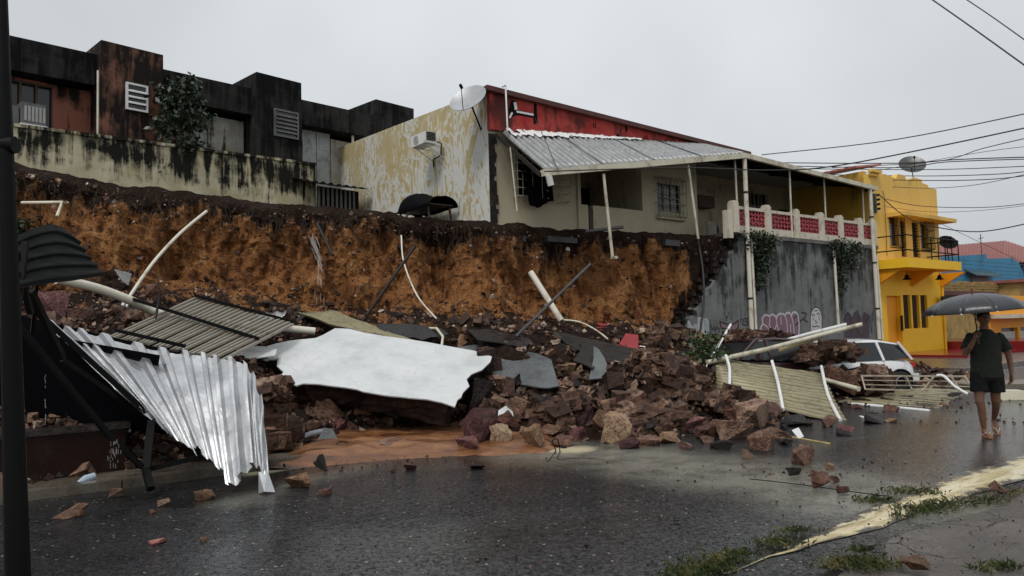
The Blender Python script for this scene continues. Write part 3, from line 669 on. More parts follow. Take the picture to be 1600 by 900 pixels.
# side wall (peeling), with a rising top line
t = NT('peeling_ochre_and_grey_plaster'); v = t.vec((1, .9, .38)); v2 = t.vec((1, 1, .8), loc=(3, 1, 0))
a = t.noise(v, 2.9, 6, .5, 1.9); b = t.noise(v2, .55, 3, .5)
z = t.sep(t.vec())[2]; y = t.sep(t.vec())[1]
k = t.math('ADD', t.math('MULTIPLY', t.math('ABSOLUTE', t.math('ADD', a, -.5)), -1.6), t.rng(b, .3, .7, -.09, .09)); k = t.math('ADD', k, t.rng(z, 5.0, 8.3, .06, -.05)); k = t.math('ADD', k, t.rng(y, 2, 6, .07, 0))
base = t.mix(t.rng(t.noise(t.vec(), 2, 5), .3, .7), (.42, .33, .15), (.52, .43, .24))
col = t.mix(t.rng(k, -.105, -.085), base, (.60, .60, .56)); col = t.mix(t.rng(t.noise(v, 6, 8, .7), .58, .8, 0, .5), col, (.22, .17, .10))
t.set(col=col, rough=.75); t.bump(k, .25, .03); m_peel = t.m
yF = 12.9; zl = H.hits(515, 236, sC)[1]
MB().add([(sC - .0, 2.0, 3.2), (sC, yF, 3.2), (sC, yF, zl), (sC, 2.0, zTop), (sC + .25, 2.0, 3.2), (sC + .25, yF, 3.2), (sC + .25, yF, zl), (sC + .25, 2.0, zTop)],
         [(0, 3, 2, 1), (4, 5, 6, 7), (0, 1, 5, 4), (1, 2, 6, 5), (2, 3, 7, 6), (3, 0, 4, 7)]).build('side_wall', m_peel, wh)
def hh(px, py, n=2.0): return H.hit(px, py, n)
# front wall pieces
sA1 = hh(905, 300)[0]; w0, w1 = hh(805, 280)[0], hh(851, 280)[0]; wz0, wz1 = hh(830, 308)[1], hh(830, 232)[1]
ZB = 4.15
ZR = hh(780, 206)[1]; ZR2 = hh(1140, 236)[1]
wallpoly((sC + .25, sA1, ZB, ZR + .1), [(w0, w1, wz0, wz1)], 2.0, 2.22).build('front_wall', m_housecream, wh)
sB0, sB1 = hh(1003, 300)[0], hh(1089, 300)[0]; v0, v1 = hh(1027, 310)[0], hh(1063, 310)[0]; vz0, vz1 = hh(1045, 331)[1], hh(1045, 288)[1]
wallpoly((sB0, sB1, ZB + .2, 7.9), [(v0, v1, vz0, vz1)], 2.0, 2.22).build('front_wall', m_housecream, wh)
# recesses: side returns and back walls
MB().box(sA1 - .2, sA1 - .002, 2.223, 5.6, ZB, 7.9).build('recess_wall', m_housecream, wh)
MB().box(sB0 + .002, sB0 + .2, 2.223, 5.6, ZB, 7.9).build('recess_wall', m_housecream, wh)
d0, d1 = H.hit(893, 300, 4.6)[0] + 1.2, 0
sd0 = sA1 + .35
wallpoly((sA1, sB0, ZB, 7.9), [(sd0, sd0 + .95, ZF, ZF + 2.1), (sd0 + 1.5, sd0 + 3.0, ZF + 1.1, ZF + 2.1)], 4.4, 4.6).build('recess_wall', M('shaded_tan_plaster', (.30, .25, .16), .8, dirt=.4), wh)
MB().box(sd0 + .03, sd0 + .92, 4.5, 4.56, ZF, ZF + 2.08).build('door', m_wood, wh)
MB().box(sd0 + 1.5, sd0 + 3.0, 4.5, 4.55, ZF + 1.1, ZF + 2.1).build('window', m_dark, wh)
MB().box(sA1 + 3.7, sA1 + 4.05, 4.3, 4.4, ZF + .95, ZF + 1.75).build('meter_box', m_dark, wh)
MB().box(sA1 - .12, sA1 + .0, 1.93, 1.998, ZB, ZF + 2.4).build('corner_post', m_housecream, wh)
MB().box(sA1 + .003, sA1 + .32, 1.96, 2.1, ZB, ZF + .95).build('low_wall', m_housecream, wh)
l0, l1 = hh(926, 340)[0], sB0; MB().box(l0, l1 - .003, 1.96, 2.12, ZB + .1, hh(960, 325)[1]).build('low_wall', m_housecream, wh); MB().box(l0 - .15, l0 - .003, 1.99, 2.12, ZB + .1, hh(925, 326)[1]).build('low_wall_end', m_wood, wh)
# veranda back wall
vb = 3.6; gx0, gx1 = H.hit(1171, 320, vb)[0], H.hit(1199, 320, vb)[0]; gz0, gz1 = H.hit(1185, 345, vb)[1], H.hit(1185, 302, vb)[1]; 
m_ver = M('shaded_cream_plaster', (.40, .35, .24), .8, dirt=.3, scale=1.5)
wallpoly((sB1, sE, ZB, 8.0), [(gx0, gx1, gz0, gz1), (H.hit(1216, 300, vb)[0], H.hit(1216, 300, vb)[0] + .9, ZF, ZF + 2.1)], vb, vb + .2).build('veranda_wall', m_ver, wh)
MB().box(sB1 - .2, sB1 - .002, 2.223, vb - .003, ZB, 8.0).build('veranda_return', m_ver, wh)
dd = H.hit(1216, 300, vb)[0]; MB().box(dd + .03, dd + .87, vb + .1, vb + .14, ZF, ZF + 2.08).build('door', m_wood, wh)
MB().box(sE - .2, sE, vb + .2, 13, 3.2, 8.0).build('end_wall', m_ver, wh)
MB().box(sC + .25, sE, 2.3, 12.9, zTop - .9, zTop - .8).build('roof', m_zinc2, wh)
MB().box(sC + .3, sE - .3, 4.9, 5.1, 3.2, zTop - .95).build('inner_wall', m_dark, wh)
# floor slab with a ragged broken lip hanging over the cut
mb = MB(); fl = []
x = sC + .3
while x < PS[0] - .3:
    nxt = x + random.uniform(.25, .7); y = 1.55 - .9 * (x > sB0 - 1) + random.uniform(-.3, .2); mb.box(x, nxt + .02, y, 4.4 + .001 * random.random(), ZB - .02 + random.uniform(-.05, .02), ZB + .13 + random.uniform(-.01, .01)); x = nxt
mb.build('floor_slab', m_slate, wh)
MB().box(PS[0] - .3, .0, .36, vb, zt - .1, zt + .14).build('veranda_floor', m_kerb, wh)
# window 1: grille, frame, curtain blowing out
m_grille = M('cream_window_grille', (.50, .46, .36), .5, dirt=.3)
win = MB().box(w0 - .04, w1 + .04, 2.10, 2.14, wz0, wz1).build('window', m_glass, wh)
mb = MB()
for a_ in (w0 + .02, w1 - .02): mb.box(a_ - .03, a_ + .03, 1.985, 2.09, wz0 + .03, wz1 - .03)
mb.box(w0, w1, 1.985, 2.09, wz0 - .03, wz0 + .028); mb.box(w0, w1, 1.985, 2.09, wz1 - .028, wz1 + .03); mb.build('window_frame', m_grille, win)
def grille(x0, x1, z0, z1, y, nb, nr, parent, out=.12, fancy=False, m=None):
    mb = MB()
    for i in range(nb + 1): x = x0 + (x1 - x0) * i / nb; mb.tube([(x, y, z0), (x, y - out, z0 + .05), (x, y - out, z1 - .05), (x, y, z1)], .012, 5)
    for r in range(nr + 1): z = z0 + .07 + (z1 - z0 - .14) * r / nr; mb.tube([(x0, y, z), (x0, y - out, z), (x1, y - out, z), (x1, y, z)], .012, 5)
    if fancy:
        for i in range(nb):
            for zz in (z0 + .12, z1 - .12):
                xc = x0 + (x1 - x0) * (i + .5) / nb; rr = (x1 - x0) / nb * .45
                mb.tube([(xc + rr * cos(a), y - out - .005, zz + rr * 1.4 * sin(a)) for a in lin(0, 2 * pi, 10)], .010, 4, False)
    return mb.build('window_grille', m or m_grille, parent)
grille(w0 - .1, w0 + .45, wz0 - .12, wz1, 2.0, 3, 6, win, .25); grille(w1 - .35, w1 + .75, wz0 - .12, wz1 - .3, 2.0, 4, 5, win, .3)
# curtain
mb = MB(); nu, nv = 22, 16; vs = []
for i in range(nu):
    for j in range(nv):
        u, q = i / (nu - 1), j / (nv - 1); x = w0 - .12 + u * (w1 - w0 + .1) * (1 - .2 * q) + .30 * q ** 1.5; z = wz1 + .25 - q * (wz1 - wz0 + .50 + .12 * sin(u * 5))
        vs.append((x, 1.78 - .12 * q - .05 * sin(u * 26 + q * 2), z))
mb.add(vs, [(i * nv + j, (i + 1) * nv + j, (i + 1) * nv + j + 1, i * nv + j + 1) for i in range(nu - 1) for j in range(nv - 1)], True)
cu = mb.build('curtain', m_cloth, None, loc=H.o, rot=(0, 0, H.a)); tag(cu, 'black curtain blown out through the grille of the left window of the cream house', 'curtain')
# window 2 and veranda window
for (a_, b_, c_, d_, y_, fx) in ((v0, v1, vz0, vz1, 2.0, True), (gx0, gx1, gz0, gz1, vb, False)):
    w = MB().box(a_, b_, y_ + .1, y_ + .13, c_, d_).build('window', m_glass, wh)
    mb = MB(); n = 3
    for i in range(n + 1): x = a_ + (b_ - a_) * i / n; mb.box(x - .02, x + .02, y_ + .05, y_ + .098, c_, d_)
    mb.box(a_, b_, y_ + .045, y_ + .094, (c_ + d_) / 2 - .02, (c_ + d_) / 2 + .02); mb.build('window_frame', M('grey_window_frame', (.16, .16, .15), .5), w)
    if fx:
        grille(a_ - .12, b_ + .14, c_ - .22, d_ + .2, y_ - .003, 7, 3, w, .16, True, M('rusty_cream_grille', (.42, .37, .28), .5, dirt=.5))
        MB().box(a_ - .1, b_ + .12, y_ - .15, y_ - .003, c_ - .28, c_ - .22).build('window_sill', m_housecream, w)
    else: grille(a_ - .02, b_ + .02, c_ - .02, d_ + .02, y_ - .003, 5, 2, w, .08)
MB().box(H.hit(1088, 310, 3.2)[0], H.hit(1113, 310, 3.2)[0], 3.1, 3.57, H.hit(1100, 324, 3.2)[1], H.hit(1100, 306, 3.2)[1]).build('dark_cabinet', m_wood, wh)
a_, b_ = H.hit(1107, 350, 1.2)[0], H.hit(1139, 350, 1.2)[0]; MB().box(a_, b_, 1.2, 1.34, ZB + .15, H.hit(1120, 347, 1.2)[1]).build('low_wall', m_whitewall, wh)
# red parapet with coping
sP1 = H.hit(1165, 240, 1.95)[0]; zp1 = H.hit(1150, 237, 1.9)[1]; zp0 = zTop
mb = MB(); N = 60
def ptop(s): return zp0 + (zp1 - zp0) * (s - sC) / (sP1 - sC)
def pbot(s): return ZR + (ZR2 - ZR) * (s - sC) / (sP1 - sC) - .12
mb.add([(sC - .02, 1.86, pbot(sC) + .1), (sP1, 1.86, pbot(sP1)), (sP1, 1.86, ptop(sP1) - .1), (sC - .02, 1.86, zp0 - .1), (sC - .02, 1.997, pbot(sC) + .1), (sP1, 1.997, pbot(sP1)), (sP1, 1.997, ptop(sP1) - .1), (sC - .02, 1.997, zp0 - .1)],
       [(0, 1, 2, 3), (7, 6, 5, 4), (0, 4, 5, 1), (1, 5, 6, 2), (2, 6, 7, 3), (3, 7, 4, 0)]); mb.build('red_parapet', m_redwall, wh)
mb = MB(); mb.hexa([(sC - .2, 1.70, zp0 - .10), (sP1, 1.70, ptop(sP1) - .10), (sP1, 2.3, ptop(sP1) - .10), (sC - .2, 2.3, zp0 - .10), (sC - .2, 1.70, zp0 + .04), (sP1, 1.70, ptop(sP1) + .04), (sP1, 2.3, ptop(sP1) + .04), (sC - .2, 2.3, zp0 + .04)])
mb.build('coping', m_redcap, wh)
# broken patches in the parapet: dark holes with white board behind
m_white2 = M('white_broken_board', (.75, .75, .74), .5, var=.1)
def patch(pts, y, th, m, name):
    q = [hh(x, yy, y) for x, yy in pts]; return MB().prism(q, y - th, y).build(name, m, wh, fix=True)
patch([(799, 156), (805, 158), (808, 172), (822, 175), (834, 178), (834, 160), (838, 162), (840, 192), (834, 194), (833, 184), (818, 181), (806, 180), (797, 184), (795, 172)], 1.858, .008, m_dark, 'crack')
patch([(802, 160), (806, 160), (808, 171), (804, 172)], 1.848, .02, m_white2, 'exposed_board'); patch([(795, 184), (799, 175), (801, 177), (797, 185)], 1.848, .02, m_white2, 'exposed_board'); patch([(806, 173), (833, 178), (833, 181), (807, 176)], 1.848, .022, m_white2, 'exposed_board')
for x in (928, 931, 1008, 1011, 1039, 1042): patch([(x - 1, 192 if x < 950 else 212 if x < 1020 else 218), (x, 192 if x < 950 else 212 if x < 1020 else 218), (x, 200 if x < 950 else 219 if x < 1020 else 224), (x - 1, 200 if x < 950 else 219 if x < 1020 else 224)], 1.858, .008, m_dark, 'slot')
patch([(961, 214), (966, 208), (970, 220), (968, 222), (963, 218)], 1.858, .008, m_dark, 'crack'); patch([(976, 198), (979, 196), (981, 203), (978, 207)], 1.858, .008, m_dark, 'crack')
# dark torn strip up the corner
mb = MB(); zz = lin(ZB - .3, ZR - .1, 26)
for a_, b_ in zip(zz, zz[1:]): w = random.uniform(.10, .24); mb.box(sC + .0, sC + .05 + w, 1.955 + random.random() * .015, 1.998, a_, b_ + .001)
mb.build('torn_corner', m_rockdark, wh)
# thin aerial pole on the parapet
o = empty('aerial_pole', hw(793, 205, 1.55), 0, 'thin white pole standing up past the red parapet', 'pole'); a_ = hw(793, 205, 1.55); MB().tube([(0, 0, 0), hw(790, 133, 1.55) - a_, hw(785, 136, 1.55) - a_], .025, 6).build('pole', m_white, o)

# ------------------------------------------------------------------ corrugated sheets
def sheet(name, P, m, nrib, amp=.02, along='v', th=.004, trap=False, nv=10, parent=None, noiseamp=0, seed=0, cuts=None, edge=0):
    """P(u,v)->point. ribs run along v, repeat over u"""
    per = 8 if not trap else 8; nu = nrib * per + 1; vs = []
    def prof(k):
        if not trap: return cos(2 * pi * k / per)
        return (-1, -1, -1, -.9, 1, 1, .9, -1)[k % per] if per == 8 else 0
    for i in range(nu):
        u = i / (nu - 1)
        for j in range(nv):
            q = j / (nv - 1)
            if edge and j in (0, nv - 1): q += (random.random() - .5) * edge * (1 if (i // per) % 2 else .3)
            p = P(u, q); du = P(min(1, u + .01), q) - P(max(0, u - .01), q); dv = P(u, min(1, q + .01)) - P(u, max(0, q - .01)); n = du.cross(dv)
            n = n.normalized() if n.length > 1e-9 else Vector((0, 0, 1))
            if n.z < 0: n = -n
            p = p + n * (amp * prof(i) + noiseamp * noise.fractal(p * 1.8 + Vector((seed, 0, 0)), 1, 2, 3)); vs.append(p)
    fs = [(i * nv + j, (i + 1) * nv + j, (i + 1) * nv + j + 1, i * nv + j + 1) for i in range(nu - 1) for j in range(nv - 1)]
    me = bpy.data.meshes.new(name); me.from_pydata([tuple(v) for v in vs], [], fs); me.polygons.foreach_set('use_smooth', [not trap] * len(fs)); ga_ = me.attributes.new('groove_shade', 'FLOAT', 'POINT'); ga_.data.foreach_set('value', [.5 - .5 * prof(i) for i in range(nu) for j in range(nv)]); me.update()
    o = link(name, me, m, parent); sm = o.modifiers.new('thickness', 'SOLIDIFY'); sm.thickness = th; sm.offset = 0; return o
def bil(a, b, c, d):
    a, b, c, d = map(Vector, (a, b, c, d)); return lambda u, v: (a.lerp(b, u)).lerp(d.lerp(c, u), v)   # a,b top edge; d,c bottom edge
# porch roof of the house (parts of the house)
aw = house('porch_roof', H, 'long grey corrugated porch roof with cream gutter, its left end torn loose and sagging', 'roof')
def hl(px, py, n): s, z = H.hit(px, py, n); return Vector((s, n, z))
BLp, FLp, FRp = hl(779, 206, 1.84), hl(850, 268, .0), hl(1160, 241, -.1); BRp = Vector((H.hit(1160, 241, 0)[0] + .1, 1.84, hl(1150, 238, 1.84).z))
# straight ribbed sheets in four lengths, each lapping over the next
for i in range(4):
    u0, u1 = i / 4, (i + 1) / 4 + .006
    f = lambda u, v, u0=u0, u1=u1, i=i: BLp.lerp(BRp, u0 + (u1 - u0) * u).lerp(FLp.lerp(FRp, u0 + (u1 - u0) * u), v) + Vector((0, 0, .012 * (i % 2)))
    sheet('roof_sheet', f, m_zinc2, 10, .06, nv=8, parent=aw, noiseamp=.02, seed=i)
mb = MB().bar(FLp + Vector((-.1, -.04, -.06)), FRp + Vector((0, -.04, -.06)), .12, .17); mb.build('gutter', m_cream, aw)
MB().bar(FLp + Vector((-.1, .02, -.10)), BLp + Vector((-.1, 0, -.1)), .06, .10).build('end_rafter', m_rust, aw)
for k in (.25, .5, .75): MB().bar(FLp.lerp(FRp, k) + Vector((0, .1, -.13)), BLp.lerp(BRp, k) + Vector((0, 0, -.13)), .05, .09).build('rafter', m_rust, aw)
MB().bar(FLp.lerp(BLp, .4) + Vector((0, 0, -.07)), FRp.lerp(BRp, .4) + Vector((0, 0, -.07)), .04, .05).build('purlin', m_rust, aw)
# intact right-hand part
FR2 = hl(1366, 293, -.1); BR2 = Vector((sE, vb, 7.95)); BR1 = Vector((BRp.x, vb, BRp.z + .05))
f = lambda u, v: BR1.lerp(BR2, u).lerp(FRp.lerp(FR2, u), v)
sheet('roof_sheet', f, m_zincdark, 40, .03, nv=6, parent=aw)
MB().bar(FRp + Vector((-.05, -.05, -.05)), FR2 + Vector((.05, -.05, -.05)), .12, .16).build('gutter', m_cream, aw)
for k in lin(0, 1, 7): MB().bar(FRp.lerp(FR2, k) + Vector((0, .05, -.12)), BR1.lerp(BR2, k) + Vector((0, 0, -.12)), .05, .10).build('rafter', m_rust, aw)
for k in (.25, .6): MB().bar(FRp.lerp(BR1, k) + Vector((0, 0, -.08)), FR2.lerp(BR2, k) + Vector((0, 0, -.08)), .04, .05).build('purlin', m_rust, aw)
FB = Vector((FR2.x + .05, .2, FR2.z - .05)); MB().bar(FR2 + Vector((.05, -.05, -.05)), BR2 + Vector((1.2, 0, -.1)), .06, .14).build('end_board', m_cream, aw)
for i, (x, y0, y1, n) in enumerate(((1148, 250, 345, .1), (1233, 262, 372, .0), (1287, 278, 376, .1), (1347, 288, 386, .1))):
    a_, b_ = hl(x + 5, y1, n), hl(x, y0, n); MB().tube([a_, b_], .035, 7).build('post', m_cream, aw)
MB().tube([hl(1276, 285, 3.0), hl(1282, 345, 3.0)], .04, 6).build('post', m_rust, aw)
for x0, y0, x1, y1, n, nm in ((943, 272, 957, 401, -.05, 'hanging_post'), (1075, 258, 1091, 373, 0, 'hanging_post'), (797, 230, 808, 330, .5, 'hanging_strip'), (857, 274, 861, 290, -.15, 'white_cup')):
    MB().tube([hl(x0, y0, n), hl(x1, y1, n)], {'hanging_post': .045, 'hanging_strip': .02, 'white_cup': .09}[nm], 7).build(nm, m_cream if nm != 'white_cup' else m_white, aw)
mb = MB(); [mb.box(hl(x, 300, 0).x - .06, hl(x, 300, 0).x + .06, -.06, .1, hl(957, 402, 0).z - .04, hl(957, 400, 0).z) for x in (957,)]; mb.build('post_foot', m_cream, aw)
# crumpled white flashing along the top of the loose sheets
mb = MB(); vs = []; nu = 90
for i in range(nu):
    k = i / (nu - 1) * .62 + .03; b0 = BLp.lerp(BRp, k); f0 = FLp.lerp(FRp, k)
    for j in range(5):
        p = b0.lerp(f0, -.02 + j * .045 * (1.0 - k * .7) * (1 + .5 * noise.noise(Vector((i * .4, 0, 5))))) + Vector((0, -.02, .07 + .05 * noise.noise(Vector((i * .35, j * .8, 0))) + .03 * random.random())); vs.append(p)
mb.add(vs, [(i * 5 + j, (i + 1) * 5 + j, (i + 1) * 5 + j + 1, i * 5 + j + 1) for i in range(nu - 1) for j in range(4) if i not in (3, 4, 5, 9) or j > 2]); mb.build('crumpled_flashing', m_white2, aw)

# air conditioner, dish and drum against the peeling wall
def sw(px, py, off=0): n, z = H.hits(px, py, sC - off); return H.w(sC - off, n, z), n, z
p, n0, z0 = sw(647, 236, .45); _, n1, z1 = sw(684, 203, .45); ac = empty('air_conditioner', H.w(sC, (n0 + n1) / 2, z0), H.a, 'white outdoor air conditioner unit fixed on the peeling side wall', 'air conditioner')
wd = abs(n0 - n1) * .30; hgt = z1 - z0
MB().box(-.72, -.32, -wd, wd, 0, hgt).build('casing', m_white, ac)
MB().tube([(-.725, 0.12, hgt * .5), (-.70, .12, hgt * .5)], hgt * .38, 24).build('fan_opening', m_black, ac)
mb = MB()
for k in range(7): a_ = hgt * .38 * (k - 3) / 3.3; mb.bar((-.735, .12 + a_, hgt * .5 - sqrt(max(0, (hgt * .38) ** 2 - a_ * a_))), (-.735, .12 + a_, hgt * .5 + sqrt(max(0, (hgt * .38) ** 2 - a_ * a_))), .012)
mb.build('fan_grille', m_white, ac)
mb = MB()
for k in range(6): mb.box(-.68, -.36, -wd - .012, -wd + .005, .08 + hgt * .13 * k, .11 + hgt * .13 * k)
mb.build('vent_slot', m_dark, ac)
for y_ in (-wd * .7, wd * .7): MB().bar((-.68, y_, -.03), (-.005, y_, -.03), .03).bar((-.62, y_, -.03), (-.01, y_, -.36), .025).build('bracket', m_white, ac)
MB().tube([(-.3, -wd * .8, hgt * .3), (-.15, -wd, hgt * .1), (-.1, -wd * .7, -.3), (-.15, 0, -.36), (-.06, wd * .5, -.34), (-.02, wd * .6, -.55)], .022, 6).build('hose', m_black, ac)
def dish(px, py, D, R, label, aim, mast_to, m=None, armdir=None):
    c = W(px, py, D); o = empty('satellite_dish', Vector(mast_to), 0, label, 'satellite dish'); off = c - Vector(mast_to); q = Vector(aim).normalized()
    prof = [(R * k / 6, .18 * R * (k / 6) ** 2) for k in range(7)]; mb = MB().lathe(prof, 24, off, q); mb.lathe([(r, z - .012) for r, z in prof[::-1]], 24, off, q); mb.build('reflector', m or m_steel, o)
    lo = (Vector((0, 0, -1)) - q * q.dot(Vector((0, 0, -1)))).normalized(); fp = off + q * R * .95 + lo * R * .1
    MB().tube([off + lo * R * .95 + q * .1 * R, fp], .012, 5).build('feed_arm', m_black, o); MB().tube([fp - q * .06, fp + q * .06], .045, 8).build('receiver', m_black, o)
    MB().tube([(0, 0, 0), off - q * .12, off - q * .02], .025, 6).build('mast', m_black, o); return o
p = sw(752, 203, 0)[0]
m_dishw = M('pale_grey_dish', (.40, .41, .42), .4, .2)
dish(733, 157, p.y - .5, .55, 'pale grey satellite dish on a black bracket at the top corner of the peeling wall', (-.35, -.75, .62), p, m_dishw)
# dark cloth over a trestle at the wall
tr = empty('trestle', H.w(sC - .5, 4.6, 4.65), H.a, 'rough wooden trestle draped with black plastic against the peeling wall', 'trestle')
zb_ = -.25
for y_ in (-1.0, .95):
    for x_ in (-.45, .3): MB().bar((x_, y_ * 1.05, zb_), (x_, y_ * .8, .75), .05).build('leg', m_wood, tr)
MB().bar((-.45, -1.0, .2), (-.45, .9, .45), .04).build('brace', m_wood, tr); MB().bar((-.48, .95, .1), (-.48, -.1, .85), .05).build('brace', m_cream, tr)
MB().box(-.5, .35, -.95, .9, .7, .74).build('top', m_wood, tr)
mb = MB(); vs = []
for i in range(26):
    for j in range(14):
        u, q = i / 25, j / 13; a_ = -.3 + q * (pi + .6); x_ = -.1 - .5 * cos(a_); y_ = -1.15 + u * 2.5; hgt_ = .28 + .30 * sin(min(1, (1 - u) * 1.25) * pi) if u < .75 else .10
        vs.append((x_, y_, .66 + max(-.1, sin(a_)) * hgt_ + .03 * noise.noise(Vector((x_ * 5, y_ * 4, 1)))))
mb.add(vs, [(i * 14 + j, (i + 1) * 14 + j, (i + 1) * 14 + j + 1, i * 14 + j + 1) for i in range(25) for j in range(13)], True).build('plastic_cover', m_cloth, tr)

# ------------------------------------------------------------------ mouldy wall and dark buildings behind it
bw = house('boundary_wall', B, 'long cream garden wall covered in black mould along the top of the cliff', 'wall')
x0 = B.hit(-60, 195, 0)[0]; x1 = B.hit(493, 262, 0)[0]; zz0, zz1 = B.hit(20, 200, 0)[1], B.hit(488, 258, 0)[1]
MB().hexa([(x0, 0, 4), (x1, 0, 4), (x1, .25, 4), (x0, .25, 4), (x0, 0, zz0), (x1, 0, zz1), (x1, .25, zz1), (x0, .25, zz0)]).build('wall', m_mouldwall, bw)
MB().hexa([(x0, -.05, zz0 + .003), (x1, -.05, zz1 + .003), (x1, .3, zz1 + .003), (x0, .3, zz0 + .003), (x0, -.05, zz0 + .09), (x1, -.05, zz1 + .09), (x1, .3, zz1 + .09), (x0, .3, zz0 + .09)]).build('cap', m_mouldwall, bw)
bb = house('dark_building', B, 'long low building black with mildew, with square towers, behind the mouldy wall', 'building')
def bl(px, py, n): s, z = B.hit(px, py, n); return s, z
nB = 1.8; nT = .9
# front wall, roof band
sL = bl(-70, 100, nB)[0]; sR = bl(590, 200, nB)[0]
zr = bl(130, 95, nB)[1]
def seg(pxa, pxb, m, name, z1=None, holes=()):
    a, b = bl(pxa, 150, nB)[0], bl(pxb, 150, nB)[0]; return wallpoly((a, b, 4.5, z1 or zr - .9), holes, nB, nB + .25).build(name, m, bb)
def hol(xa, ya, xb, yb, n=nB): a = bl(xa, yb, n); b = bl(xb, ya, n); return (a[0], bl(xb, yb, n)[0], bl((xa + xb) / 2, yb, n)[1], bl((xa + xb) / 2, ya, n)[1])
h1 = hol(5, 128, 82, 205); seg(-70, 143, m_pinkwall, 'front_wall', None, [h1])
h2 = hol(268, 178, 326, 300); h3 = hol(474, 205, 518, 290)
seg(250, 380, m_whitewall, 'front_wall', None, [h2]); seg(466, 590, m_whitewall, 'front_wall', None, [h3])
band = MB()
def zband(s): return zr + (bl(560, 182, nB)[1] - zr) * (s - bl(130, 95, nB)[0]) / (sR - bl(130, 95, nB)[0])
band.hexa([(sL, nB - .55, zr - .9), (sR, nB - .55, zband(sR) - .9), (sR, nB + 6, zband(sR) - .9), (sL, nB + 6, zr - .9), (sL, nB - .55, zr + .05), (sR, nB - .55, zband(sR)), (sR, nB + 6, zband(sR)), (sL, nB + 6, zr + .05)])
band.build('roof_band', m_blackwall, bb)
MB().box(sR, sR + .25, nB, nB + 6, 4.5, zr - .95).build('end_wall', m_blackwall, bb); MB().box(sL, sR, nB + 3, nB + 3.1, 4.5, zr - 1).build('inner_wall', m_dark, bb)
def tower(xa, xm, xb, yt, m, label=None, low=None):
    # xa..xm = visible left flank, xm..xb = front
    a = bl(xm, yt + 30, nT)[0]; b = bl(xb, yt + 30, nT)[0]; z = bl((xm + xb) / 2, yt, nT)[1]; dep = 2.2
    return MB().box(a, b, nT, nT + dep, 4.5, z).build('tower', m, bb), a, b, z
t1, ta, tb, tz = tower(143, 158, 255, 74, m_pinktower)
t2, ta2, tb2, tz2 = tower(379, 401, 471, 121, m_blackwall)
t3 = MB().box(bl(588, 190, nT + 1.4)[0], bl(644, 190, nT + 1.4)[0] + .1, nT + 1.4, nT + 3.4, 4.5, bl(615, 162, nT + 1.4)[1]).build('tower', m_blackwall, bb)
# louvred windows in the towers
def louvre(par, xa, ya, xb, yb, m, n=5, f=.06, fr=None):
    x0_, x1_, z0_, z1_ = hol(xa, ya, xb, yb, nT); w = MB().box(x0_, x1_, nT - .03, nT - .003, z0_, z1_).build('window', m_glass, par)
    mb = MB().box(x0_ - f, x0_, nT - .08, nT - .004, z0_, z1_).box(x1_, x1_ + f, nT - .08, nT - .004, z0_, z1_).box(x0_ - f, x1_ + f, nT - .08, nT - .004, z0_ - f, z0_ - .001).box(x0_ - f, x1_ + f, nT - .08, nT - .004, z1_ + .001, z1_ + f)
    mb.build('window_frame', fr or m, w); dz = (z1_ - z0_) / n
    for k in range(1, n): MB().hexa([(x0_, nT - .10, z0_ + k * dz - .045), (x1_, nT - .10, z0_ + k * dz - .045), (x1_, nT - .04, z0_ + k * dz), (x0_, nT - .04, z0_ + k * dz), (x0_, nT - .10, z0_ + k * dz - .005), (x1_, nT - .10, z0_ + k * dz - .005), (x1_, nT - .04, z0_ + k * dz + .04), (x0_, nT - .04, z0_ + k * dz + .04)]).build('slat', m, w)
louvre(t1, 199, 135, 227, 171, m_white, 4); m_greyl = M('dull_grey_louvre', (.13, .135, .13), .6, dirt=.4); louvre(t2, 430, 176, 463, 213, m_greyl, 6)
# window with panes at far left
w = MB().box(h1[0], h1[1], nB + .12, nB + .15, h1[2], h1[3]).build('window', m_glass, bb); mb = MB()
for k in range(4): x = h1[0] + (h1[1] - h1[0]) * k / 3; mb.box(x - .03, x + .03, nB + .02, nB + .115, h1[2], h1[3])
mb.box(h1[0], h1[1], nB + .018, nB + .118, h1[3] - .05, h1[3] + .01); mb.build('window_frame', m_wood, w)
# doors
for h_, n_, m_ in ((h3, 2, M('pale_grey_painted_door', (.36, .38, .38), .5, dirt=.3)), (h2, 2, M('off_white_door', (.34, .34, .30), .6, dirt=.5))):
    wdt = (h_[1] - h_[0]) / n_
    for k in range(n_):
        d_ = MB().box(h_[0] + k * wdt + .015, h_[0] + (k + 1) * wdt - .015, nB + .05, nB + .09, h_[2], h_[3] - .01).build('door', m_, bb)
        MB().box(h_[0] + k * wdt + .12, h_[0] + (k + 1) * wdt - .12, nB + .035, nB + .048, h_[2] + 1.4, h_[3] - .15).build('door_panel', m_, d_)
# pipes and downpipe
MB().tube([Vector((*[bl(153, 112, nT - .1)[0], nT - .1], bl(153, 112, nT)[1])), Vector((bl(153, 112, nT - .1)[0], nT - .1, 5.6))], .03, 7).build('downpipe', m_pvc, bb)
a_ = bl(551, 225, nB - .3); b_ = bl(551, 196, nB - .3); MB().tube([(a_[0], nB - .3, a_[1] - .4), (a_[0], nB - .3, b_[1]), (a_[0] - .04, nB - .3, b_[1] + .08), (a_[0] - .18, nB - .1, b_[1] + .1)], .055, 8).build('elbow_pipe', m_pvc, bb)
# shelf bracket triangle
s_, z_ = bl(90, 152, nB); mb = MB()
for k in range(4): mb.bar((s_ + k * .05, nB - .2, z_ - .0), (s_ + k * .06, nB - .02, z_ + .45), .03)
mb.bar((s_, nB - .2, z_ + .45), (s_ + .3, nB - .02, z_ + .5), .04); mb.build('wall_bracket', m_black, bb)
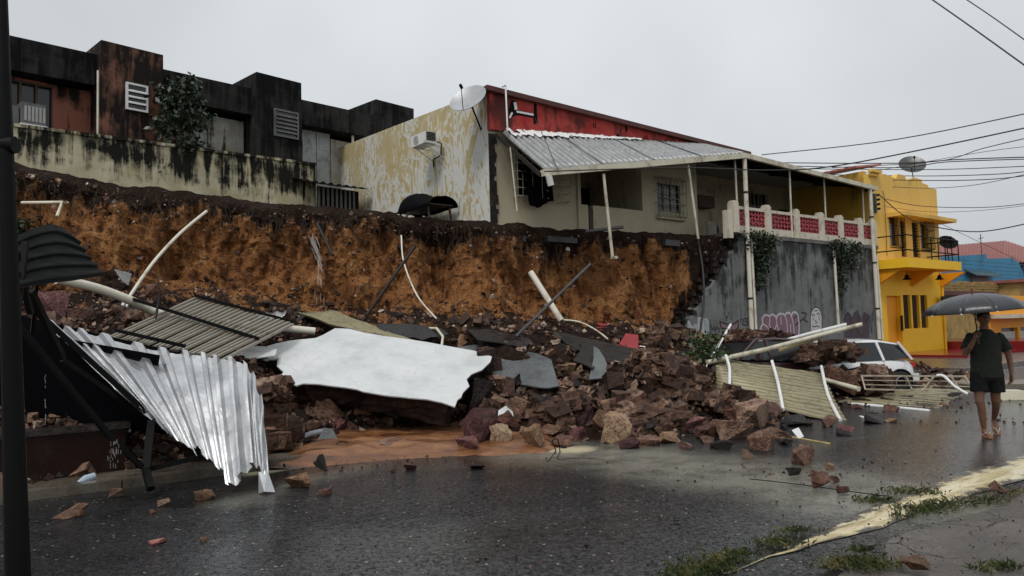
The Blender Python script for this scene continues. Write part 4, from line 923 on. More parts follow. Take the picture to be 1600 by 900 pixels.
# window air conditioner
a_ = bl(33, 192, 1.0); b_ = bl(72, 165, 1.0); acw = empty('window_air_conditioner', B.w(a_[0], 1.0, a_[1]), B.a, 'old grey window air conditioner jutting from the salmon wall at far left', 'air conditioner')
wd = b_[0] - a_[0]; hg = b_[1] - a_[1]; MB().box(0, wd, 0, .75, 0, hg).build('casing', m_greyl, acw)
mb = MB(); [mb.box(wd * (.12 + .15 * k), wd * (.22 + .15 * k), -.012, .002, hg * .15, hg * .85) for k in range(6)]; mb.build('grille', M('light_grey_fins', (.35, .35, .33), .5), acw)
MB().box(-.03, wd + .03, -.05, .75, -.06, -.003).build('shelf', m_white, acw); MB().box(-.5, -.03, .1, .75, -.1, hg * .8).build('foam_packing', m_greyl, acw)
# small lean-to with corrugated awning and gate at the end of the mouldy wall
lt = empty('lean_to', B.w(x1, 0, 5), B.a, 'small rusty lean-to awning with dark slatted gate beside the peeling wall', 'lean-to')
zz = B.hit(485, 283, -.8)[1] - 5
sheet('awning', bil((-.9, .4, zz + .25), (1.6, .6, zz + .3), (1.6, -.9, zz - .0), (-.9, -.9, zz)), m_steel, 8, .03, nv=4, parent=lt)
for k in range(9): MB().box(-.1 + k * .18, -.02 + k * .18, -.3, -.27, -.6, zz).build('gate_slat', m_greyl, lt)
MB().box(-.1, 1.6, -.26, -.23, -.6, zz).build('gate_back', m_dark, lt)

# ------------------------------------------------------------------ yellow house
YF = .2
yh = house('yellow_house', H, 'two-storey bright yellow house with balcony at the far end of the wall', 'house')
def yl(px, py, n=YF): return H.hit(px, py, n)
y0, y1 = .12, yl(1474, 480)[0]; zs = yl(1420, 300)[1]; zm = yl(1420, 412)[1]
zdoor = (yl(1398, 462)[1]); dx0, dx1 = yl(1387, 500)[0], yl(1409, 500)[0]; zfl = .12
wx0, wx1 = yl(1411, 490)[0], yl(1451, 490)[0]; wz0_, wz1_ = yl(1430, 513)[1], yl(1430, 461)[1]
pw = (wx1 - wx0) / 3
holes = [(dx0, dx1, zfl, zdoor)] + [(wx0 + k * pw + .08, wx0 + (k + 1) * pw - .08, wz0_, wz1_) for k in range(3)]
wallpoly((y0, y1, -.1, zm), holes, YF, YF + .25).build('lower_wall', m_yellow, yh)
U = []
for xa, xb, ya, yb in ((1390, 1404, 338, 384), (1407, 1415, 345, 401), (1425, 1436, 347, 402), (1438, 1450, 346, 388)):
    U.append((yl(xa, 360)[0], yl(xb, 360)[0], yl((xa + xb) / 2, yb)[1], yl((xa + xb) / 2, ya)[1]))
zU = yl(1420, 300)[1]
wallpoly((y0, y1, zm + .003, zU), U, YF, YF + .25).build('upper_wall', m_yellow2, yh)
par = [(1372, 305), (1374, 275), (1383, 272), (1400, 279), (1403, 272), (1414, 274), (1416, 283), (1421, 281), (1428, 277), (1441, 281), (1441, 286), (1450, 289), (1451, 293), (1455, 294), (1457, 310)]
q = [yl(x, y) for x, y in par]; q[0] = (y0, zU + .002); q[-1] = (y1, zU + .002); q[-2] = (y1, q[-2][1]); q[1] = (y0, q[1][1]); MB().prism(q, YF, YF + .25).build('parapet', m_yellow2, yh)
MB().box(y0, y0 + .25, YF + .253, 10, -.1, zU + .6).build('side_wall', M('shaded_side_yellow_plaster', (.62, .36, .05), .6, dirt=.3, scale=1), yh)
MB().box(y1 - .25, y1, YF + .253, 10, -.1, zU).build('side_wall', m_yellow, yh)
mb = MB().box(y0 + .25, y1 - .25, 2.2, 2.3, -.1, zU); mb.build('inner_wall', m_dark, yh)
mb = MB()
for k in range(9): mb.hexa([(y0 - .25, .6 + k * .3, zU + .75), (y0 + 2, .6 + k * .3, zU + 1.1), (y0 + 2, .88 + k * .3, zU + 1.1), (y0 - .25, .88 + k * .3, zU + .75), (y0 - .25, .65 + k * .3, zU + .83), (y0 + 2, .65 + k * .3, zU + 1.18), (y0 + 2, .83 + k * .3, zU + 1.18), (y0 - .25, .83 + k * .3, zU + .83)])
mb.build('roof_tiles', m_tile, yh)
MB().box(dx0, dx1, YF + .18, YF + .22, zfl, zdoor).build('door', m_orange, yh); MB().box(dx0, dx0 + .28, YF + .15, YF + .178, zfl, zdoor).build('door_gap', m_dark, yh)
for k in range(3):
    a_ = wx0 + k * pw + .08; b_ = wx0 + (k + 1) * pw - .08; w = MB().box(a_, b_, YF + .15, YF + .17, wz0_, wz1_).build('window', m_glass, yh)
    mb = MB(); [mb.box(a_ + (b_ - a_) * j / 5 - .015, a_ + (b_ - a_) * j / 5 + .015, YF + .06, YF + .09, wz0_, wz1_) for j in range(1, 5)]; mb.build('window_bar', m_wood, w)
for k, u in enumerate(U):
    w = MB().box(u[0], u[1], YF + .15, YF + .17, u[2], u[3]).build('window' if k in (0, 3) else 'balcony_door', m_glass, yh)
    if k in (0, 3): grille(u[0] - .05, u[1] + .1, u[2] - .1, u[3] + .05, YF - .003, 8, 3, w, .22, False, m_black)
    else:
        mb = MB(); [mb.box(u[0], u[1], YF + .08, YF + .12, u[2] + j * .13, u[2] + j * .13 + .05) for j in range(int((u[3] - u[2]) / .13))]; mb.build('louvre', m_black, w)
# canopy, balcony, brackets
cx0, cx1 = yl(1386, 335)[0], yl(1462, 345)[0]; cz = yl(1390, 336)[1]
MB().box(cx0, y1 + .1, YF - .75, YF - .003, cz - .1, cz + .06).build('canopy', m_yellow2, yh)
bz = yl(1420, 412)[1]; bo = 1.35
bx1 = H.hit(1502, 412, YF - bo)[0]
MB().box(y0 + .0, bx1, YF - bo, YF - .003, bz - .35, bz + .02).build('balcony_slab', m_yellow, yh)
for x in (y0 + .1, (y0 + y1) / 2, y1 - .2): MB().add([(x, YF - .003, bz - 1.0), (x, YF - .003, bz - .353), (x, YF - bo * .8, bz - .353), (x + .16, YF - .003, bz - 1.0), (x + .16, YF - .003, bz - .353), (x + .16, YF - bo * .8, bz - .353)], [(0, 2, 1), (3, 4, 5), (0, 1, 4, 3), (1, 2, 5, 4), (0, 3, 5, 2)]).build('balcony_bracket', m_orange, yh)
rl = MB()
for z in (.35, .95): rl.tube([(y0, YF, bz + z), (y0, YF - bo + .05, bz + z), (bx1 - .1, YF - bo + .05, bz + z), (bx1 - .1, YF, bz + z)], .028, 6)
for x in lin(y0 + (bx1 - y0) * .45, bx1 - .1, 5): rl.tube([(x, YF - bo + .05, bz), (x, YF - bo + .05, bz + .95)], .022, 5)
rl.build('balcony_railing', m_black, yh)
# stepped cornices and brackets at the top corners
for dz_ in (0, .14): MB().box(y0 - .06 - dz_ * .5, y0 + .55 + dz_, YF - .12 - dz_ * .6, YF - .003, zU + .35 + dz_, zU + .46 + dz_).build('cornice', m_yellow2, yh)
mb = MB().box(y0 + .18, y0 + .26, YF - .12, YF - .003, yl(1376, 335)[1], yl(1376, 305)[1]); mb.build('meter_rack', m_greyl, yh)
for k in range(4): MB().tube([(y0 + .22, YF - .16, yl(1376, 308 + k * 7)[1]), (y0 + .22, YF - .26, yl(1376, 308 + k * 7)[1])], .05, 7).build('insulator', m_black, yh)
for px_ in (1417, 1468):
    s_ = H.hit(px_, 433, YF - .35)[0]; z_ = H.hit(px_, 437, YF - .35)[1]; o = empty('bell_lamp', H.w(s_, YF - .35, z_), 0, 'black bell-shaped lamp under the balcony, %s' % ('left of the pair' if px_ < 1450 else 'right of the pair at the corner'), 'lamp', 'lamps under the yellow balcony')
    MB().lathe([(.02, .22), (.07, .2), (.10, .08), (.19, 0)], 14).build('shade', m_black, o); MB().tube([(0, 0, .2), (0, 0, .4)], .015, 5).build('stem', m_black, o)
s_, z_ = yl(1408, 504); MB().box(s_ - .05, s_ + .08, YF - .05, YF - .003, z_ - .35, z_ + .3).build('letter_box', m_black, yh)
MB().tube([(y1 - .12, YF - .06, -.0), (y1 - .12, YF - .06, bz - .36)], .05, 7).build('corner_pipe', m_yellow, yh)
c = hw(1427, 262, 2.0); dish(1425, 259, c.y, .62, 'grey mesh satellite dish on the roof of the yellow house', (-.2, -.75, .62), H.w(H.hit(1427, 276, .4)[0], .4, H.hit(1427, 280, .4)[1]), m_steel)
dish(1480, 380, hw(1480, 380, 0).y, .42, 'small dark satellite dish standing beside the yellow balcony', (-.1, -.75, .6), hw(1483, 408, -.2), m_black)
# red forecourt steps
rf = house('red_forecourt', H, 'raised dark red cement forecourt and steps in front of the yellow house', 'steps')
MB().box(.3, y1 + .2, -3.0, YF - .003, -.1, .22).build('platform', m_redfloor, rf); MB().box(y1 + .2, y1 + 6, -3.2, YF + 4, -.1, .55).build('platform', m_redfloor, rf)
for k in range(3): MB().box(y1 + .2, y1 + 3, -3.3 - (k + 1) * .35, -3.3 - k * .35 + (.1 if k == 0 else -.003), -.1, .42 - k * .13).build('step', m_redfloor, rf)
# low orange house with garage gate
gh = house('garage_house', H, 'low orange-yellow house with a white garage gate, behind the man with the umbrella', 'house')
GN = -.6
def gl(px, py, n=GN): return H.hit(px, py, n)
ga, gb = gl(1566, 540)[0], gl(1592, 540)[0]; gc = gl(1640, 540)[0]
gz = gl(1580, 512)[1]; gt = gl(1590, 462)[1]
g0 = gl(1482, 500)[0]
MB().box(g0, ga, GN + 2.5, GN + 2.75, 0, gl(1520, 470, GN + 2.5)[1]).build('wall', m_orange, gh)
wallpoly((gl(1545, 500)[0], gc, 0, gt), [(ga, gb, .3, gz), (gb + .35, gc - .3, .3, gz)], GN, GN + .3).build('wall', m_orange, gh)
MB().box(gl(1545, 500)[0], gc, GN - .7, GN - .003, gl(1580, 497)[1], gl(1580, 491)[1]).build('ledge', m_cream, gh)
MB().box(g0 - .1, gl(1590, 460)[0], GN + 1.0, GN + 2.9, gl(1560, 462, GN + 1)[1], gl(1560, 456, GN + 1)[1]).build('eaves', m_redcap, gh)
for a_, b_ in ((ga, gb), (gb + .35, gc - .3)):
    g_ = MB().box(a_, b_, GN + .2, GN + .23, .3, gz).build('garage_gate', m_steel, gh); n_ = int((b_ - a_) / .16)
    for k in range(n_): x = a_ + (k + .5) * (b_ - a_) / n_; MB().box(x - .045, x + .045, GN + .13, GN + .197, .32, .3 + (gz - .3) * .72).build('bar', m_white, g_)
    MB().box(a_, b_, GN + .12, GN + .199, .3 + (gz - .3) * .72 + .003, .3 + (gz - .3) * .75).build('rail', m_white, g_)
gn = MB(); a_ = gl(1462, 470)[0]
gn.box(gl(1470, 470, 0)[0], gl(1500, 470, 0)[0], -.03, .0, gl(1480, 476, 0)[1], gl(1480, 463, 0)[1]); gn.build('dark_grille', m_black, gh)
# ochre brick wall and blue house behind
ow = house('brick_wall', H, 'rough ochre brick wall with broken top, between the blue house and the orange one', 'wall')
a_, b_ = H.hit(1476, 450, 6)[0], H.hit(1592, 450, 6)[0]; z0_ = H.hit(1530, 475, 6)[1]; z1_ = H.hit(1530, 440, 6)[1]
m_ochre = M('rough_ochre_brick', (.42, .27, .10), .8, var=.4, scale=2, dirt=.5, bump=.6)
mb = MB(); x = a_
bm_ = MB().box(0, 1, 0, .3, 0, 1).mesh('brick'); bm_.materials.append(m_ochre)
nr = 9; rh = (z1_ - z0_) / nr
for r in range(nr):
    x = a_ - (r % 2) * .25
    while x < b_:
        w_ = .5
        if r < nr - 1 or random.random() < .6: link('brick', bm_, None, ow, (x, 6 + random.uniform(-.03, .02), z0_ + r * rh), None, (w_ - .02, 1, rh - .02))
        x += w_
MB().box(a_, b_, 6.08, 6.25, -.1, z1_ - .12).build('mortar', m_ochre, ow)
bh = house('blue_house', H, 'blue plastered house with stepped parapet and red tiled roof at right', 'house')
def bq(px, py, n=9): return H.hit(px, py, n)
pts = [(1462, 402), (1475, 402), (1475, 401), (1541, 397), (1543, 404), (1581, 403), (1592, 410), (1600, 430), (1640, 440)]
q = [bq(x, y) for x, y in pts]; q = [(q[0][0], 0)] + q + [(q[-1][0], 0)]; MB().prism(q, 9, 9.3).build('front_wall', m_blue, bh)
for r in range(8): z = bq(1530, 408 + r * 6)[1]; MB().box(q[1][0], q[-1][0] - .1, 8.985, 8.998, z - .015, z + .015).build('wall_line', m_blue, bh)
a_, b_ = bq(1507, 430)[0], bq(1549, 430)[0]; z_ = bq(1530, 424)[1]
MB().hexa([(a_, 8.2, z_ - .45), (b_, 8.2, z_ - .45), (b_, 8.98, z_), (a_, 8.98, z_), (a_, 8.2, z_ - .38), (b_, 8.2, z_ - .38), (b_, 8.98, z_ + .08), (a_, 8.98, z_ + .08)]).build('awning', M('dark_teal_awning', (.02, .06, .08), .5), bh)
a_, b_ = bq(1517, 435)[0], bq(1543, 435)[0]; w = MB().box(a_, b_, 8.93, 8.997, bq(1530, 443)[1], bq(1530, 431)[1]).build('window', m_greyl, bh)
def tiledroof(name, A_, B_, C_, D_, rows, parent): # sheet of tile rows
    return sheet(name, bil(A_, B_, C_, D_), m_tile, rows, .05, nv=12, parent=parent)
R = [bq(1450, 388, 14), bq(1570, 375, 20), bq(1640, 400, 10), bq(1545, 402, 9.5)]
P4 = lambda px, py, n: Vector((bq(px, py, n)[0], n, bq(px, py, n)[1]))
tiledroof('roof', P4(1452, 386, 16), P4(1571, 376, 18), P4(1568, 408, 10), P4(1452, 404, 10), 26, bh); tiledroof('roof', P4(1571, 376, 18), P4(1660, 405, 18), P4(1660, 415, 10), P4(1568, 408, 10), 20, bh)
MB().prism([bq(1586, 402, 13), bq(1640, 402, 13), bq(1640, 430, 13), bq(1586, 430, 13)], 13, 13.2).build('upper_wall', m_greyl, bh)
MB().tube([P4(1601, 415, 8.8), P4(1603, 560, 8.8)], .05, 6).build('downpipe', m_blue, bh)
o = empty('roof_aerial', H.w(*[P4(1534, 398, 9.6)[i] for i in (0, 1, 2)]), H.a, 'thin cross-shaped television aerial on the red tiled roof', 'aerial'); b_ = P4(1534, 366, 9.6) - P4(1534, 398, 9.6)
MB().tube([(0, 0, -.2), (0, 0, b_.z)], .035, 5).build('mast', m_steel, o); MB().tube([(-.5, 0, b_.z * .75), (.5, 0, b_.z * .85)], .03, 5).build('crossbar', m_steel, o)
# hillside blocks closing the street far away
fb = empty('far_building', H.w(40, 2, 0), H.a, 'plain ochre house further down the street beyond the garage', 'house'); MB().box(-10, 12, 0, 8, -.1, 4.0).build('wall', m_ochre, fb); MB().box(-10.3, 12.3, -.3, 8, 4.003, 4.2).build('roof', m_tile, fb)
# ------------------------------------------------------------------ graffiti (flat paint on the wall, a few millimetres proud)
m_gpink = M('dull_mauve_spray_paint', (.22, .12, .16), .6, var=.2, bump=0); m_gwhite = M('white_spray_line', (.52, .50, .52), .6, var=.15, bump=0); m_gblack = M('black_spray_line', (.02, .018, .02), .6, bump=0); m_ggrey = M('pale_grey_spray_paint', (.30, .34, .36), .6, var=.2, bump=0); m_gdark = M('faded_dark_purple_spray', (.07, .05, .065), .7, bump=0)
def ring(pts, w=None):
    return [H.hit(x, y, 0) for x, y in pts]
def flat(mb, pts, y): 
    q = ring(pts); mb.add([(s, y, z) for s, z in q], [tuple(range(len(q)))])
def stroke(mb, pts, w, y, closed=False):
    q = ring(pts); n = len(q); m = n if closed else n - 1
    for i in range(m):
        a, b = Vector(q[i]), Vector(q[(i + 1) % n]); d = (b - a); 
        if d.length < 1e-5: continue
        d.normalize(); u = Vector((-d.y, d.x)) * w / 2; a2, b2 = a - d * w * .3, b + d * w * .3; yy = y - .00002 * i
        mb.add([(a2.x - u.x, yy, a2.y - u.y), (b2.x - u.x, yy, b2.y - u.y), (b2.x + u.x, yy, b2.y + u.y), (a2.x + u.x, yy, a2.y + u.y)], [(0, 1, 2, 3)])
def graf(label): 
    o = house('graffiti', H, label, 'graffiti'); return o
def lobe(cx, cy, rx, ry, a0=0, a1=360, n=22, tilt=0): return [(cx + rx * cos(radians(a0 + (a1 - a0) * i / (n - 1))) + tilt * sin(radians(a0 + (a1 - a0) * i / (n - 1))), cy - ry * sin(radians(a0 + (a1 - a0) * i / (n - 1)))) for i in range(n)]
g = graf('mauve bubble-letter graffiti outlined in white on the grey wall')
def Z(pts): return [(1060 + x / 6, 440 + y / 6) for x, y in pts]
fill = MB(); line = MB()
outer = Z([(750, 560), (755, 480), (770, 430), (790, 395), (785, 350), (800, 320), (830, 312), (852, 325), (880, 305), (910, 325), (918, 350), (925, 320), (950, 300), (985, 305), (998, 320), (1010, 295), (1040, 292), (1055, 315), (1075, 288), (1100, 288), (1120, 315), (1130, 380), (1130, 460), (1125, 560)])
flat(fill, outer, -.004); stroke(line, outer, .07, -.006)
for s_ in ([(852, 325), (856, 370), (850, 405), (862, 430)], [(918, 350), (922, 400), (905, 440), (870, 470), (850, 460)], [(922, 400), (940, 460), (960, 520), (965, 560)], [(998, 320), (1015, 370), (1020, 430), (1025, 500), (1060, 540)], [(1055, 315), (1070, 360), (1080, 430), (1085, 500)], [(960, 330), (962, 400)], [(972, 460), (975, 545)], [(1050, 400), (1052, 470)], [(790, 395), (820, 415), (845, 440)], [(780, 480), (800, 460), (815, 500), (800, 540)], [(820, 470), (840, 520), (860, 550)]):
    stroke(line, Z(s_), .045, -.0063)
fill.build('fill', m_gpink, g); line.build('outline', m_gwhite, g)
g = graf('white oval ghost face drawn on the grey wall left of the right-hand vine'); fill = MB(); line = MB()
face = [(1266, 527)] + [(1266 + 0, 500)] + lobe(1275, 497, 9, 17, 180, 0) + [(1284, 500), (1284, 527)]
flat(fill, face, -.004); stroke(line, face, .04, -.006, True)
for s_ in ([(1268, 493), (1271, 491), (1273, 494)], [(1276, 491), (1279, 489), (1281, 493)], [(1270, 496), (1271, 500)], [(1279, 495), (1280, 500)], [(1273, 500), (1276, 504), (1274, 505)], [(1269, 509), (1272, 511), (1276, 509), (1280, 511)], [(1272, 486), (1277, 485)]): stroke(line, s_, .035, -.0062)
for k in range(5): stroke(line, [(1268 + 3.3 * k, 519), (1268 + 3.3 * k, 526)], .03, -.0061)
fill.build('fill', m_gwhite, g); line.build('outline', m_gblack, g)
g = graf('small pink and black winged tag on the wall left of the thick downpipe'); fill = MB(); line = MB()
w_ = Z([(385, 375), (430, 390), (480, 405), (520, 395), (560, 365), (560, 430), (520, 465), (500, 450), (500, 500), (530, 495), (460, 530), (440, 520), (480, 490), (470, 450), (430, 440), (405, 440)])
flat(fill, w_, -.004); stroke(line, w_, .05, -.006, True)
for s_ in ([(430, 290), (440, 330), (455, 340), (475, 290)], [(455, 340), (445, 370)], [(490, 320), (495, 355)], [(310, 430), (320, 450), (335, 425), (345, 460), (360, 420), (370, 450), (385, 440)], [(345, 480), (355, 530), (340, 500), (370, 490)], [(590, 350), (610, 360), (600, 400), (640, 410), (655, 380), (625, 370)], [(620, 345), (640, 350), (650, 340)]): stroke(line, Z(s_), .035, -.0062)
fill.build('fill', m_gpink, g); line.build('outline', m_gblack, g)
g = graf('pale grey spray-painted figure at the broken left end of the wall'); fill = MB(); line = MB()
flat(fill, Z([(85, 380), (100, 360), (125, 420), (150, 400), (180, 395), (190, 350), (230, 345), (235, 460), (245, 350), (265, 340), (285, 380), (290, 560), (80, 560)]), -.004)
stroke(line, Z([(90, 370), (120, 430), (110, 480), (160, 500), (240, 490)]), .04, -.006); stroke(line, Z([(185, 345), (230, 340), (232, 470), (190, 465), (185, 345)]), .05, -.0061); stroke(line, Z([(240, 360), (262, 345), (280, 380), (285, 500)]), .03, -.0061)
fill.build('fill', m_ggrey, g); line.build('outline', m_gwhite, g)
g = graf('faded dark purple letters sprayed low on the wall near the yellow house'); fill = MB(); line = MB()
for cx_, w_ in ((1325, 9), (1338, 10), (1352, 9)): flat(fill, [(cx_ - w_ * .7, 528)] + lobe(cx_, 500, w_ * .7, 12, 180, 0, 12) + [(cx_ + w_ * .7, 528)], -.004)
for s_ in ([(1318, 500), (1324, 488), (1330, 500), (1328, 520)], [(1334, 490), (1340, 486), (1344, 500), (1336, 510), (1345, 525)], [(1350, 488), (1352, 505), (1358, 492), (1362, 520)], [(1240, 498), (1246, 492), (1250, 503), (1243, 508), (1256, 497)], [(1252, 488), (1260, 490), (1256, 500), (1262, 503)]): stroke(line, s_, .05, -.006)
fill.build('fill', m_gdark, g); line.build('outline', m_gblack, g)

# ------------------------------------------------------------------ plants
def leaves(mb, c, n, spread, size, r, droop=0):
    for _ in range(n):
        p = Vector(c) + Vector((r.gauss(0, spread[0]), r.gauss(0, spread[1]), r.gauss(0, spread[2])))
        a = Vector((r.uniform(-1, 1), r.uniform(-1, 1), r.uniform(-.8, .5) - droop)).normalized(); b = a.orthogonal().normalized(); b.rotate(Matrix.Rotation(r.uniform(0, 6.3), 3, a)); s = size * r.uniform(.6, 1.3)
        mb.add([p, p + a * s * .5 + b * s * .28, p + a * s, p + a * s * .5 - b * s * .28], [(0, 1, 2, 3)])
def vine(label, tops, seed, dens=1):
    r = random.Random(seed); o = empty('hanging_vine', tops[0][0], 0, label, 'plant'); lf = MB(); st = MB(); o0 = tops[0][0]
    for a, b, w in tops:
        L = (b - a).length; n = int(L / .08)
        for q in range(3):
            path = [a - o0 + (b - a) * k / 6 + Vector((r.gauss(0, w * .4), r.uniform(-.25, -.05), 0)) for k in range(7)]; st.tube(path, .012, 4, False)
        for k in range(n):
            f = k / n; c = a + (b - a) * f - o0 + Vector((0, -.12, 0)); leaves(lf, c, int(60 * dens * (1 - f * .6)), (w * (1 - f * .4), .12, .07), .12, r, .5)
    lf.build('foliage', m_leafdark, o); st.build('stem', m_bark, o)
vine('thick dark green vine hanging down the wall beside the left thick downpipe', [(hw(1180, 366, -.05), hw(1184, 455, -.05), .20), (hw(1192, 368, -.05), hw(1194, 425, -.05), .2), (hw(1172, 364, -.1), hw(1178, 400, -.1), .3), (hw(1200, 372, -.05), hw(1200, 392, -.05), .15)], 5)
vine('sparser green vine hanging over the wall below the balustrade, nearer the yellow house', [(hw(1310, 378, -.05), hw(1312, 462, -.05), .18), (hw(1322, 380, -.05), hw(1328, 425, -.05), .22), (hw(1300, 378, -.05), hw(1304, 405, -.05), .3), (hw(1334, 384, -.05), hw(1332, 410, -.05), .2)], 6, .75)
# tree at the dark building
p = B.w(B.hit(285, 230, .35)[0], .35, 5.0); tr = empty('small_tree', p, 0, 'small dark broad-leaved tree in front of the black building, beside the square tower', 'tree')
r = random.Random(4); top = B.w(*[B.hit(285, 120, .35)[i] for i in (0,)], .35, B.hit(285, 120, .35)[1]) - p; hgt = top.z
tk = MB(); tk.tube([(0, 0, 0), (.05, 0, hgt * .3), (-.05, .05, hgt * .6), (.0, 0, hgt * .9)], [.09, .07, .05, .02], 7); lf = MB()
for k in range(30):
    a_ = r.uniform(0, 6.28); z = hgt * r.uniform(.32, .98); rr = (.65 if z < hgt * .75 else .42) * r.uniform(.3, 1) * hgt / 4; e = Vector((cos(a_) * rr, sin(a_) * rr, z)); tk.tube([(0, 0, z * .75), e], [.03, .01], 4, False); leaves(lf, e, 60, (.17, .17, .17), .20, r, .4)
tk.build('trunk', m_bark, tr); lf.build('crown', m_leafdark, tr)
def shrub(label, px, py, D, w, h, seed, m=None, name='shrub', ls=.1, n=16):
    r = random.Random(seed); p = W(px, py, D); p.z = below(p) - .03 if below(p) > -1 else p.z; o = empty(name, p, 0, label, 'plant'); lf = MB(); st = MB()
    for k in range(n):
        e = Vector((r.gauss(0, w * .32), r.gauss(0, w * .3), h * r.uniform(.25, 1))); st.tube([(0, 0, 0), e * .6 + Vector((0, 0, .05)), e], [.014, .01, .004], 4, False); leaves(lf, e, 20, (w * .11, w * .11, h * .1), ls, r, .1)
    lf.build('foliage', m or m_leaf, o); st.build('stem', m_bark, o); return o
shrub('bright green shrub torn down among the boulders at the broken end of the wall', 1103, 553, 16.0, .42, .62, 11, ls=.09, n=16)
shrub('green creeper growing down the right side of the biggest boulder', 1106, 585, 14.8, .5, .8, 12, ls=.09)
shrub('low weeds poking out beside the white car bonnet', 1232, 572, 17.2, .9, .4, 13, ls=.09)
shrub('small dark weed at the left end of the mouldy wall', 28, 222, 16.2, .5, .5, 14, m_leafdark)
# grass along the gutter
r = random.Random(9); mb = MB(); patches = [(1090, 893, 24, 60), (1125, 880, 26, 50), (1150, 868, 16, 30), (1215, 850, 22, 45), (1245, 832, 18, 25), (1370, 783, 16, 35), (1420, 768, 22, 40), (1460, 772, 8, 6), (1440, 797, 26, 55), (1480, 790, 26, 45), (1530, 782, 22, 30), (1575, 772, 18, 16), (1330, 880, 24, 50), (1365, 885, 30, 55), (1345, 862, 12, 18), (1560, 888, 22, 30), (1410, 808, 10, 12), (1300, 888, 10, 10), (1070, 900, 20, 30)]
for x, y, s, n in patches:
    for _ in range(n * 4):
        c = G(x + r.gauss(0, s), y + r.gauss(0, s * .15)); c.z = .0; a = r.uniform(0, 6.28); h = r.uniform(.012, .055); l = Vector((cos(a), sin(a), 0)); w_ = Vector((-l.y, l.x, 0)) * .005
        tip = c + l * r.uniform(.01, .07) + Vector((0, 0, h)); mid = c + l * .008 + Vector((0, 0, h * .6)); mb.add([c - w_, c + w_, mid + w_ * .8, tip, mid - w_ * .8], [(0, 1, 2, 3, 4)])
tag(mb.build('grass', m_grass), kind='stuff')

# ------------------------------------------------------------------ slabs lying in the rubble
def slab(name, label, cat, outline, tri, thick, m, under=None, und=None, jag=.03, seed=0):
    EXCL.append(list(outline))
    tri = [(x, y, min(D, drop(x, y).y - (.30 if thick > .1 else .12))) if seed not in (3, 13) else (x, y, D) for x, y, D in tri]
    a, b, c = [W(*q) for q in tri]; n = (b - a).cross(c - a).normalized()
    if n.z < 0: n = -n
    r = random.Random(seed); P = []
    pts = []
    for (x0, y0), (x1, y1) in zip(outline, outline[1:] + outline[:1]):
        k = max(1, int(sqrt((x1 - x0) ** 2 + (y1 - y0) ** 2) / r.uniform(10, 26)))
        for i in range(k): pts.append((x0 + (x1 - x0) * i / k + r.uniform(-1, 1) * jag * 50 * (2.2 if r.random() < .18 else 1), y0 + (y1 - y0) * i / k + r.uniform(-1, 1) * jag * 50 * (2.2 if r.random() < .18 else 1)))
    for x, y in pts:
        d = ray(x, y); P.append(CAM + d * ((a - CAM).dot(n) / d.dot(n)))
    o = empty(name, P[0], 0, label, cat); P = [p - P[0] for p in P]; N_ = len(P)
    mb = MB(); mb.add([p for p in P] + [p - n * .02 for p in P], [tuple(range(N_))[::1], tuple(range(2 * N_ - 1, N_ - 1, -1))] + [(i, i + N_, (i + 1) % N_ + N_, (i + 1) % N_) for i in range(N_)])
    mb.build('plaster_face' if under else 'face', m, o, fix=True)
    if under:   # rough core in three ragged layers
        cen = sum(P, Vector()) / N_; vs = []; L = 6
        for l in range(L + 1):
            f = l / L
            for i, p in enumerate(P):
                q = p + (cen - p).normalized() * (.14 + .10 * f + .22 * f * noise.noise(Vector((i * .55, l * .8, seed)))) - n * (.022 + f * thick) + Vector((0, 0, .05 * noise.noise(Vector((i * .9, l, 3)))))
                vs.append(q)
        fs = [(l * N_ + i, l * N_ + (i + 1) % N_, (l + 1) * N_ + (i + 1) % N_, (l + 1) * N_ + i) for l in range(L) for i in range(N_)]
        fs += [tuple(range(N_))[::-1], tuple(range(L * N_, (L + 1) * N_))]
        MB().add(vs, fs).build('masonry_core', under, o, fix=True)
    return o
slab('fallen_wall', 'big white plastered wall section lying face up in the middle of the rubble', 'wall',
     [(366, 552), (395, 546), (430, 538), (455, 531), (492, 527), (505, 521), (524, 513), (545, 514), (565, 518), (600, 524), (640, 531), (700, 541), (740, 549), (768, 556), (765, 566), (754, 577), (736, 583), (729, 592), (733, 603), (724, 612), (722, 620), (714, 624), (711, 634), (690, 629), (668, 624), (640, 622), (600, 618), (566, 613), (558, 607), (520, 602), (496, 600), (475, 598), (462, 603), (447, 596), (437, 590), (442, 580), (432, 570), (434, 560), (415, 562), (394, 558)],
     [(370, 553, 12.4), (540, 515, 13.6), (700, 630, 11.1)], .42, m_plaster, m_masonry, jag=.026, seed=3)
slab('fallen_wall', 'dark grey plastered wall slab right of the big white slab', 'wall', [(712, 541), (745, 537), (800, 545), (862, 560), (872, 602), (840, 607), (800, 598), (770, 590), (764, 558)], [(720, 541, 14.6), (862, 560, 14.4), (800, 598, 12.9)], .22, m_greyplaster, m_rockdark, seed=5)
slab('fallen_wall', 'dark weathered slab tilted like a plank board left of the red fragment', 'wall', [(862, 521), (880, 520), (930, 531), (1000, 545), (1003, 552), (975, 572), (945, 566), (925, 574), (897, 562), (905, 548), (880, 535)], [(870, 522, 16.0), (1000, 548, 15.6), (920, 572, 14.5)], .14, m_slate, m_rockdark, seed=6)
slab('fallen_wall', 'long flat brown-black slab behind the olive roof sheet', 'wall', [(732, 516), (765, 514), (820, 524), (832, 532), (825, 542), (780, 536), (748, 529)], [(735, 516, 16.2), (830, 533, 15.6), (780, 536, 15.2)], .16, m_slate, m_rockdark, seed=7)
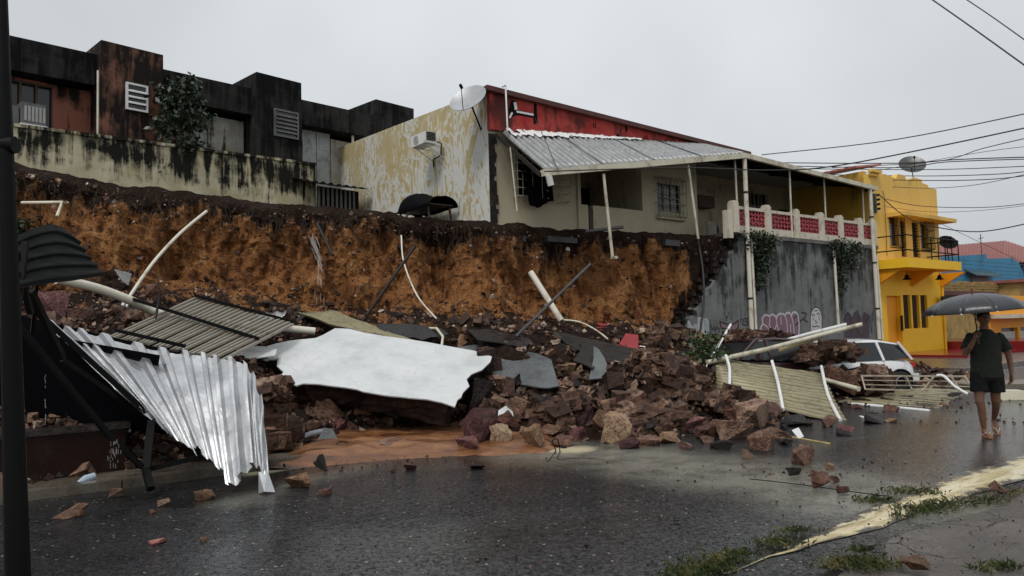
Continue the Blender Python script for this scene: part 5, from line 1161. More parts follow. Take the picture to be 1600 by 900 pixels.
slab('fallen_wall', 'narrow charcoal slab just above the top edge of the big white slab', 'wall', [(585, 505), (640, 507), (690, 513), (700, 523), (660, 530), (620, 524), (598, 516)], [(590, 506, 15.4), (695, 514, 15.2), (640, 530, 14.2)], .12, m_slate, m_rockdark, seed=8)
slab('fallen_wall', 'upright dark triangular concrete fragment standing in the rubble', 'wall', [(921, 590), (925, 560), (928, 541), (937, 545), (952, 575), (958, 588), (940, 592)], [(922, 590, 13.7), (930, 542, 13.9), (957, 588, 13.5)], .16, m_greyplaster, m_rockdark, seed=9)
slab('wall_fragment', 'red painted plaster fragment lying near the right end of the cliff toe', 'fragment', [(978, 521), (997, 523), (997, 545), (984, 543), (967, 537)], [(978, 521, 16.6), (997, 523, 16.5), (984, 543, 16.0)], .08, m_redslab, m_rockdark, jag=.01, seed=10)
slab('wall_fragment', 'small bright red fragment on the scree above the dark slabs', 'fragment', [(935, 504), (948, 506), (950, 514), (938, 516), (932, 512)], [(935, 504, 18.5), (950, 507, 18.4), (938, 516, 18.2)], .05, m_redslab, m_rockdark, jag=.01, seed=11)
slab('wall_fragment', 'grey slab leaning upright in the orange cliff at left', 'fragment', [(178, 421), (206, 427), (200, 446), (190, 438)], [(178, 421, 14.6), (206, 427, 14.6), (200, 446, 14.5)], .04, m_greyplaster, m_rockdark, jag=.01, seed=12)
slab('wall_fragment', 'pale plaster piece at the left end of the big white slab under the fallen rafters', 'fragment', [(365, 546), (400, 541), (432, 545), (428, 556), (390, 560), (372, 556)], [(366, 547, 12.2), (430, 545, 12.3), (390, 560, 11.8)], .08, m_plaster, m_rockdark, seed=13)
slab('wall_fragment', 'pale round-cornered plaster piece among stones in front of the rubble', 'fragment', [(777, 642), (790, 634), (801, 644), (803, 656), (784, 659), (775, 650)], [(777, 642, 11.5), (801, 644, 11.5), (784, 659, 11.25)], .05, m_plaster, m_rocktan, jag=.01, seed=14)
slab('wall_fragment', 'slate-grey tilted fragment beside the short grey pipe under the white slab', 'fragment', [(496, 690), (505, 668), (520, 670), (527, 686), (508, 694)], [(496, 690, 10.9), (512, 668, 11.1), (527, 686, 10.8)], .05, m_greyplaster, m_rockdark, jag=.01, seed=15)
slab('wall_fragment', 'small white tile lying in rubble near the stones right of the car panels', 'fragment', [(1237, 672), (1248, 668), (1256, 682), (1248, 685)], [(1237, 672, 11.3), (1250, 668, 11.5), (1250, 684, 11.1)], .03, m_white2, m_rockdark, jag=.005, seed=16)

# ------------------------------------------------------------------ metal roofing, rafters, pipes
EXCL += [[(462, 488), (515, 483), (645, 531), (558, 520)], [(175, 528), (305, 468), (455, 508), (345, 560)], [(1118, 560), (1290, 582), (1326, 664), (1122, 622)], [(1305, 632), (1372, 606), (1516, 611), (1456, 648)]]
def frag(label, cat='pipe'): return label, cat
def bent(name, label, cat, pts, r, m, n=8):
    P = [W(x, y, min(D, drop(x, y).y - (max(r) if isinstance(r, list) else r)) if y > 380 else D) for x, y, D in pts]; o = MB().tube([p - P[0] for p in P], r, n).build(name, m, None, loc=P[0]); return tag(o, label, cat)
def sm(pts, k=5):
    o = []
    for i in range(len(pts) - 1):
        for j in range(k): 
            t = j / k; o.append(tuple(cmr(range(len(pts)), [p[d] for p in pts], i + t) for d in range(3)))
    return o + [pts[-1]]
bent('roof_pipe', 'thick cream pipe lying across the rubble from the dark roof sheet to the white slab', 'pipe', sm([(88, 436, 11.2), (150, 450, 11.8), (205, 470, 12.3), (250, 490, 12.7), (330, 503, 13.1), (420, 511, 13.5), (492, 518, 13.8)]), .075, m_pvc, 10)
bent('bent_pipe', 'long white pipe bending up from the thick cream pipe against the cliff', 'pipe', sm([(192, 478, 12.6), (202, 464, 12.7), (238, 412, 13.3), (280, 366, 14.0), (323, 330, 14.6)]), .03, m_pvc)
bent('steel_bar', 'dark square bar leaning up across the middle of the cliff', 'bar', [(566, 502, 14.9), (649, 384, 15.6)], .038, m_rust, 4)
bent('bent_pipe', 'thin white curved pipe hanging down the cliff beside the dark bar', 'pipe', sm([(627, 368, 16.6), (631, 410, 16.0), (652, 462, 15.4), (682, 498, 14.9)]), .018, m_pvc)
bent('white_pipe', 'short thick white pipe crossing a dark bar at the cliff toe', 'pipe', [(829, 425, 17.2), (877, 501, 16.8)], .072, m_pvc, 12)
bent('steel_bar', 'thin grey bar crossing the thick white pipe at the cliff toe', 'bar', [(806, 526, 15.6), (922, 413, 16.4)], .032, m_steel)
bent('steel_bar', 'short dark bar sliding down the cliff beside the trickle of water', 'bar', [(495, 349, 17.4), (520, 399, 16.9)], .035, m_rust)
bent('bent_batten', 'pale broken batten bent at a corner, high on the cliff at far left', 'batten', [(34, 317, 15.3), (97, 316, 15.3), (89, 338, 15.1)], .035, m_cream)
bent('bent_batten', 'zigzag beige batten behind the right half of the white slab', 'batten', [(660, 513, 14.6), (682, 513, 14.4), (692, 526, 14.2), (690, 541, 13.9)], .03, m_cream, 4)
bent('fallen_pole', 'grey wooden pole jutting out from the broken porch floor', 'pole', [hw(914, 362, 1.1).to_tuple() and (914, 362, 20.8), (973, 355, 21.6)], .05, m_steel)
bent('white_batten', 'thin white batten standing tilted beside the green shrub', 'batten', [(1100, 580, 15.0), (1142, 507, 16.0)], .03, m_white, 4)
bent('roof_beam', 'long cream beam resting on the black car, lowest end at left', 'beam', [(1105, 566, 14.6), (1200, 545, 15.2), (1345, 507, 16.4)], .06, m_cream, 4)
bent('roof_beam', 'grey-white metal channel above the long cream beam', 'beam', [(1205, 538, 16.2), (1262, 522, 16.7), (1321, 507, 17.2)], .05, m_white, 4)
bent('roof_beam', 'short pale yellow beam under the long one beside the red tail lamp', 'beam', [(1218, 547, 15.5), (1280, 528, 15.9)], .045, M('pale_yellow_beam', (.62, .52, .28), .5, dirt=.2), 4)
bent('plank', 'cream plank sticking out between the two fallen corrugated panels', 'plank', [(1270, 588, 15.6), (1298, 596, 15.3), (1342, 608, 14.6)], .06, m_cream, 4)
bent('plank', 'yellow splintered plank lying flat on the road by the rubble', 'plank', [(1233, 683, 10.75), (1297, 694, 10.35)], .022, M('yellow_plank', (.50, .38, .14), .6, dirt=.3), 4)
bent('grey_pipe', 'short grey plastic pipe under the front of the white slab', 'pipe', [(462, 686, 10.9), (485, 678, 11.2), (510, 673, 11.4)], .045, M('grey_plastic_pipe', (.30, .33, .34), .35), 10)
bent('steel_bar', 'pale narrow stake stuck between boulders in the centre of the rubble', 'bar', [(948, 630, 12.4), (960, 660, 11.9)], .035, m_steel, 4)
bent('steel_bar', 'bent rusty rod lying along the toe of the cliff above the red fragments', 'bar', sm([(880, 500, 16.8), (905, 503, 16.6), (930, 515, 16.3), (950, 530, 15.9)]), .02, m_cream)
bent('steel_wire', 'tangled loop of black wire sticking up at the road edge', 'wire', sm([(855, 722, 9.6), (868, 705, 9.7), (863, 690, 9.75), (871, 686, 9.75), (875, 706, 9.7), (872, 718, 9.6), (900, 716, 9.65), (945, 719, 9.55)], 4), .008, m_black, 5)
bent('steel_wire', 'thin black wire trailing across the orange mud under the white slab', 'wire', sm([(525, 706, 10.1), (530, 690, 10.4), (560, 697, 10.3), (590, 705, 10.1), (600, 690, 10.5), (640, 700, 10.3), (700, 708, 10.0)], 4), .007, m_black, 5)
bent('steel_wire', 'long thin wire lying on the asphalt towards the gutter', 'wire', sm([(1170, 748, 0), (1250, 757, 0), (1330, 768, 0), (1385, 775, 0)] and [(1170, 748, 7.62), (1250, 757, 7.45), (1330, 768, 7.2), (1385, 775, 7.05)], 4), .005, m_black, 5)
bent('hanging_cable', 'pair of black cables hanging down the broken end of the retaining wall', 'cable', sm([(1090, 372, 23.4), (1098, 420, 22.6), (1100, 470, 22.0), (1094, 518, 21.5)], 4), .035, m_wire, 5)
# fallen roof with rafters (left): slats are parts
fr = empty('fallen_roof', W(175, 528, 11.2), 0, 'fallen roof frame of thin beige slats with three black bars, above the bright zinc sheets', 'roof'); o0 = W(175, 528, 11.2)
A_, B_, C_, D_ = W(170, 528, 11.3), W(303, 467, 13.0), W(458, 506, 12.9), W(345, 562, 11.1)
sl = None
for k in range(21):
    u = k / 20; a, b = A_.lerp(D_, u), B_.lerp(C_, u); a = a + Vector((0, 0, .02 * sin(k * 2.1))); 
    if sl is None:
        me = MB().box(-.5, .5, -.028, .028, -.018, .018).mesh('slat'); me.materials.append(m_greyslat); sl = me
    d = b - a; q = d.to_track_quat('X', 'Z'); o = link('slat', sl, None, fr); o.location = (a + b) / 2 - o0; o.rotation_mode = 'QUATERNION'; o.rotation_quaternion = q; o.scale = (d.length * random.uniform(.97, 1.03), 1.15, 1)
for (x0, y0, D0, x1, y1, D1) in ((305, 466, 13.0, 462, 508, 13.0), (205, 471, 12.3, 405, 534, 12.0), (182, 521, 11.25, 290, 546, 11.1)):
    up = Vector((0, -.02, .05)); MB().bar(W(x0, y0, D0) - o0 + up, W(x1, y1, D1) - o0 + up, .05).build('crossbar', m_black, fr)
MB().tube([W(243, 497, 12.0) - o0, W(250, 462, 12.2) - o0, W(251, 459, 12.2) - o0], .022, 5).build('hook', m_rust, fr)
# olive corrugated sheet half buried behind the slab
o = sheet('fallen_sheet', bil(W(460, 493, 14.6), W(640, 531, 13.9), W(560, 519, 13.5), W(455, 500, 14.2)), m_beigesheet, 8, .02, nv=6); bpy.data.objects.remove(o)
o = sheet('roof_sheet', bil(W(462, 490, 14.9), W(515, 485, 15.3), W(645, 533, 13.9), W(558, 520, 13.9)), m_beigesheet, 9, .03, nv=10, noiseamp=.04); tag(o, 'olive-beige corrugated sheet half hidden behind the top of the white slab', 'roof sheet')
o = sheet('roof_sheet', bil(W(400, 492, 13.4), W(448, 486, 13.6), W(445, 494, 13.3), W(405, 500, 13.1)), m_zinc, 3, .02, nv=4); tag(o, 'small bright zinc scrap poking up behind the fallen slatted roof', 'roof sheet')
# bright zinc sheets hanging off the collapsed shelter: four lengths, lapping
TOP = [(68, 500, 9.4), (100, 512, 9.4), (150, 522, 9.4), (235, 543, 9.35), (300, 552, 9.3), (345, 560, 9.2), (388, 572, 9.0), (414, 632, 8.5)]
BOT = [(205, 628, 8.55), (240, 655, 8.4), (272, 680, 8.25), (305, 702, 8.1), (338, 734, 7.95), (366, 752, 7.85), (398, 722, 7.85), (420, 764, 7.68)]
def zs_(u, v, lift=0):
    k = u * 7; a = W(*[cmr(range(8), [p[d] for p in TOP], k) for d in range(3)]); b = W(*[cmr(range(8), [p[d] for p in BOT], k) for d in range(3)])
    p = a.lerp(b, v); sag = .10 * sin(pi * v); p = p + Vector((0, -.6, .8)) * sag * .4
    return p + Vector((.0, -.3, .1)) * (.10 * noise.noise(Vector((u * 4, v * 1.5, 2))) * min(1, 4 * v)) + Vector((0, -lift, lift * .3))
zr_ = [(0, .20, 2), (.185, .43, 3), (.42, .66, 3), (.65, .88, 3), (.86, 1.0, 2)]
zo = empty('collapsed_zinc_roof', W(235, 640, 8.6), 0, 'bright crumpled zinc roof sheets draped from the collapsed shelter down to the road', 'roof'); z0v = W(235, 640, 8.6)
for i, (a, b, n) in enumerate(zr_):
    f = lambda u, v, a=a, b=b, i=i: zs_(a + (b - a) * u, v * (1 + .04 * sin(i * 2.3)), .02 * (i % 2) + .012 * i) - z0v
    sheet('zinc_sheet', f, m_zinc, n, .038, trap=True, nv=26, parent=zo, noiseamp=.014, seed=i * 3, th=.003, edge=.015)
tri = [W(418, 735, 7.75), W(430, 769, 7.62), W(404, 771, 7.6), W(404, 738, 7.75)]; MB().add([p - z0v for p in tri] + [tri[1].lerp(tri[2], .5) - z0v + Vector((0, -.08, .03))], [(0, 1, 4), (0, 4, 3), (4, 2, 3)]).build('folded_corner', m_zinc, zo)
# black struts and frame of the shelter
st = empty('collapsed_shelter_frame', W(230, 770, 7.7), 0, 'twisted black steel frame of the collapsed shelter under the zinc sheets', 'frame'); s0 = W(230, 770, 7.7)
for x0, y0, D0, x1, y1, D1, w in ((24, 395, 6.9, 48, 490, 7.2, .05), (22, 500, 6.6, 170, 680, 7.5, .05), (170, 680, 7.5, 222, 730, 7.8, .05), (48, 455, 7.4, 98, 560, 7.9, .06), (98, 562, 7.9, 210, 640, 8.6, .05), (50, 480, 8.0, 235, 650, 8.55, .06), (237, 660, 8.4, 228, 735, 7.9, .08), (228, 735, 7.9, 236, 764, 7.75, .07), (40, 378, 7.0, 26, 500, 6.8, .05), (240, 655, 8.5, 340, 720, 8.2, .06), (225, 735, 8.0, 370, 700, 8.4, .05), (60, 420, 7.6, 50, 520, 7.8, .03)):
    MB().bar(W(x0, y0, D0) - s0, W(x1, y1, D1) - s0, w).build('strut', m_black, st)
# dark roof sheet at left seen from below
def ds(u, v):
    a = W(*[cmr(range(4), [p[d] for p in ((18, 372, 7.2), (55, 355, 7.6), (90, 349, 8.0), (118, 372, 8.3))], u * 3) for d in range(3)]); b = W(*[cmr(range(4), [p[d] for p in ((14, 452, 6.6), (60, 444, 7.0), (110, 438, 7.5), (164, 430, 8.2))], u * 3) for d in range(3)])
    return a.lerp(b, v)
def ds2(u, v): return ds(v, u)
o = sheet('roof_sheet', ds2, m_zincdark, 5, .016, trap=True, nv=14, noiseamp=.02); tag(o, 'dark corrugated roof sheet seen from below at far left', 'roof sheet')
MB().hexa([W(20, 640, 9.9) - s0, W(330, 665, 9.5) - s0, W(330, 665, 9.6) - s0, W(20, 640, 10.0) - s0, W(20, 490, 9.7) - s0, W(300, 556, 9.45) - s0, W(300, 556, 9.55) - s0, W(20, 490, 9.8) - s0]).build('shade_panel', m_cloth, st)  # two added black panels stand in for the deep shade inside the shelter
MB().hexa([W(-60, 660, 9.95) - s0, W(230, 690, 9.55) - s0, W(230, 690, 9.6) - s0, W(-60, 660, 10.0) - s0, W(-60, 500, 9.3) - s0, W(250, 555, 9.0) - s0, W(250, 555, 9.05) - s0, W(-60, 500, 9.35) - s0]).build('shade_panel', m_cloth, st)
# low black-brown wall and rubble of the shelter
kw = house('kiosk_wall', H, 'low dark maroon wall of the collapsed kiosk beside the kerb at left', 'wall')
s0_, s1_ = H.hit(-60, 770, -4.4)[0], H.hit(196, 752, -4.4)[0]; MB().box(s0_, s1_, -4.4, -4.2, .0, .56).build('wall', M('wet_maroon_wall', (.018, .007, .005), .4, var=.4, dirt=.5, spec=.15), kw); MB().box(s0_, s1_ + .05, -4.43, -4.15, .563, .63).build('cap', m_rockdark, kw)
bent('plastic_bottle', 'crushed pale blue plastic bottle on the wet kerb strip at left', 'bottle', [(122, 754, 8.35), (133, 749, 8.42), (148, 744, 8.5)], [.02, .05, .045], NT('pale_blue_plastic').set(col=(.35, .42, .5), rough=.2).m)
# the black pole in the foreground
a, b = W(2, 0, 2.5), W(28, 900, 2.5); d = (a - b).normalized(); base = b + d * ((0 - b.z) / d.z); top = a + d * .9
o = empty('steel_post', base, 0, 'black steel post very near the camera at the left edge of the picture', 'post'); MB().tube([(0, 0, 0), (b - base) + d * .0, (a - base), top - base], [.042, .038, .020, .018], 12).build('post', m_black, o); MB().tube([(a - base) * .82 - Vector((.03, 0, 0)), (a - base) * .82 + Vector((.035, 0, 0))], .03, 8).build('clamp', m_black, o)

# corrugated garage panels on the right
def panel(label, A_, B_, C_, D_, nr, straps, seed, m=m_beigesheet, amp=.020, bend=0):
    f0 = bil(A_, B_, C_, D_)
    f = lambda u, v: f0(v, u) + Vector((0, 0, 1)) * (bend * sin(pi * v))
    o = empty('corrugated_panel', D_, 0, label, 'panel'); g = lambda u, v: f(u, v) - D_
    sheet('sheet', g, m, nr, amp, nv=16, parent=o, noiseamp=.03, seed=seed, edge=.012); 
    for s in straps:
        P = [W(*q) - D_ + Vector((0, -.05, .035)) for q in sm(s, 3)]; MB().tube(P, .033, 6).build('batten', m_white, o)
    return o
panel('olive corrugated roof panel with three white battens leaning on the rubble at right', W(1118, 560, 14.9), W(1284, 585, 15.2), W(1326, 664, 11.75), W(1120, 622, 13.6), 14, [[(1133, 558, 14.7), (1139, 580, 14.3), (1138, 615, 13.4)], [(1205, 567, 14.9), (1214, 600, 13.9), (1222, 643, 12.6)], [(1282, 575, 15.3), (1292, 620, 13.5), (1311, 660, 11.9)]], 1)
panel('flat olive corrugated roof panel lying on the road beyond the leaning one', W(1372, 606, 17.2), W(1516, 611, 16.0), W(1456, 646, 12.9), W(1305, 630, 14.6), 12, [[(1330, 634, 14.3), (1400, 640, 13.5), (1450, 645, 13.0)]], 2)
# white railing
ra = empty('fallen_railing', W(1350, 609, 16.6), 0, 'fallen white metal railing standing behind the flat corrugated panel', 'railing'); r0 = W(1350, 609, 16.6)
m_rail = M('dirty_beige_railing', (.42, .38, .28), .5, dirt=.6, dirtc=(.10, .06, .035))
def L_(x0, y0, D0, x1, y1, D1, w, nm, m=m_rail): MB().bar(W(x0, y0, D0 - 1.7) - r0, W(x1, y1, D1 - 1.7) - r0, w).build(nm, m, ra)
for k in range(4): L_(1346 + k * 2, 587 + k * 7, 16.8, 1507 + k * 4, 588 + k * 8, 16.2, .03 if k in (0, 3) else .018, 'rail')
for x0, x1 in ((1346, 1352), (1415, 1425), (1485, 1500), (1507, 1520)): L_(x0, 587, 16.7, x1, 609, 16.5, .025, 'upright')
L_(1460, 588, 16.5, 1441, 611, 16.3, .025, 'brace'); MB().tube([W(*q) - r0 for q in sm([(1464, 587, 14.6), (1475, 588, 14.5), (1492, 604, 14.3), (1512, 616, 14.1)], 4)], .03, 6).build('bent_pipe', m_white, ra)
# black bag, white bits
slab('cloth_bag', 'crumpled black cloth bag lying on the road in front of the flat corrugated panel', 'bag', [(1350, 656), (1356, 644), (1372, 646), (1384, 656), (1378, 660), (1360, 659)], [(1350, 657, 12.45), (1372, 645, 12.75), (1384, 657, 12.4)], .07, m_cloth, m_cloth, jag=.02, seed=21)
bent('plastic_bottle', 'white plastic bottle beside the black cloth bag on the road', 'bottle', [(1344, 652, 12.5), (1350, 654, 12.45), (1356, 656, 12.4)], [.03, .04, .03], m_white, 8)
# washing water: two trickles
m_water = NT('falling_water').set(col=(.75, .72, .68), rough=.15, alpha=.12).m
mb = MB(); r = random.Random(2)
for k in range(26):
    x = 478 + r.gauss(6, 2); y = 362 + r.random() * 50; D = 17.35; pts = [W(x + q * 4 + r.gauss(0, 1.2) + (y - 362) * .28, y + q * 9, 17.2 - (y + q * 9 - 362) * .012) for q in range(3)]; mb.tube(pts, .010, 3, False)
for k in range(14): x = 497 + r.gauss(0, 4); y = 405 + r.random() * 60; mb.tube([W(x, y, 16.5 - (y - 405) * .01), W(x + r.gauss(0, 1), y + 14, 16.4 - (y - 405) * .01)], .008, 3, False)
tag(mb.build('water_trickle', m_water), kind='stuff')
mb = MB()
for k in range(30): x = 178 + r.gauss(0, 5); y = 686 + r.random() * 40; mb.tube([W(x, y, 7.5), W(x + .5, y + r.uniform(3, 9), 7.5)], .0045, 3, False)
for k in range(12): x = 71 + r.gauss(0, .6); y = 580 + r.random() * 75; mb.tube([W(x, y, 7.0), W(x, y + r.uniform(3, 8), 7.0)], .004, 3, False)
tag(mb.build('dripping_water', m_water), kind='stuff')
# ------------------------------------------------------------------ vehicles
m_carwhite = M('wet_white_car_paint', (.68, .69, .70), .18, var=.05, spec=.6, dirt=.12, dirtc=(.25, .16, .09), bump=0); m_carblack = M('wet_maroon_black_car_paint', (.045, .022, .026), .18, var=.3, dirt=.2, dirtc=(.10, .05, .03), bump=0)
m_tyre = M('black_tyre_rubber', (.015, .015, .015), .8); m_rim = M('silver_wheel_rim', (.45, .45, .46), .3, .7); m_red = NT('red_lamp_plastic').set(col=(.55, .02, .015), rough=.2).m
def car(label, loc, rz, paint, L=4.0, roll=0, pitch=0, missing=()):
    o = empty('car', loc, rz, label, 'car'); o.rotation_euler = (roll, pitch, rz)
    Wd = .83
    # stations: x, z_bottom, z_shoulder, half width at shoulder
    st = [(-L / 2, .34, .60, .60), (-L / 2 + .08, .24, .80, .72), (-L / 2 + .45, .2, .90, .80), (-.9, .2, .93, Wd), (-.1, .2, .93, Wd), (.6, .2, .92, Wd), (1.0, .2, .88, .82), (L / 2 - .45, .22, .76, .78), (L / 2 - .1, .26, .62, .68), (L / 2, .36, .52, .58)]
    def sec(x, zb, zs, w):
        return [(x, -w * .92, zb), (x, -w, zb + .12), (x, -w * 1.0, (zb + zs) / 2), (x, -w * .97, zs - .08), (x, -w * .88, zs), (x, 0, zs + .03), (x, w * .88, zs), (x, w * .97, zs - .08), (x, w, (zb + zs) / 2), (x, w, zb + .12), (x, w * .92, zb)]
    vs = []; 
    fine = []
    for i in range(len(st) - 1):
        for k in range(4): fine.append(tuple(cmr(range(len(st)), [s[d] for s in st], i + k / 4) for d in range(4)))
    fine.append(st[-1])
    for s in fine: vs += sec(*s)
    n = 11; fs = [(i * n + j, (i + 1) * n + j, (i + 1) * n + (j + 1) % n, i * n + (j + 1) % n) for i in range(len(fine) - 1) for j in range(n)]
    fs += [tuple(range(n)), tuple(range((len(fine) - 1) * n, len(fine) * n))[::-1]]
    MB().add(vs, fs, True).build('body', paint, o, fix=True)
    # greenhouse
    ro = [(-1.72, 1.05, .60), (-1.45, 1.36, .60), (-.9, 1.46, .61), (-.1, 1.47, .62), (.35, 1.40, .60)]
    vs = []
    for x, z, w in ro: vs += [(x, -w, z - .05), (x, -w * .85, z), (x, 0, z + .03), (x, w * .85, z), (x, w, z - .05)]
    MB().add(vs, [(i * 5 + j, (i + 1) * 5 + j, (i + 1) * 5 + j + 1, i * 5 + j + 1) for i in range(len(ro) - 1) for j in range(4)] + [], True).build('roof', paint, o, fix=True).modifiers.new('t', 'SOLIDIFY').thickness = .03
    for sd_ in (-1, 1):
        b0, b1 = sd_ * .80, sd_ * .60
        for nm, q in (('side_window', [(-1.50, .93, -1.34, 1.33), (-.80, .93, -.80, 1.40)]), ('side_window', [(-.74, .93, -.74, 1.40), (.12, .93, .12, 1.39)]), ('side_window', [(.18, .93, .18, 1.38), (.95, .93, .38, 1.34)])):
            (xa, za, xb, zb_), (xc, zc, xd, zd) = q
            MB().add([(xa, b0 * .985, za), (xc, b0 * .985, zc), (xd, b1 * .985, zd), (xb, b1 * .985, zb_), (xa, b0 * .96, za), (xc, b0 * .96, zc), (xd, b1 * .96, zd), (xb, b1 * .96, zb_)], [(0, 1, 2, 3), (7, 6, 5, 4), (0, 4, 5, 1), (2, 6, 7, 3)]).build(nm, m_glass, o)
        for xa, xb, w in ((-1.62, -1.42, .10), (-.77, -.77, .06), (.15, .15, .06), (1.02, .38, .06)): MB().bar((xa, b0, .90), (xb, b1, 1.40), w, .05).build('pillar', paint, o)
        for x in (-1.22, 1.28):
            w = empty('wheel', (x, sd_ * .76, .30)); w.parent = o; 
            MB().lathe([(.18, -.10), (.27, -.10), (.30, -.06), (.30, .06), (.27, .10), (.18, .10)], 24, (0, 0, 0), Vector((0, 1, 0))).build('tyre', m_tyre, w); MB().lathe([(0, .05), (.06, .06), (.19, .09), (.19, -.09), (.06, -.06), (0, -.05)], 14, (0, 0, 0), Vector((0, 1, 0))).build('rim', m_rim, w)
            mb = MB(); mb.tube([(x, sd_ * .60, .30), (x, sd_ * (.838), .30)], .36, 24); mb.build('wheel_arch', m_dark, o)
        MB().box(-L / 2 - .01, -L / 2 + .2, sd_ * .62 - .08, sd_ * .62 + .08, .68, .80).build('tail_lamp', m_red, o)
        MB().bar((.55, sd_ * .84, .98), (.55, sd_ * .98, 1.0), .1, .14).build('mirror', paint, o)
        MB().box(L / 2 - .2, L / 2 - .05, sd_ * .5 - .14, sd_ * .5 + .14, .50, .63).build('headlight', m_glass, o)
    MB().add([(-1.62, -.68, .94), (-1.62, .68, .94), (-1.42, .55, 1.33), (-1.42, -.55, 1.33)], [(0, 1, 2, 3)]).build('rear_window', m_glass, o)
    MB().add([(1.02, -.72, .92), (1.02, .72, .92), (.38, .56, 1.38), (.38, -.56, 1.38)], [(3, 2, 1, 0)]).build('windscreen', m_glass, o)
    MB().box(-L / 2 - .06, -L / 2 + .12, -.74, .74, .28, .5).build('bumper', paint, o)
    return o
# white car: rear towards the right of the picture
pr = W(1428, 600, 17.3); pf = W(1215, 606, 16.2)
d = (pr - pf); d.z = 0; mid = (pr + pf) / 2; ang = atan2(-d.y, -d.x)
mid = W(1300, 606, 16.9); car('white hatchback crushed under boulders, its rear half showing beside the yellow house', (mid.x, mid.y, .02), ang, m_carwhite, 3.6, 0, 0).scale = (.94, 1, .80)
p = W(1178, 575, 16.3); car('dark maroon car buried in the rubble behind the leaning corrugated panel', (p.x, p.y, -.10), radians(200), m_carblack, 4.0, .08, -.06).scale = (1, 1, .95)
p = G(1421, 600); bx = empty('grey_bin', W(1420, 601, 17.6), .3, 'small pale grey plastic box lying just behind the white car', 'box'); MB().hexa([(-.14, -.15, -.05), (.14, -.15, -.05), (.14, .15, -.05), (-.14, .15, -.05), (-.18, -.2, .3), (.18, -.2, .28), (.18, .2, .28), (-.18, .2, .3)]).build('box', M('grey_plastic', (.28, .30, .31), .4), bx); MB().box(-.2, .2, -.22, .22, .305, .33).build('rim', m_steel, bx)

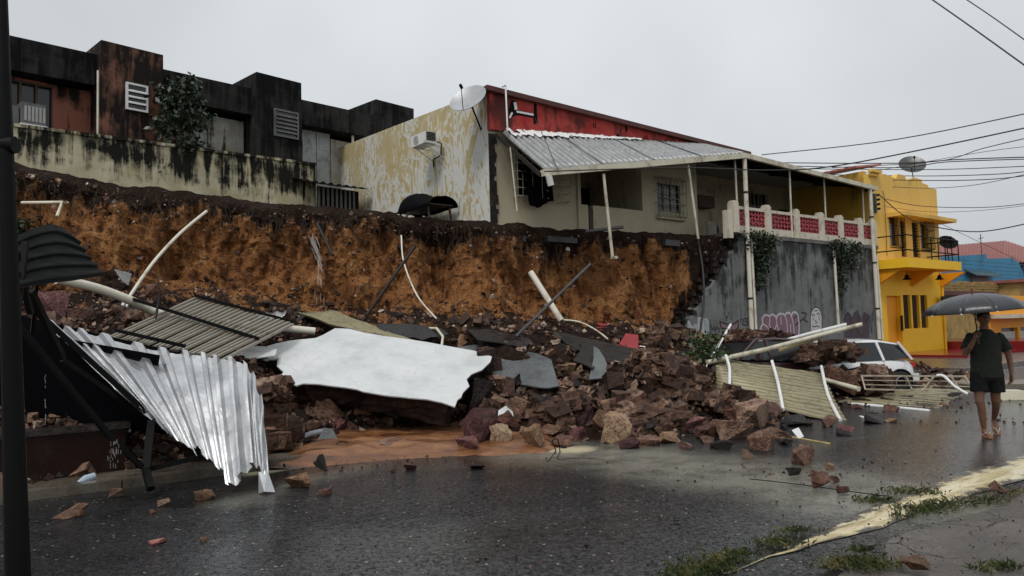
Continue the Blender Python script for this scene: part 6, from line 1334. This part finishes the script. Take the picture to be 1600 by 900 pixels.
# ------------------------------------------------------------------ rocks and boulders
R_ = [ # foot px, py, width, height, material, label, extras
 (1055, 625, 135, 84, 'm', 'largest boulder in the heap, a flat-topped block of stone masonry beside the green creeper', dict(sub=3, depth=.9, yaw=.3, name='boulder')),
 (880, 668, 130, 56, 'm', 'broad reddish masonry block left of the pale narrow stake', dict(sub=3, depth=.8, name='boulder')),
 (1020, 676, 125, 62, 'm', 'broken masonry block with pink stones just right of the pale narrow stake', dict(sub=3, depth=.8, name='boulder')),
 (1135, 655, 112, 58, 'r', 'jagged brown rock slab standing in front of the leaning corrugated panel', dict(sub=3, yaw=.2, name='boulder')),
 (1308, 572, 118, 42, 'm', 'rectangular chunk of stone wall resting on the white car roof', dict(sub=3, D=15.4, dz=0, depth=.35, yaw=0, tilt=.03, name='masonry_chunk')),
 (1368, 612, 90, 44, 'm', 'stone masonry chunk leaning against the side of the white car', dict(sub=3, D=15.4, depth=.4, yaw=.1, name='masonry_chunk')),
 (1322, 612, 60, 34, 'r', 'brown boulder in front of the white car, left of the railing', dict(D=15.2)),
 (398, 668, 100, 95, 'm', 'dark earth-covered masonry under the left end of the white slab', dict(sub=3, name='boulder')),
 (436, 708, 62, 62, 't', 'tan boulder beside the folded right edge of the zinc sheets', dict(sub=3, name='boulder')),
 (500, 662, 66, 46, 'r', 'pinkish brown boulder under the lower left edge of the white slab', {}),
 (567, 664, 60, 42, 't', 'pale-topped layered rock under the middle of the white slab', {}),
 (617, 672, 66, 44, 'd', 'black pointed block under the front edge of the white slab', {}),
 (540, 676, 56, 20, 'd', 'flat black stone lying on the orange mud', {}),
 (600, 678, 66, 14, 'r', 'long flat brown stone lying on the orange mud', {}),
 (748, 702, 62, 56, 'p', 'purple-red boulder at the edge of the orange mud', {}),
 (728, 708, 40, 28, 'p', 'dark purple stone touching the purple-red boulder', {}),
 (782, 700, 38, 32, 't', 'cube-shaped tan stone with a black base near the road edge', {}),
 (833, 706, 38, 36, 't', 'upright tan stone at the very edge of the road', {}),
 (795, 672, 46, 26, 'r', 'reddish stone behind the pale plaster piece', {}),
 (760, 600, 44, 66, 'd', 'black jagged masonry stump at the right end of the white slab', dict(sub=3, name='boulder')),
 (745, 645, 50, 48, 'd', 'dark broken block under the right corner of the white slab', {}),
 (803, 618, 30, 30, 'd', 'upright charcoal stone below the dark grey slab', {}),
 (810, 655, 52, 30, 'r', 'rounded red-brown stone above the small stones by the road', {}),
 (913, 663, 34, 30, 'p', 'dark purple stone in front of the broad masonry block', {}),
 (966, 695, 52, 44, 't', 'pale tan boulder at the road edge below the narrow stake', dict(name='boulder')),
 (984, 704, 34, 18, 'p', 'pinkish wedge stone at the foot of the pale tan boulder', {}),
 (942, 680, 34, 34, 't', 'tan stone leaning left of the pale tan boulder', {}),
 (1190, 672, 70, 40, 'r', 'layered brown rock below the leaning corrugated panel', {}),
 (1150, 690, 66, 28, 'r', 'flat brown rock near the road below the jagged slab', {}),
 (1198, 706, 48, 30, 'r', 'square reddish stone on the asphalt at the right end of the rubble', {}),
 (1115, 690, 50, 22, 'r', 'low dark red rock near the centre right rubble edge', {}),
 (1090, 680, 40, 26, 'p', 'purple stone between the pink masonry block and the road', {}),
 (1262, 729, 38, 27, 'r', 'lone angular red-brown stone on the road, left of a slightly smaller one', {}),
 (1288, 763, 30, 25, 'r', 'rust-brown stone on the road nearest the gutter', {}),
 (1306, 754, 16, 10, 'r', 'small brown stone touching the rust-brown stone on the road', {}),
 (1320, 772, 20, 11, 'r', 'little flat stone on the road right of the rust-brown stone', {}),
 (1299, 734, 16, 9, 't', 'small tan stone behind the two larger stones on the road', {}),
 (1243, 743, 24, 10, 'd', 'flat black stone on the road left of the rust-brown stone', {}),
 (1172, 719, 18, 16, 'r', 'small orange-brown stone on the road below the square reddish one', {}),
 (1326, 680, 28, 14, 'p', 'flat purple stone below the corner of the leaning corrugated panel', {}),
 (1300, 668, 30, 16, 'r', 'brown stone tucked under the lower edge of the leaning panel', {}),
 (1372, 664, 40, 13, 'd', 'dark wet stone beside the black cloth bag', {}),
 (1260, 560, 36, 28, 'm', 'dark stone lump behind the short pale yellow beam', dict(D=17.5)),
 (1165, 538, 76, 20, 'r', 'brown rocks piled against the foot of the left thick downpipe', dict(D=19.6, sub=3, name='boulder')),
 (1215, 536, 60, 14, 'd', 'long dark earth-covered rock behind the maroon car', dict(D=19.0, sub=3, name='boulder')),
 (1040, 540, 60, 38, 'r', 'rocky brown lump behind the largest boulder', dict(sub=3, name='boulder')),
 (965, 620, 40, 56, 'd', 'black hollow masonry stump standing left of the largest boulder', dict(sub=3, name='boulder')),
 (1565, 770, 26, 15, 'r', 'brown stone in the grass at the right edge of the pavement', {}),
 (1440, 895, 44, 16, 't', 'grey-brown stone at the bottom edge of the picture on the pavement', {}),
 (463, 767, 44, 24, 't', 'rust-topped stone on the road beside the foot of the zinc sheets', {}),
 (505, 779, 22, 14, 'r', 'smaller reddish stone on the road right of the rust-topped one', {}),
 (499, 736, 22, 22, 'd', 'black upright stone at the muddy road edge', {}),
 (528, 672, 24, 16, 'p', 'small purple stone beside the slate-grey tilted fragment', {}),
 (607, 706, 50, 18, 'r', 'brown flat-bottomed rock standing in the middle of the orange mud', {}),
 (102, 810, 44, 16, 't', 'tan flat-topped stone on the dark asphalt at left', {}),
 (316, 783, 28, 14, 't', 'light tan stone on the asphalt below the zinc roof', {}),
 (253, 792, 18, 10, 'r', 'brown stone left of the light tan one below the zinc roof', {}),
 (178, 776, 26, 10, 'r', 'dark flat stone at the kerb by the left puddle', {}),
 (240, 855, 30, 10, 'b', 'broken piece of red tile on the asphalt at lower left', {}),
 (315, 851, 12, 9, 't', 'tiny tan stone right of the red tile piece', {}),
 (235, 805, 12, 7, 't', 'tiny pale stone between the tan and brown stones at left', {}),
 (640, 737, 20, 12, 'r', 'small brown stone on the road below the orange mud', {}),
 (615, 740, 12, 7, 'r', 'tiny dark red stone left of the small brown one on the road', {}),
 (745, 735, 24, 8, 'd', 'flat mossy dark stone on the road in front of the purple boulder', {}),
 (700, 630, 60, 30, 'p', 'purple-grey block wedged under the right half of the white slab', {}),
 (40, 690, 60, 40, 'm', 'dim brown block inside the collapsed kiosk at far left', dict(D=9.6)),
 (110, 672, 80, 40, 'm', 'brown slab of stone inside the dark shelter behind the low wall', dict(D=9.9)),
 (215, 690, 60, 60, 'd', 'dark block inside the shelter below the zinc sheets', dict(D=9.6)),
 (72, 505, 60, 46, 'p', 'pinkish rock lit at the foot of the cliff behind the shelter frame', dict(D=12.6)),
 (115, 520, 50, 34, 'r', 'brown rock lying under the thick cream pipe at left', dict(D=12.6)),
 (238, 470, 34, 26, 'r', 'reddish stone on the scree above the fallen slatted roof', {}),
]
for x, y, w, h, mk, lb, ex in R_: rock(x, y, w, h, mk, lb, **ex)
for px_, py_, w_, h_, lb_ in ((1585, 628, 40, 18, 'pale yellow painted kerb block lying behind the walking person'),):
    p_ = G(px_, py_); s_ = p_.y / F; MB().hexa([(-w_ * s_ / 2, 0, -.02), (w_ * s_ / 2, 0, -.02), (w_ * s_ / 2, .3, -.02), (-w_ * s_ / 2, .3, -.02), (-w_ * s_ * .48, .03, h_ * s_), (w_ * s_ * .48, .02, h_ * s_ * .94), (w_ * s_ * .48, .27, h_ * s_ * .94), (-w_ * s_ * .48, .27, h_ * s_)]).build('kerb_block', m_cream, None, loc=p_)
    tag(bpy.data.objects['kerb_block'], lb_, 'kerb block')
p_ = G(1600, 612); tag(MB().hexa([(-1.2, 0, -.05), (2, 0, -.05), (2, 1.2, -.05), (-1.3, 1.3, -.05), (-1.1, .03, .17), (2, 0, .16), (2, 1.2, .15), (-1.2, 1.25, .18)]).build('concrete_slab', m_kerb, None, loc=p_), 'broken grey concrete kerb slab at the right edge, behind the pale yellow block', 'slab')
for (x, y, w, h, mk, lb) in [(1498, 622, 26, 9, 'd', 'dark flat stone beside the right end of the flat corrugated panel'), (1478, 634, 14, 6, 'r', 'little brown stone below the railing end'), (1518, 606, 22, 10, 'r', 'brown stone at the right end of the white railing'), (1395, 662, 18, 7, 't', 'pale small stone right of the black cloth bag')]: rock(x, y, w, h, mk, lb)
rock(1298, 600, 96, 26, 'm', 'low heap of brown masonry between the two stone chunks, hiding the car door', D=15.6, sub=3, depth=.5, name='masonry_chunk')
rock(1240, 580, 60, 26, 'd', 'black soil-covered lump right of the buried maroon car', D=16.0, sub=3, name='boulder')
# flat and angular stones at the right foot of the heap, between the boulders and the road
for (x, y, w, h, mk, lb) in [
 (1010, 700, 44, 16, 'r', 'flat reddish stone on the road edge right of the pale tan boulder'), (1050, 696, 38, 18, 't', 'tan slab-like stone at the foot of the pink masonry block'),
 (1075, 706, 26, 14, 'p', 'small purple stone lying forward on the pale silt'), (1132, 706, 34, 14, 'd', 'flat charcoal stone before the low dark red rock'),
 (1225, 690, 44, 20, 'r', 'brown stone at the lower left corner of the leaning panel'), (1160, 668, 60, 26, 'r', 'tilted brown slab right under the leaning panel edge'),
 (1250, 668, 50, 16, 'd', 'dark flat slab peeping under the leaning panel'), (1205, 655, 50, 26, 'r', 'broad brown stone at the panel foot, above the layered rock'),
 (880, 700, 40, 16, 'r', 'low brown stone between the upright tan stone and the pale tan boulder'), (905, 690, 30, 20, 'p', 'small maroon stone left of the tan leaning stone'),
 (860, 684, 34, 18, 'r', 'reddish stone behind the upright tan stone'), (655, 668, 40, 16, 'p', 'flat purplish stone at the back of the orange mud'),
 (690, 690, 26, 12, 'r', 'small brown stone half sunk in the orange mud')]: rock(x, y, w, h, mk, lb)
# medium loose stones
r = random.Random(21)
med = []
for k in range(270):
    for _ in range(30):
        z = r.random()
        if z < .55: x, y = r.uniform(420, 1330), r.uniform(600, 712)
        elif z < .75: x, y = r.uniform(700, 1110), r.uniform(520, 640)
        elif z < .9: x, y = r.uniform(60, 440), r.uniform(500, 700)
        else: x, y = r.uniform(1100, 1480), r.uniform(560, 650)
        if 470 < x < 715 and y < 650: continue
        if 450 < x < 860 and 668 < y < 706 and r.random() < .85: continue
        if y > 700 - max(0, (x - 1000)) * .1 and r.random() < .7: continue
        break
    if any(inpoly(x, y, P) for P in EXCL): continue
    p = drop(x, y); s = r.choice((.07, .10, .13, .17, .22, .30)) * r.uniform(.8, 1.3) * (1.15 if x > 850 else .9)
    mk_ = r.choice('rrrpptdt'); o = link('rock', rockvar(mk_, r.randrange(14)), None); o.location = p + Vector((0, s * .3, -s * .15)); o.scale = (s, s * r.uniform(.6, 1), s * r.uniform(.45, .85)); o.rotation_euler = (r.uniform(-.5, .5), r.uniform(-.5, .5), r.uniform(0, 6.3))
    cn = {'r': 'reddish brown', 'p': 'purple', 't': 'tan', 'd': 'black'}[mk_]; tag(o, 'loose angular %s stone lying among the debris of the rubble heap' % cn, 'rock', 'loose %s stones in the rubble heap' % cn)
# fine rubble: stuff
def chunk(mb, p, s, r):
    b = [(-1, -1, -1), (1, -1, -1), (1, 1, -1), (-1, 1, -1), (-1, -1, 1), (1, -1, 1), (1, 1, 1), (-1, 1, 1)]
    m = Matrix.Rotation(r.uniform(0, 6.3), 3, Vector((r.gauss(0, 1), r.gauss(0, 1), r.gauss(0, 1))).normalized()); k = Vector((r.uniform(.5, 1.2), r.uniform(.4, 1), r.uniform(.3, .8))) * s
    mb.hexa([p + m @ Vector((c[0] * k.x * r.uniform(.45, 1), c[1] * k.y * r.uniform(.45, 1), c[2] * k.z * r.uniform(.45, 1))) for c in b])
bins = {k: MB() for k in 'rptdw'}
nV = len(hv)
for k in range(30000):
    i = r.randrange(NMX - 1); j = int(NMV * r.uniform(.03, .985)); p = hv[i * NMV + j].lerp(hv[min(i + 1, NMX - 1) * NMV + j], r.random())
    px = -260 + 1790 * i / (NMX - 1); v = j / NMV
    if covered(p): continue
    if 450 < px < 830 and v > .80 and r.random() < .88: continue
    if noise.noise(p * .8) < -.15 and r.random() < .7: continue
    chunk(bins['w' if r.random() < .006 else 'r'], p + Vector((0, 0, .02)), min(.20, (.016 + r.expovariate(1) * .031) * (.55 if v < .22 else 1)), r)
for k in range(3200):   # thin scatter of debris on the cliff, mostly along its dark top band and its foot
    i = r.randrange(NCX - 1); v = r.choice((r.uniform(.04, .28), r.uniform(.66, .95), r.uniform(.05, .95))); p = cv[i * NCV + int(v * (NCV - 1))]
    chunk(bins['w' if r.random() < .02 else 'r'], p, min(.10, .012 + r.expovariate(1) * .022), r)
for k in range(1500):    # gravel spilled over the road and kerb
    if r.random() < .6: x, y = r.uniform(430, 1380), 712 + abs(r.gauss(0, 22))
    else: x, y = r.uniform(40, 1500), r.uniform(700, 890)
    if y > 895: continue
    p = G(x, y, .04); chunk(bins[r.choice('rtdpt') if r.random() < .5 else 'd'], Vector((p.x, p.y, .03)), r.uniform(.004, .011) + (.012 if r.random() < .07 else 0), r)
for k in range(170): x, y = r.uniform(1340, 1600), r.choice((r.uniform(612, 640), r.uniform(612, 668))); p = G(x, y); chunk(bins[r.choice('rtdd')], Vector((p.x, p.y, .04)), r.uniform(.008, .03), r)
for k in range(260): x, y = r.uniform(1230, 1600), r.uniform(770, 898); p = G(x, y); chunk(bins[r.choice('rtdd')], Vector((p.x, p.y, .02)), r.uniform(.003, .009), r)
for k, m in (('r', m_rubble), ('p', m_rockpurple), ('t', m_rocktan), ('d', m_rockdark), ('w', m_plaster)): ob_ = tag(bins[k].build('rubble', m), kind='stuff'); tones(ob_.data, 6, 5)

mb = MB(); rr_ = random.Random(31)
for k in range(420):
    i = rr_.randrange(int(NCX * .87)); j = rr_.randint(3, 26); p = cv[i * NCV + j] + out * .03; L_r = rr_.uniform(.15, .8); q = [p]
    for s_ in range(4): q.append(q[-1] + Vector((rr_.gauss(0, .06), rr_.gauss(-.02, .03), -L_r / 4)))
    mb.tube(q, [.010, .008, .006, .004, .002], 3, False)
tag(mb.build('roots', m_bark), kind='stuff')
# ------------------------------------------------------------------ overhead cables
def cable(label, pts, rr, grp='overhead cables'):
    P = [W(*q) for q in sm(pts, 6)]
    if pts[-1][0] >= 1600:      # carried on to poles outside the picture
        e = (P[-1] - P[-2]).normalized(); P += [P[-1] + e * 6 - Vector((0, 0, .1)), P[-1] + e * 14]
        if pts[0][1] < 0: e = (P[0] - P[1]).normalized(); P = [P[0] + e * 22, P[0] + e * 9] + P
    o = MB().tube([p - P[0] for p in P], rr, 5, False).build('cable', m_wire, None, loc=P[0]); tag(o, label, 'cable', grp)
cable('steep overhead cable crossing the top right corner, left of the pair', [(1440, -12, 9), (1520, 44, 8.2), (1620, 116, 7.4)], .0085)
cable('steep overhead cable crossing the top right corner, right of the pair', [(1490, -14, 9), (1550, 26, 8.4), (1620, 76, 7.8)], .0065)
cable('thin cable rising to the right from behind the porch roof, highest of the shallow ones', [(1190, 242, 25), (1400, 218, 22), (1620, 174, 19)], .016)
cable('thick black cable running along the porch roof and up to the right', [(850, 268, 19.0), (1060, 262, 19), (1200, 266, 18.5), (1300, 260, 17.5), (1450, 232, 16.5), (1620, 196, 15.5)], .016)
for i, (lb, pts, rr) in enumerate([
    ('thin cable sloping up to the right edge just below the thick one', [(1300, 262, 34), (1465, 252, 30), (1535, 232, 26), (1620, 212, 22)], .016),
    ('faint cable sloping up to the right edge, second below the thick one', [(1320, 276, 34), (1520, 240, 30), (1620, 227, 26)], .011),
    ('level cable just above the mesh dish', [(1180, 254, 34), (1400, 255, 32), (1500, 249, 30), (1620, 245, 28)], .022),
    ('level cable brushing the top of the mesh dish', [(1180, 258, 34), (1400, 262, 32), (1480, 253, 30), (1620, 248, 28)], .02),
    ('level cable passing behind the middle of the mesh dish', [(1200, 263, 36), (1400, 265, 34), (1500, 264, 32), (1620, 259, 30)], .018),
    ('slightly rising cable over the top of the yellow parapet', [(1300, 273, 34), (1450, 275, 32), (1560, 272, 30), (1620, 266, 28)], .018),
    ('sagging cable across the yellow parapet, lowest of the level ones', [(1320, 279, 32), (1450, 282, 31), (1550, 280, 29), (1620, 272, 28)], .018),
    ('thin cable curving from the yellow parapet to the right edge', [(1383, 291, 31.5), (1450, 294, 31), (1530, 288, 29), (1620, 268, 27)], .012),
    ('thin level cable crossing the yellow house under the parapet', [(1380, 310, 31), (1440, 322, 30.5), (1540, 324, 29), (1620, 316, 28)], .014),
    ('thin cable below it sagging to the right edge', [(1378, 322, 31), (1450, 331, 30), (1530, 329, 29), (1620, 319, 28)], .009),
    ('black drop cable looping from the yellow house canopy to the right edge', [(1375, 305, 30.8), (1410, 335, 29), (1450, 352, 28.5), (1530, 362, 27), (1620, 346, 25)], .02),
    ('faint cable running down behind the television aerial', [(1463, 346, 36), (1530, 378, 38), (1620, 420, 40)], .012),
    ('loose black wire looping over the corner of the yellow house', [(1373, 300, 31), (1380, 300, 30.8), (1382, 320, 30.8), (1384, 350, 30.8), (1386, 400, 30.8)], .012)]): cable(lb, pts, rr)
cable('thin black wire hanging from the red parapet across the grey porch roof', [(836, 185, 20.4), (850, 215, 20.2), (872, 266, 19.2)], .01)

# ------------------------------------------------------------------ man with umbrella
def remesh(name, mb, m, parent, vox=.008, smooth=4, fold=0):
    o = mb.build(name, m, parent, fix=True); k = o.modifiers.new('remesh', 'REMESH'); k.mode = 'VOXEL'; k.voxel_size = vox; k.use_smooth_shade = True
    s = o.modifiers.new('smooth', 'SMOOTH'); s.iterations = smooth; s.factor = .5
    if fold:
        tx = bpy.data.textures.new('folds', 'CLOUDS'); tx.noise_scale = .15; tx.noise_depth = 2; d = o.modifiers.new('folds', 'DISPLACE'); d.texture = tx; d.strength = fold; d.mid_level = .5; d.texture_coords = 'LOCAL'
    return o
def ell(mb, c, r, rot=None, n=14):
    c = Vector(c); vs = []; m = 8
    for i in range(m + 1):
        a = pi * i / m
        for k in range(n):
            b = 2 * pi * k / n; p = Vector((r[0] * sin(a) * cos(b), r[1] * sin(a) * sin(b), r[2] * cos(a)))
            if rot: p.rotate(rot)
            vs.append(c + p)
    mb.add(vs, [(i * n + k, (i + 1) * n + k, (i + 1) * n + (k + 1) % n, i * n + (k + 1) % n) for i in range(m) for k in range(n)], True)
def limb(mb, pts, n=12): # pts: (pos, r)
    mb.tube([p for p, _ in pts], [q for _, q in pts], n)
    for p, q in pts: ell(mb, p, (q, q, q), n=10)
def loftx(mb, rings, n=20): # rings: (cx,cy,z,rx,ry)
    vs = []
    for cx, cy, z, rx, ry in rings:
        for k in range(n): a = 2 * pi * k / n; vs.append((cx + rx * cos(a), cy + ry * sin(a), z))
    fs = [(i * n + k, i * n + (k + 1) % n, (i + 1) * n + (k + 1) % n, (i + 1) * n + k) for i in range(len(rings) - 1) for k in range(n)]
    fs += [tuple(range(n))[::-1], tuple(range((len(rings) - 1) * n, len(rings) * n))]; mb.add(vs, fs, True)
base = G(1548, 684); base.z = road_h(*[H.loc(base)[i] for i in (0, 1)]) + .004
man = empty('person', base, radians(-14), 'person in dark green t-shirt and black shorts walking in flip-flops under an open umbrella', 'person')
m_skin = M('brown_skin', (.20, .10, .062), .5, var=.12, scale=6, bump=0); m_shirt = M('dark_olive_cotton_wet', (.022, .026, .019), .85, var=.25, scale=5, bump=.2); m_short = M('black_shorts', (.007, .007, .008), .85, var=.2, bump=.2); m_hair = M('black_hair', (.008, .007, .006), .6); m_flip = M('tan_flip_flop', (.32, .16, .10), .6)
bd = MB()
loftx(bd, [(0, 0, .80, .155, .10), (0, 0, .90, .165, .11), (0, 0, 1.02, .145, .10), (0, 0, 1.18, .155, .105), (0, 0, 1.30, .175, .11), (0, 0, 1.38, .16, .095), (0, 0, 1.43, .09, .07)])
limb(bd, [(Vector((0, .0, 1.40)), .062), (Vector((0, -.015, 1.50)), .055)])
ell(bd, (0, -.02, 1.615), (.075, .092, .105)); ell(bd, (0, -.055, 1.56), (.052, .05, .055)); ell(bd, (0, -.115, 1.595), (.012, .02, .022))
for s_ in (-1, 1): ell(bd, (s_ * .078, -.01, 1.60), (.012, .02, .03))
armR = [(Vector((-.178, 0, 1.355)), .055), (Vector((-.235, -.03, 1.25)), .047), (Vector((-.27, -.07, 1.12)), .040), (Vector((-.245, -.19, 1.22)), .036), (Vector((-.205, -.27, 1.335)), .026)]
armL = [(Vector((.178, 0, 1.355)), .055), (Vector((.25, .01, 1.23)), .047), (Vector((.29, .03, 1.09)), .040), (Vector((.295, 0, .97)), .036), (Vector((.285, -.04, .84)), .026)]
limb(bd, armR); limb(bd, armL)
legR = [(Vector((-.09, 0, .86)), .085), (Vector((-.115, -.03, .66)), .070), (Vector((-.125, -.06, .48)), .055), (Vector((-.10, -.04, .38)), .052), (Vector((-.085, -.01, .25)), .045), (Vector((-.065, .03, .10)), .032)]
legL = [(Vector((.09, .01, .86)), .085), (Vector((.10, .02, .66)), .070), (Vector((.105, .05, .49)), .055), (Vector((.13, .12, .40)), .050), (Vector((.15, .22, .30)), .044), (Vector((.165, .33, .20)), .031)]
limb(bd, legR); limb(bd, legL)
limb(bd, [(Vector((-.065, .04, .06)), .033), (Vector((-.065, -.06, .05)), .030), (Vector((-.07, -.14, .035)), .026)]); limb(bd, [(Vector((.165, .34, .17)), .033), (Vector((.165, .30, .10)), .030), (Vector((.165, .25, .055)), .026)])
for j in range(5):
    ell(bd, (-.095 + .013 * j, -.175 + .006 * j, .03), (.008, .018, .010)); ell(bd, (.14 + .013 * j, .225, .035), (.008, .012, .016))
# hands: palm, four fingers, thumb
def hand(mb, wrist, dirv, palmn, side, curl, grip):
    d = dirv.normalized(); nrm = palmn.normalized(); sd_ = d.cross(nrm).normalized() * side
    pc = wrist + d * .045; 
    for q in (-.5, 0, .5): limb(mb, [(wrist + sd_ * q * .02, .019), (pc + sd_ * q * .05 + d * .03, .016)], 8)
    for j, (off, ln) in enumerate(((-.033, .066), (-.011, .074), (.011, .070), (.031, .056))):
        a = pc + sd_ * off + d * .035; p = [a]; ang = 0
        for seg_ in (.42, .32, .26): ang += curl; p.append(p[-1] + (d * cos(ang) + nrm * sin(ang)) * ln * seg_)
        limb(mb, [(p[0], .0095), (p[1], .009), (p[2], .0085), (p[3], .0075)], 7)
    t0 = wrist + d * .02 - sd_ * .022; t1 = t0 + d * .022 - sd_ * .025 + nrm * .012; t2 = t1 + (d * .5 + nrm * .8 * (1 if grip else .3) + sd_ * (.5 if grip else 0)).normalized() * .034
    limb(mb, [(t0, .014), (t1, .011), (t2, .009)], 7)
hR = Vector((-.205, -.27, 1.335)); hand(bd, hR, Vector((.15, -.25, .95)), Vector((1, .1, -.1)), 1, .95, True)
hL = Vector((.285, -.04, .84)); hand(bd, hL, Vector((-.1, -.15, -1)), Vector((-1, -.2, 0)), 1, .38, False)
remesh('body', bd, m_skin, man, .0065, 2)
sh = MB(); loftx(sh, [(0, 0, .80, .205, .145), (0, 0, .86, .205, .14), (0, 0, .98, .19, .13), (0, 0, 1.12, .187, .13), (0, 0, 1.26, .20, .13), (0, 0, 1.34, .20, .12), (0, 0, 1.395, .155, .095), (0, 0, 1.435, .10, .075), (0, 0, 1.455, .082, .07)], 24)
for a in (armR, armL):
    P = [a[0][0] + Vector((0, 0, -.005)), a[0][0].lerp(a[1][0], .6), a[1][0].lerp(a[2][0], .45)]; limb(sh, [(P[0], .062), (P[1], .064)]); sh.tube([P[0], P[1], P[2]], [.062, .066, .078], 14)
remesh('shirt', sh, m_shirt, man, .008, 5, .034)
so = MB(); loftx(so, [(0, 0, .76, .17, .12), (0, 0, .84, .19, .135), (0, 0, .92, .185, .13)])
for l, o_ in ((legR, -1), (legL, 1)): so.tube([l[0][0], l[1][0], l[1][0].lerp(l[2][0], .30)], [.115, .112, .115], 16)
remesh('shorts', so, m_short, man, .008, 2, .03)
hr = MB(); ell(hr, (0, -.008, 1.645), (.083, .096, .088)); h_ = remesh('hair', hr, m_hair, man, .007, 2)
mb = MB(); [ell(mb, (s_ * .03, -.104, 1.622), (.011, .008, .006)) for s_ in (-1, 1)]; mb.build('eye', m_dark, man); mb = MB(); ell(mb, (0, -.104, 1.560), (.024, .01, .006)); mb.build('mouth', M('lip', (.10, .04, .03), .5), man)
for nm, (x, y, z, tilt) in (('flip_flop', (-.067, -.06, .012, 0)), ('flip_flop', (.165, .275, .075, -1.05))):
    mb = MB(); n = 18; prof = []
    for k in range(n): a = 2 * pi * k / n; prof.append((.047 * cos(a) * (1 + .12 * -sin(a)), .135 * sin(a)))
    mb.add([(px_, py_, -.012) for px_, py_ in prof] + [(px_, py_, .010) for px_, py_ in prof], [tuple(range(n))[::-1], tuple(range(n, 2 * n))] + [(i, (i + 1) % n, (i + 1) % n + n, i + n) for i in range(n)])
    f_ = mb.build(nm, m_flip, man, loc=(x, y, z), rot=(tilt * -1, 0, 0)); MB().tube([(-.038, .0, .012), (-.02, -.04, .055), (0, -.085, .02)], .007, 5).tube([(.038, .0, .012), (.02, -.04, .055), (0, -.085, .02)], .007, 5).build('strap', M('cream_strap', (.6, .55, .45), .5), f_)
# umbrella
grip_p = hR + Vector((.15, -.25, .95)).normalized() * .07 + Vector((.02, -.005, 0))
um = empty('umbrella', man.matrix_basis @ grip_p if False else base, 0, 'open black umbrella with wooden tip held above the walking person', 'umbrella')
rotm = Matrix.Rotation(radians(-14), 3, 'Z'); gp = rotm @ grip_p
topc = W(1519, 459, (base + gp).y) - base; bot = gp + Vector((0, 0, -.10))
ax = (topc - bot).normalized(); Rr = .635; Hh = .245
m_umb = M('wet_black_umbrella_fabric', (.022, .024, .027), .3, var=.3, spec=.6, bump=.3, scale=8)
nr_ = 10; x_ = ax.orthogonal().normalized(); y_ = ax.cross(x_)
def up(a, f, sagk=1):
    ph = (a / (2 * pi) * nr_) % 1; s = 1 - .055 * sin(pi * ph) * f * f * sagk; rr = Rr * f * s
    drop_ = Hh * (1 - sqrt(max(0, 1 - (f * .93) ** 2))) / (1 - sqrt(1 - .93 ** 2)) + .025 * sin(pi * ph) * f * -0.0
    return topc + (x_ * cos(a) + y_ * sin(a)) * rr - ax * drop_
per = 8
for k in range(nr_):
    vs = []; nj = 9
    for i in range(per + 1):
        for j in range(nj): vs.append(up(2 * pi * (k + i / per) / nr_, max(.001, j / (nj - 1))))
    o = MB().add(vs, [(i * nj + j, (i + 1) * nj + j, (i + 1) * nj + j + 1, i * nj + j + 1) for i in range(per) for j in range(nj - 1)], True).build('canopy_panel', m_umb, um); o.modifiers.new('t', 'SOLIDIFY').thickness = .003
rb = MB(); tp = MB()
for k in range(nr_):
    a = 2 * pi * k / nr_; rb.tube([up(a, f) - ax * .008 for f in (.02, .3, .6, .85, 1.0)], .003, 4); e = up(a, 1.0); ell(tp, e - ax * .004, (.011, .011, .011), n=8); rb.tube([topc - ax * .30, up(a, .5) - ax * .01], .003, 4)
rb.build('rib', m_steel, um); tp.build('rib_tip', m_white, um)
MB().tube([bot, topc - ax * .02], .007, 8).build('shaft', m_black, um); MB().tube([topc, topc + ax * .07], [.014, .010], 8).build('tip', M('red_brown_wooden_tip', (.16, .03, .02), .4), um); MB().tube([bot - ax * .04, bot + ax * .16], .013, 8).build('handle', m_wood, um); mb = MB(); ell(mb, gp + ax * .06 + Vector((-.0, -.02, 0)), (.014, .014, .014)); mb.build('button', m_white, um)
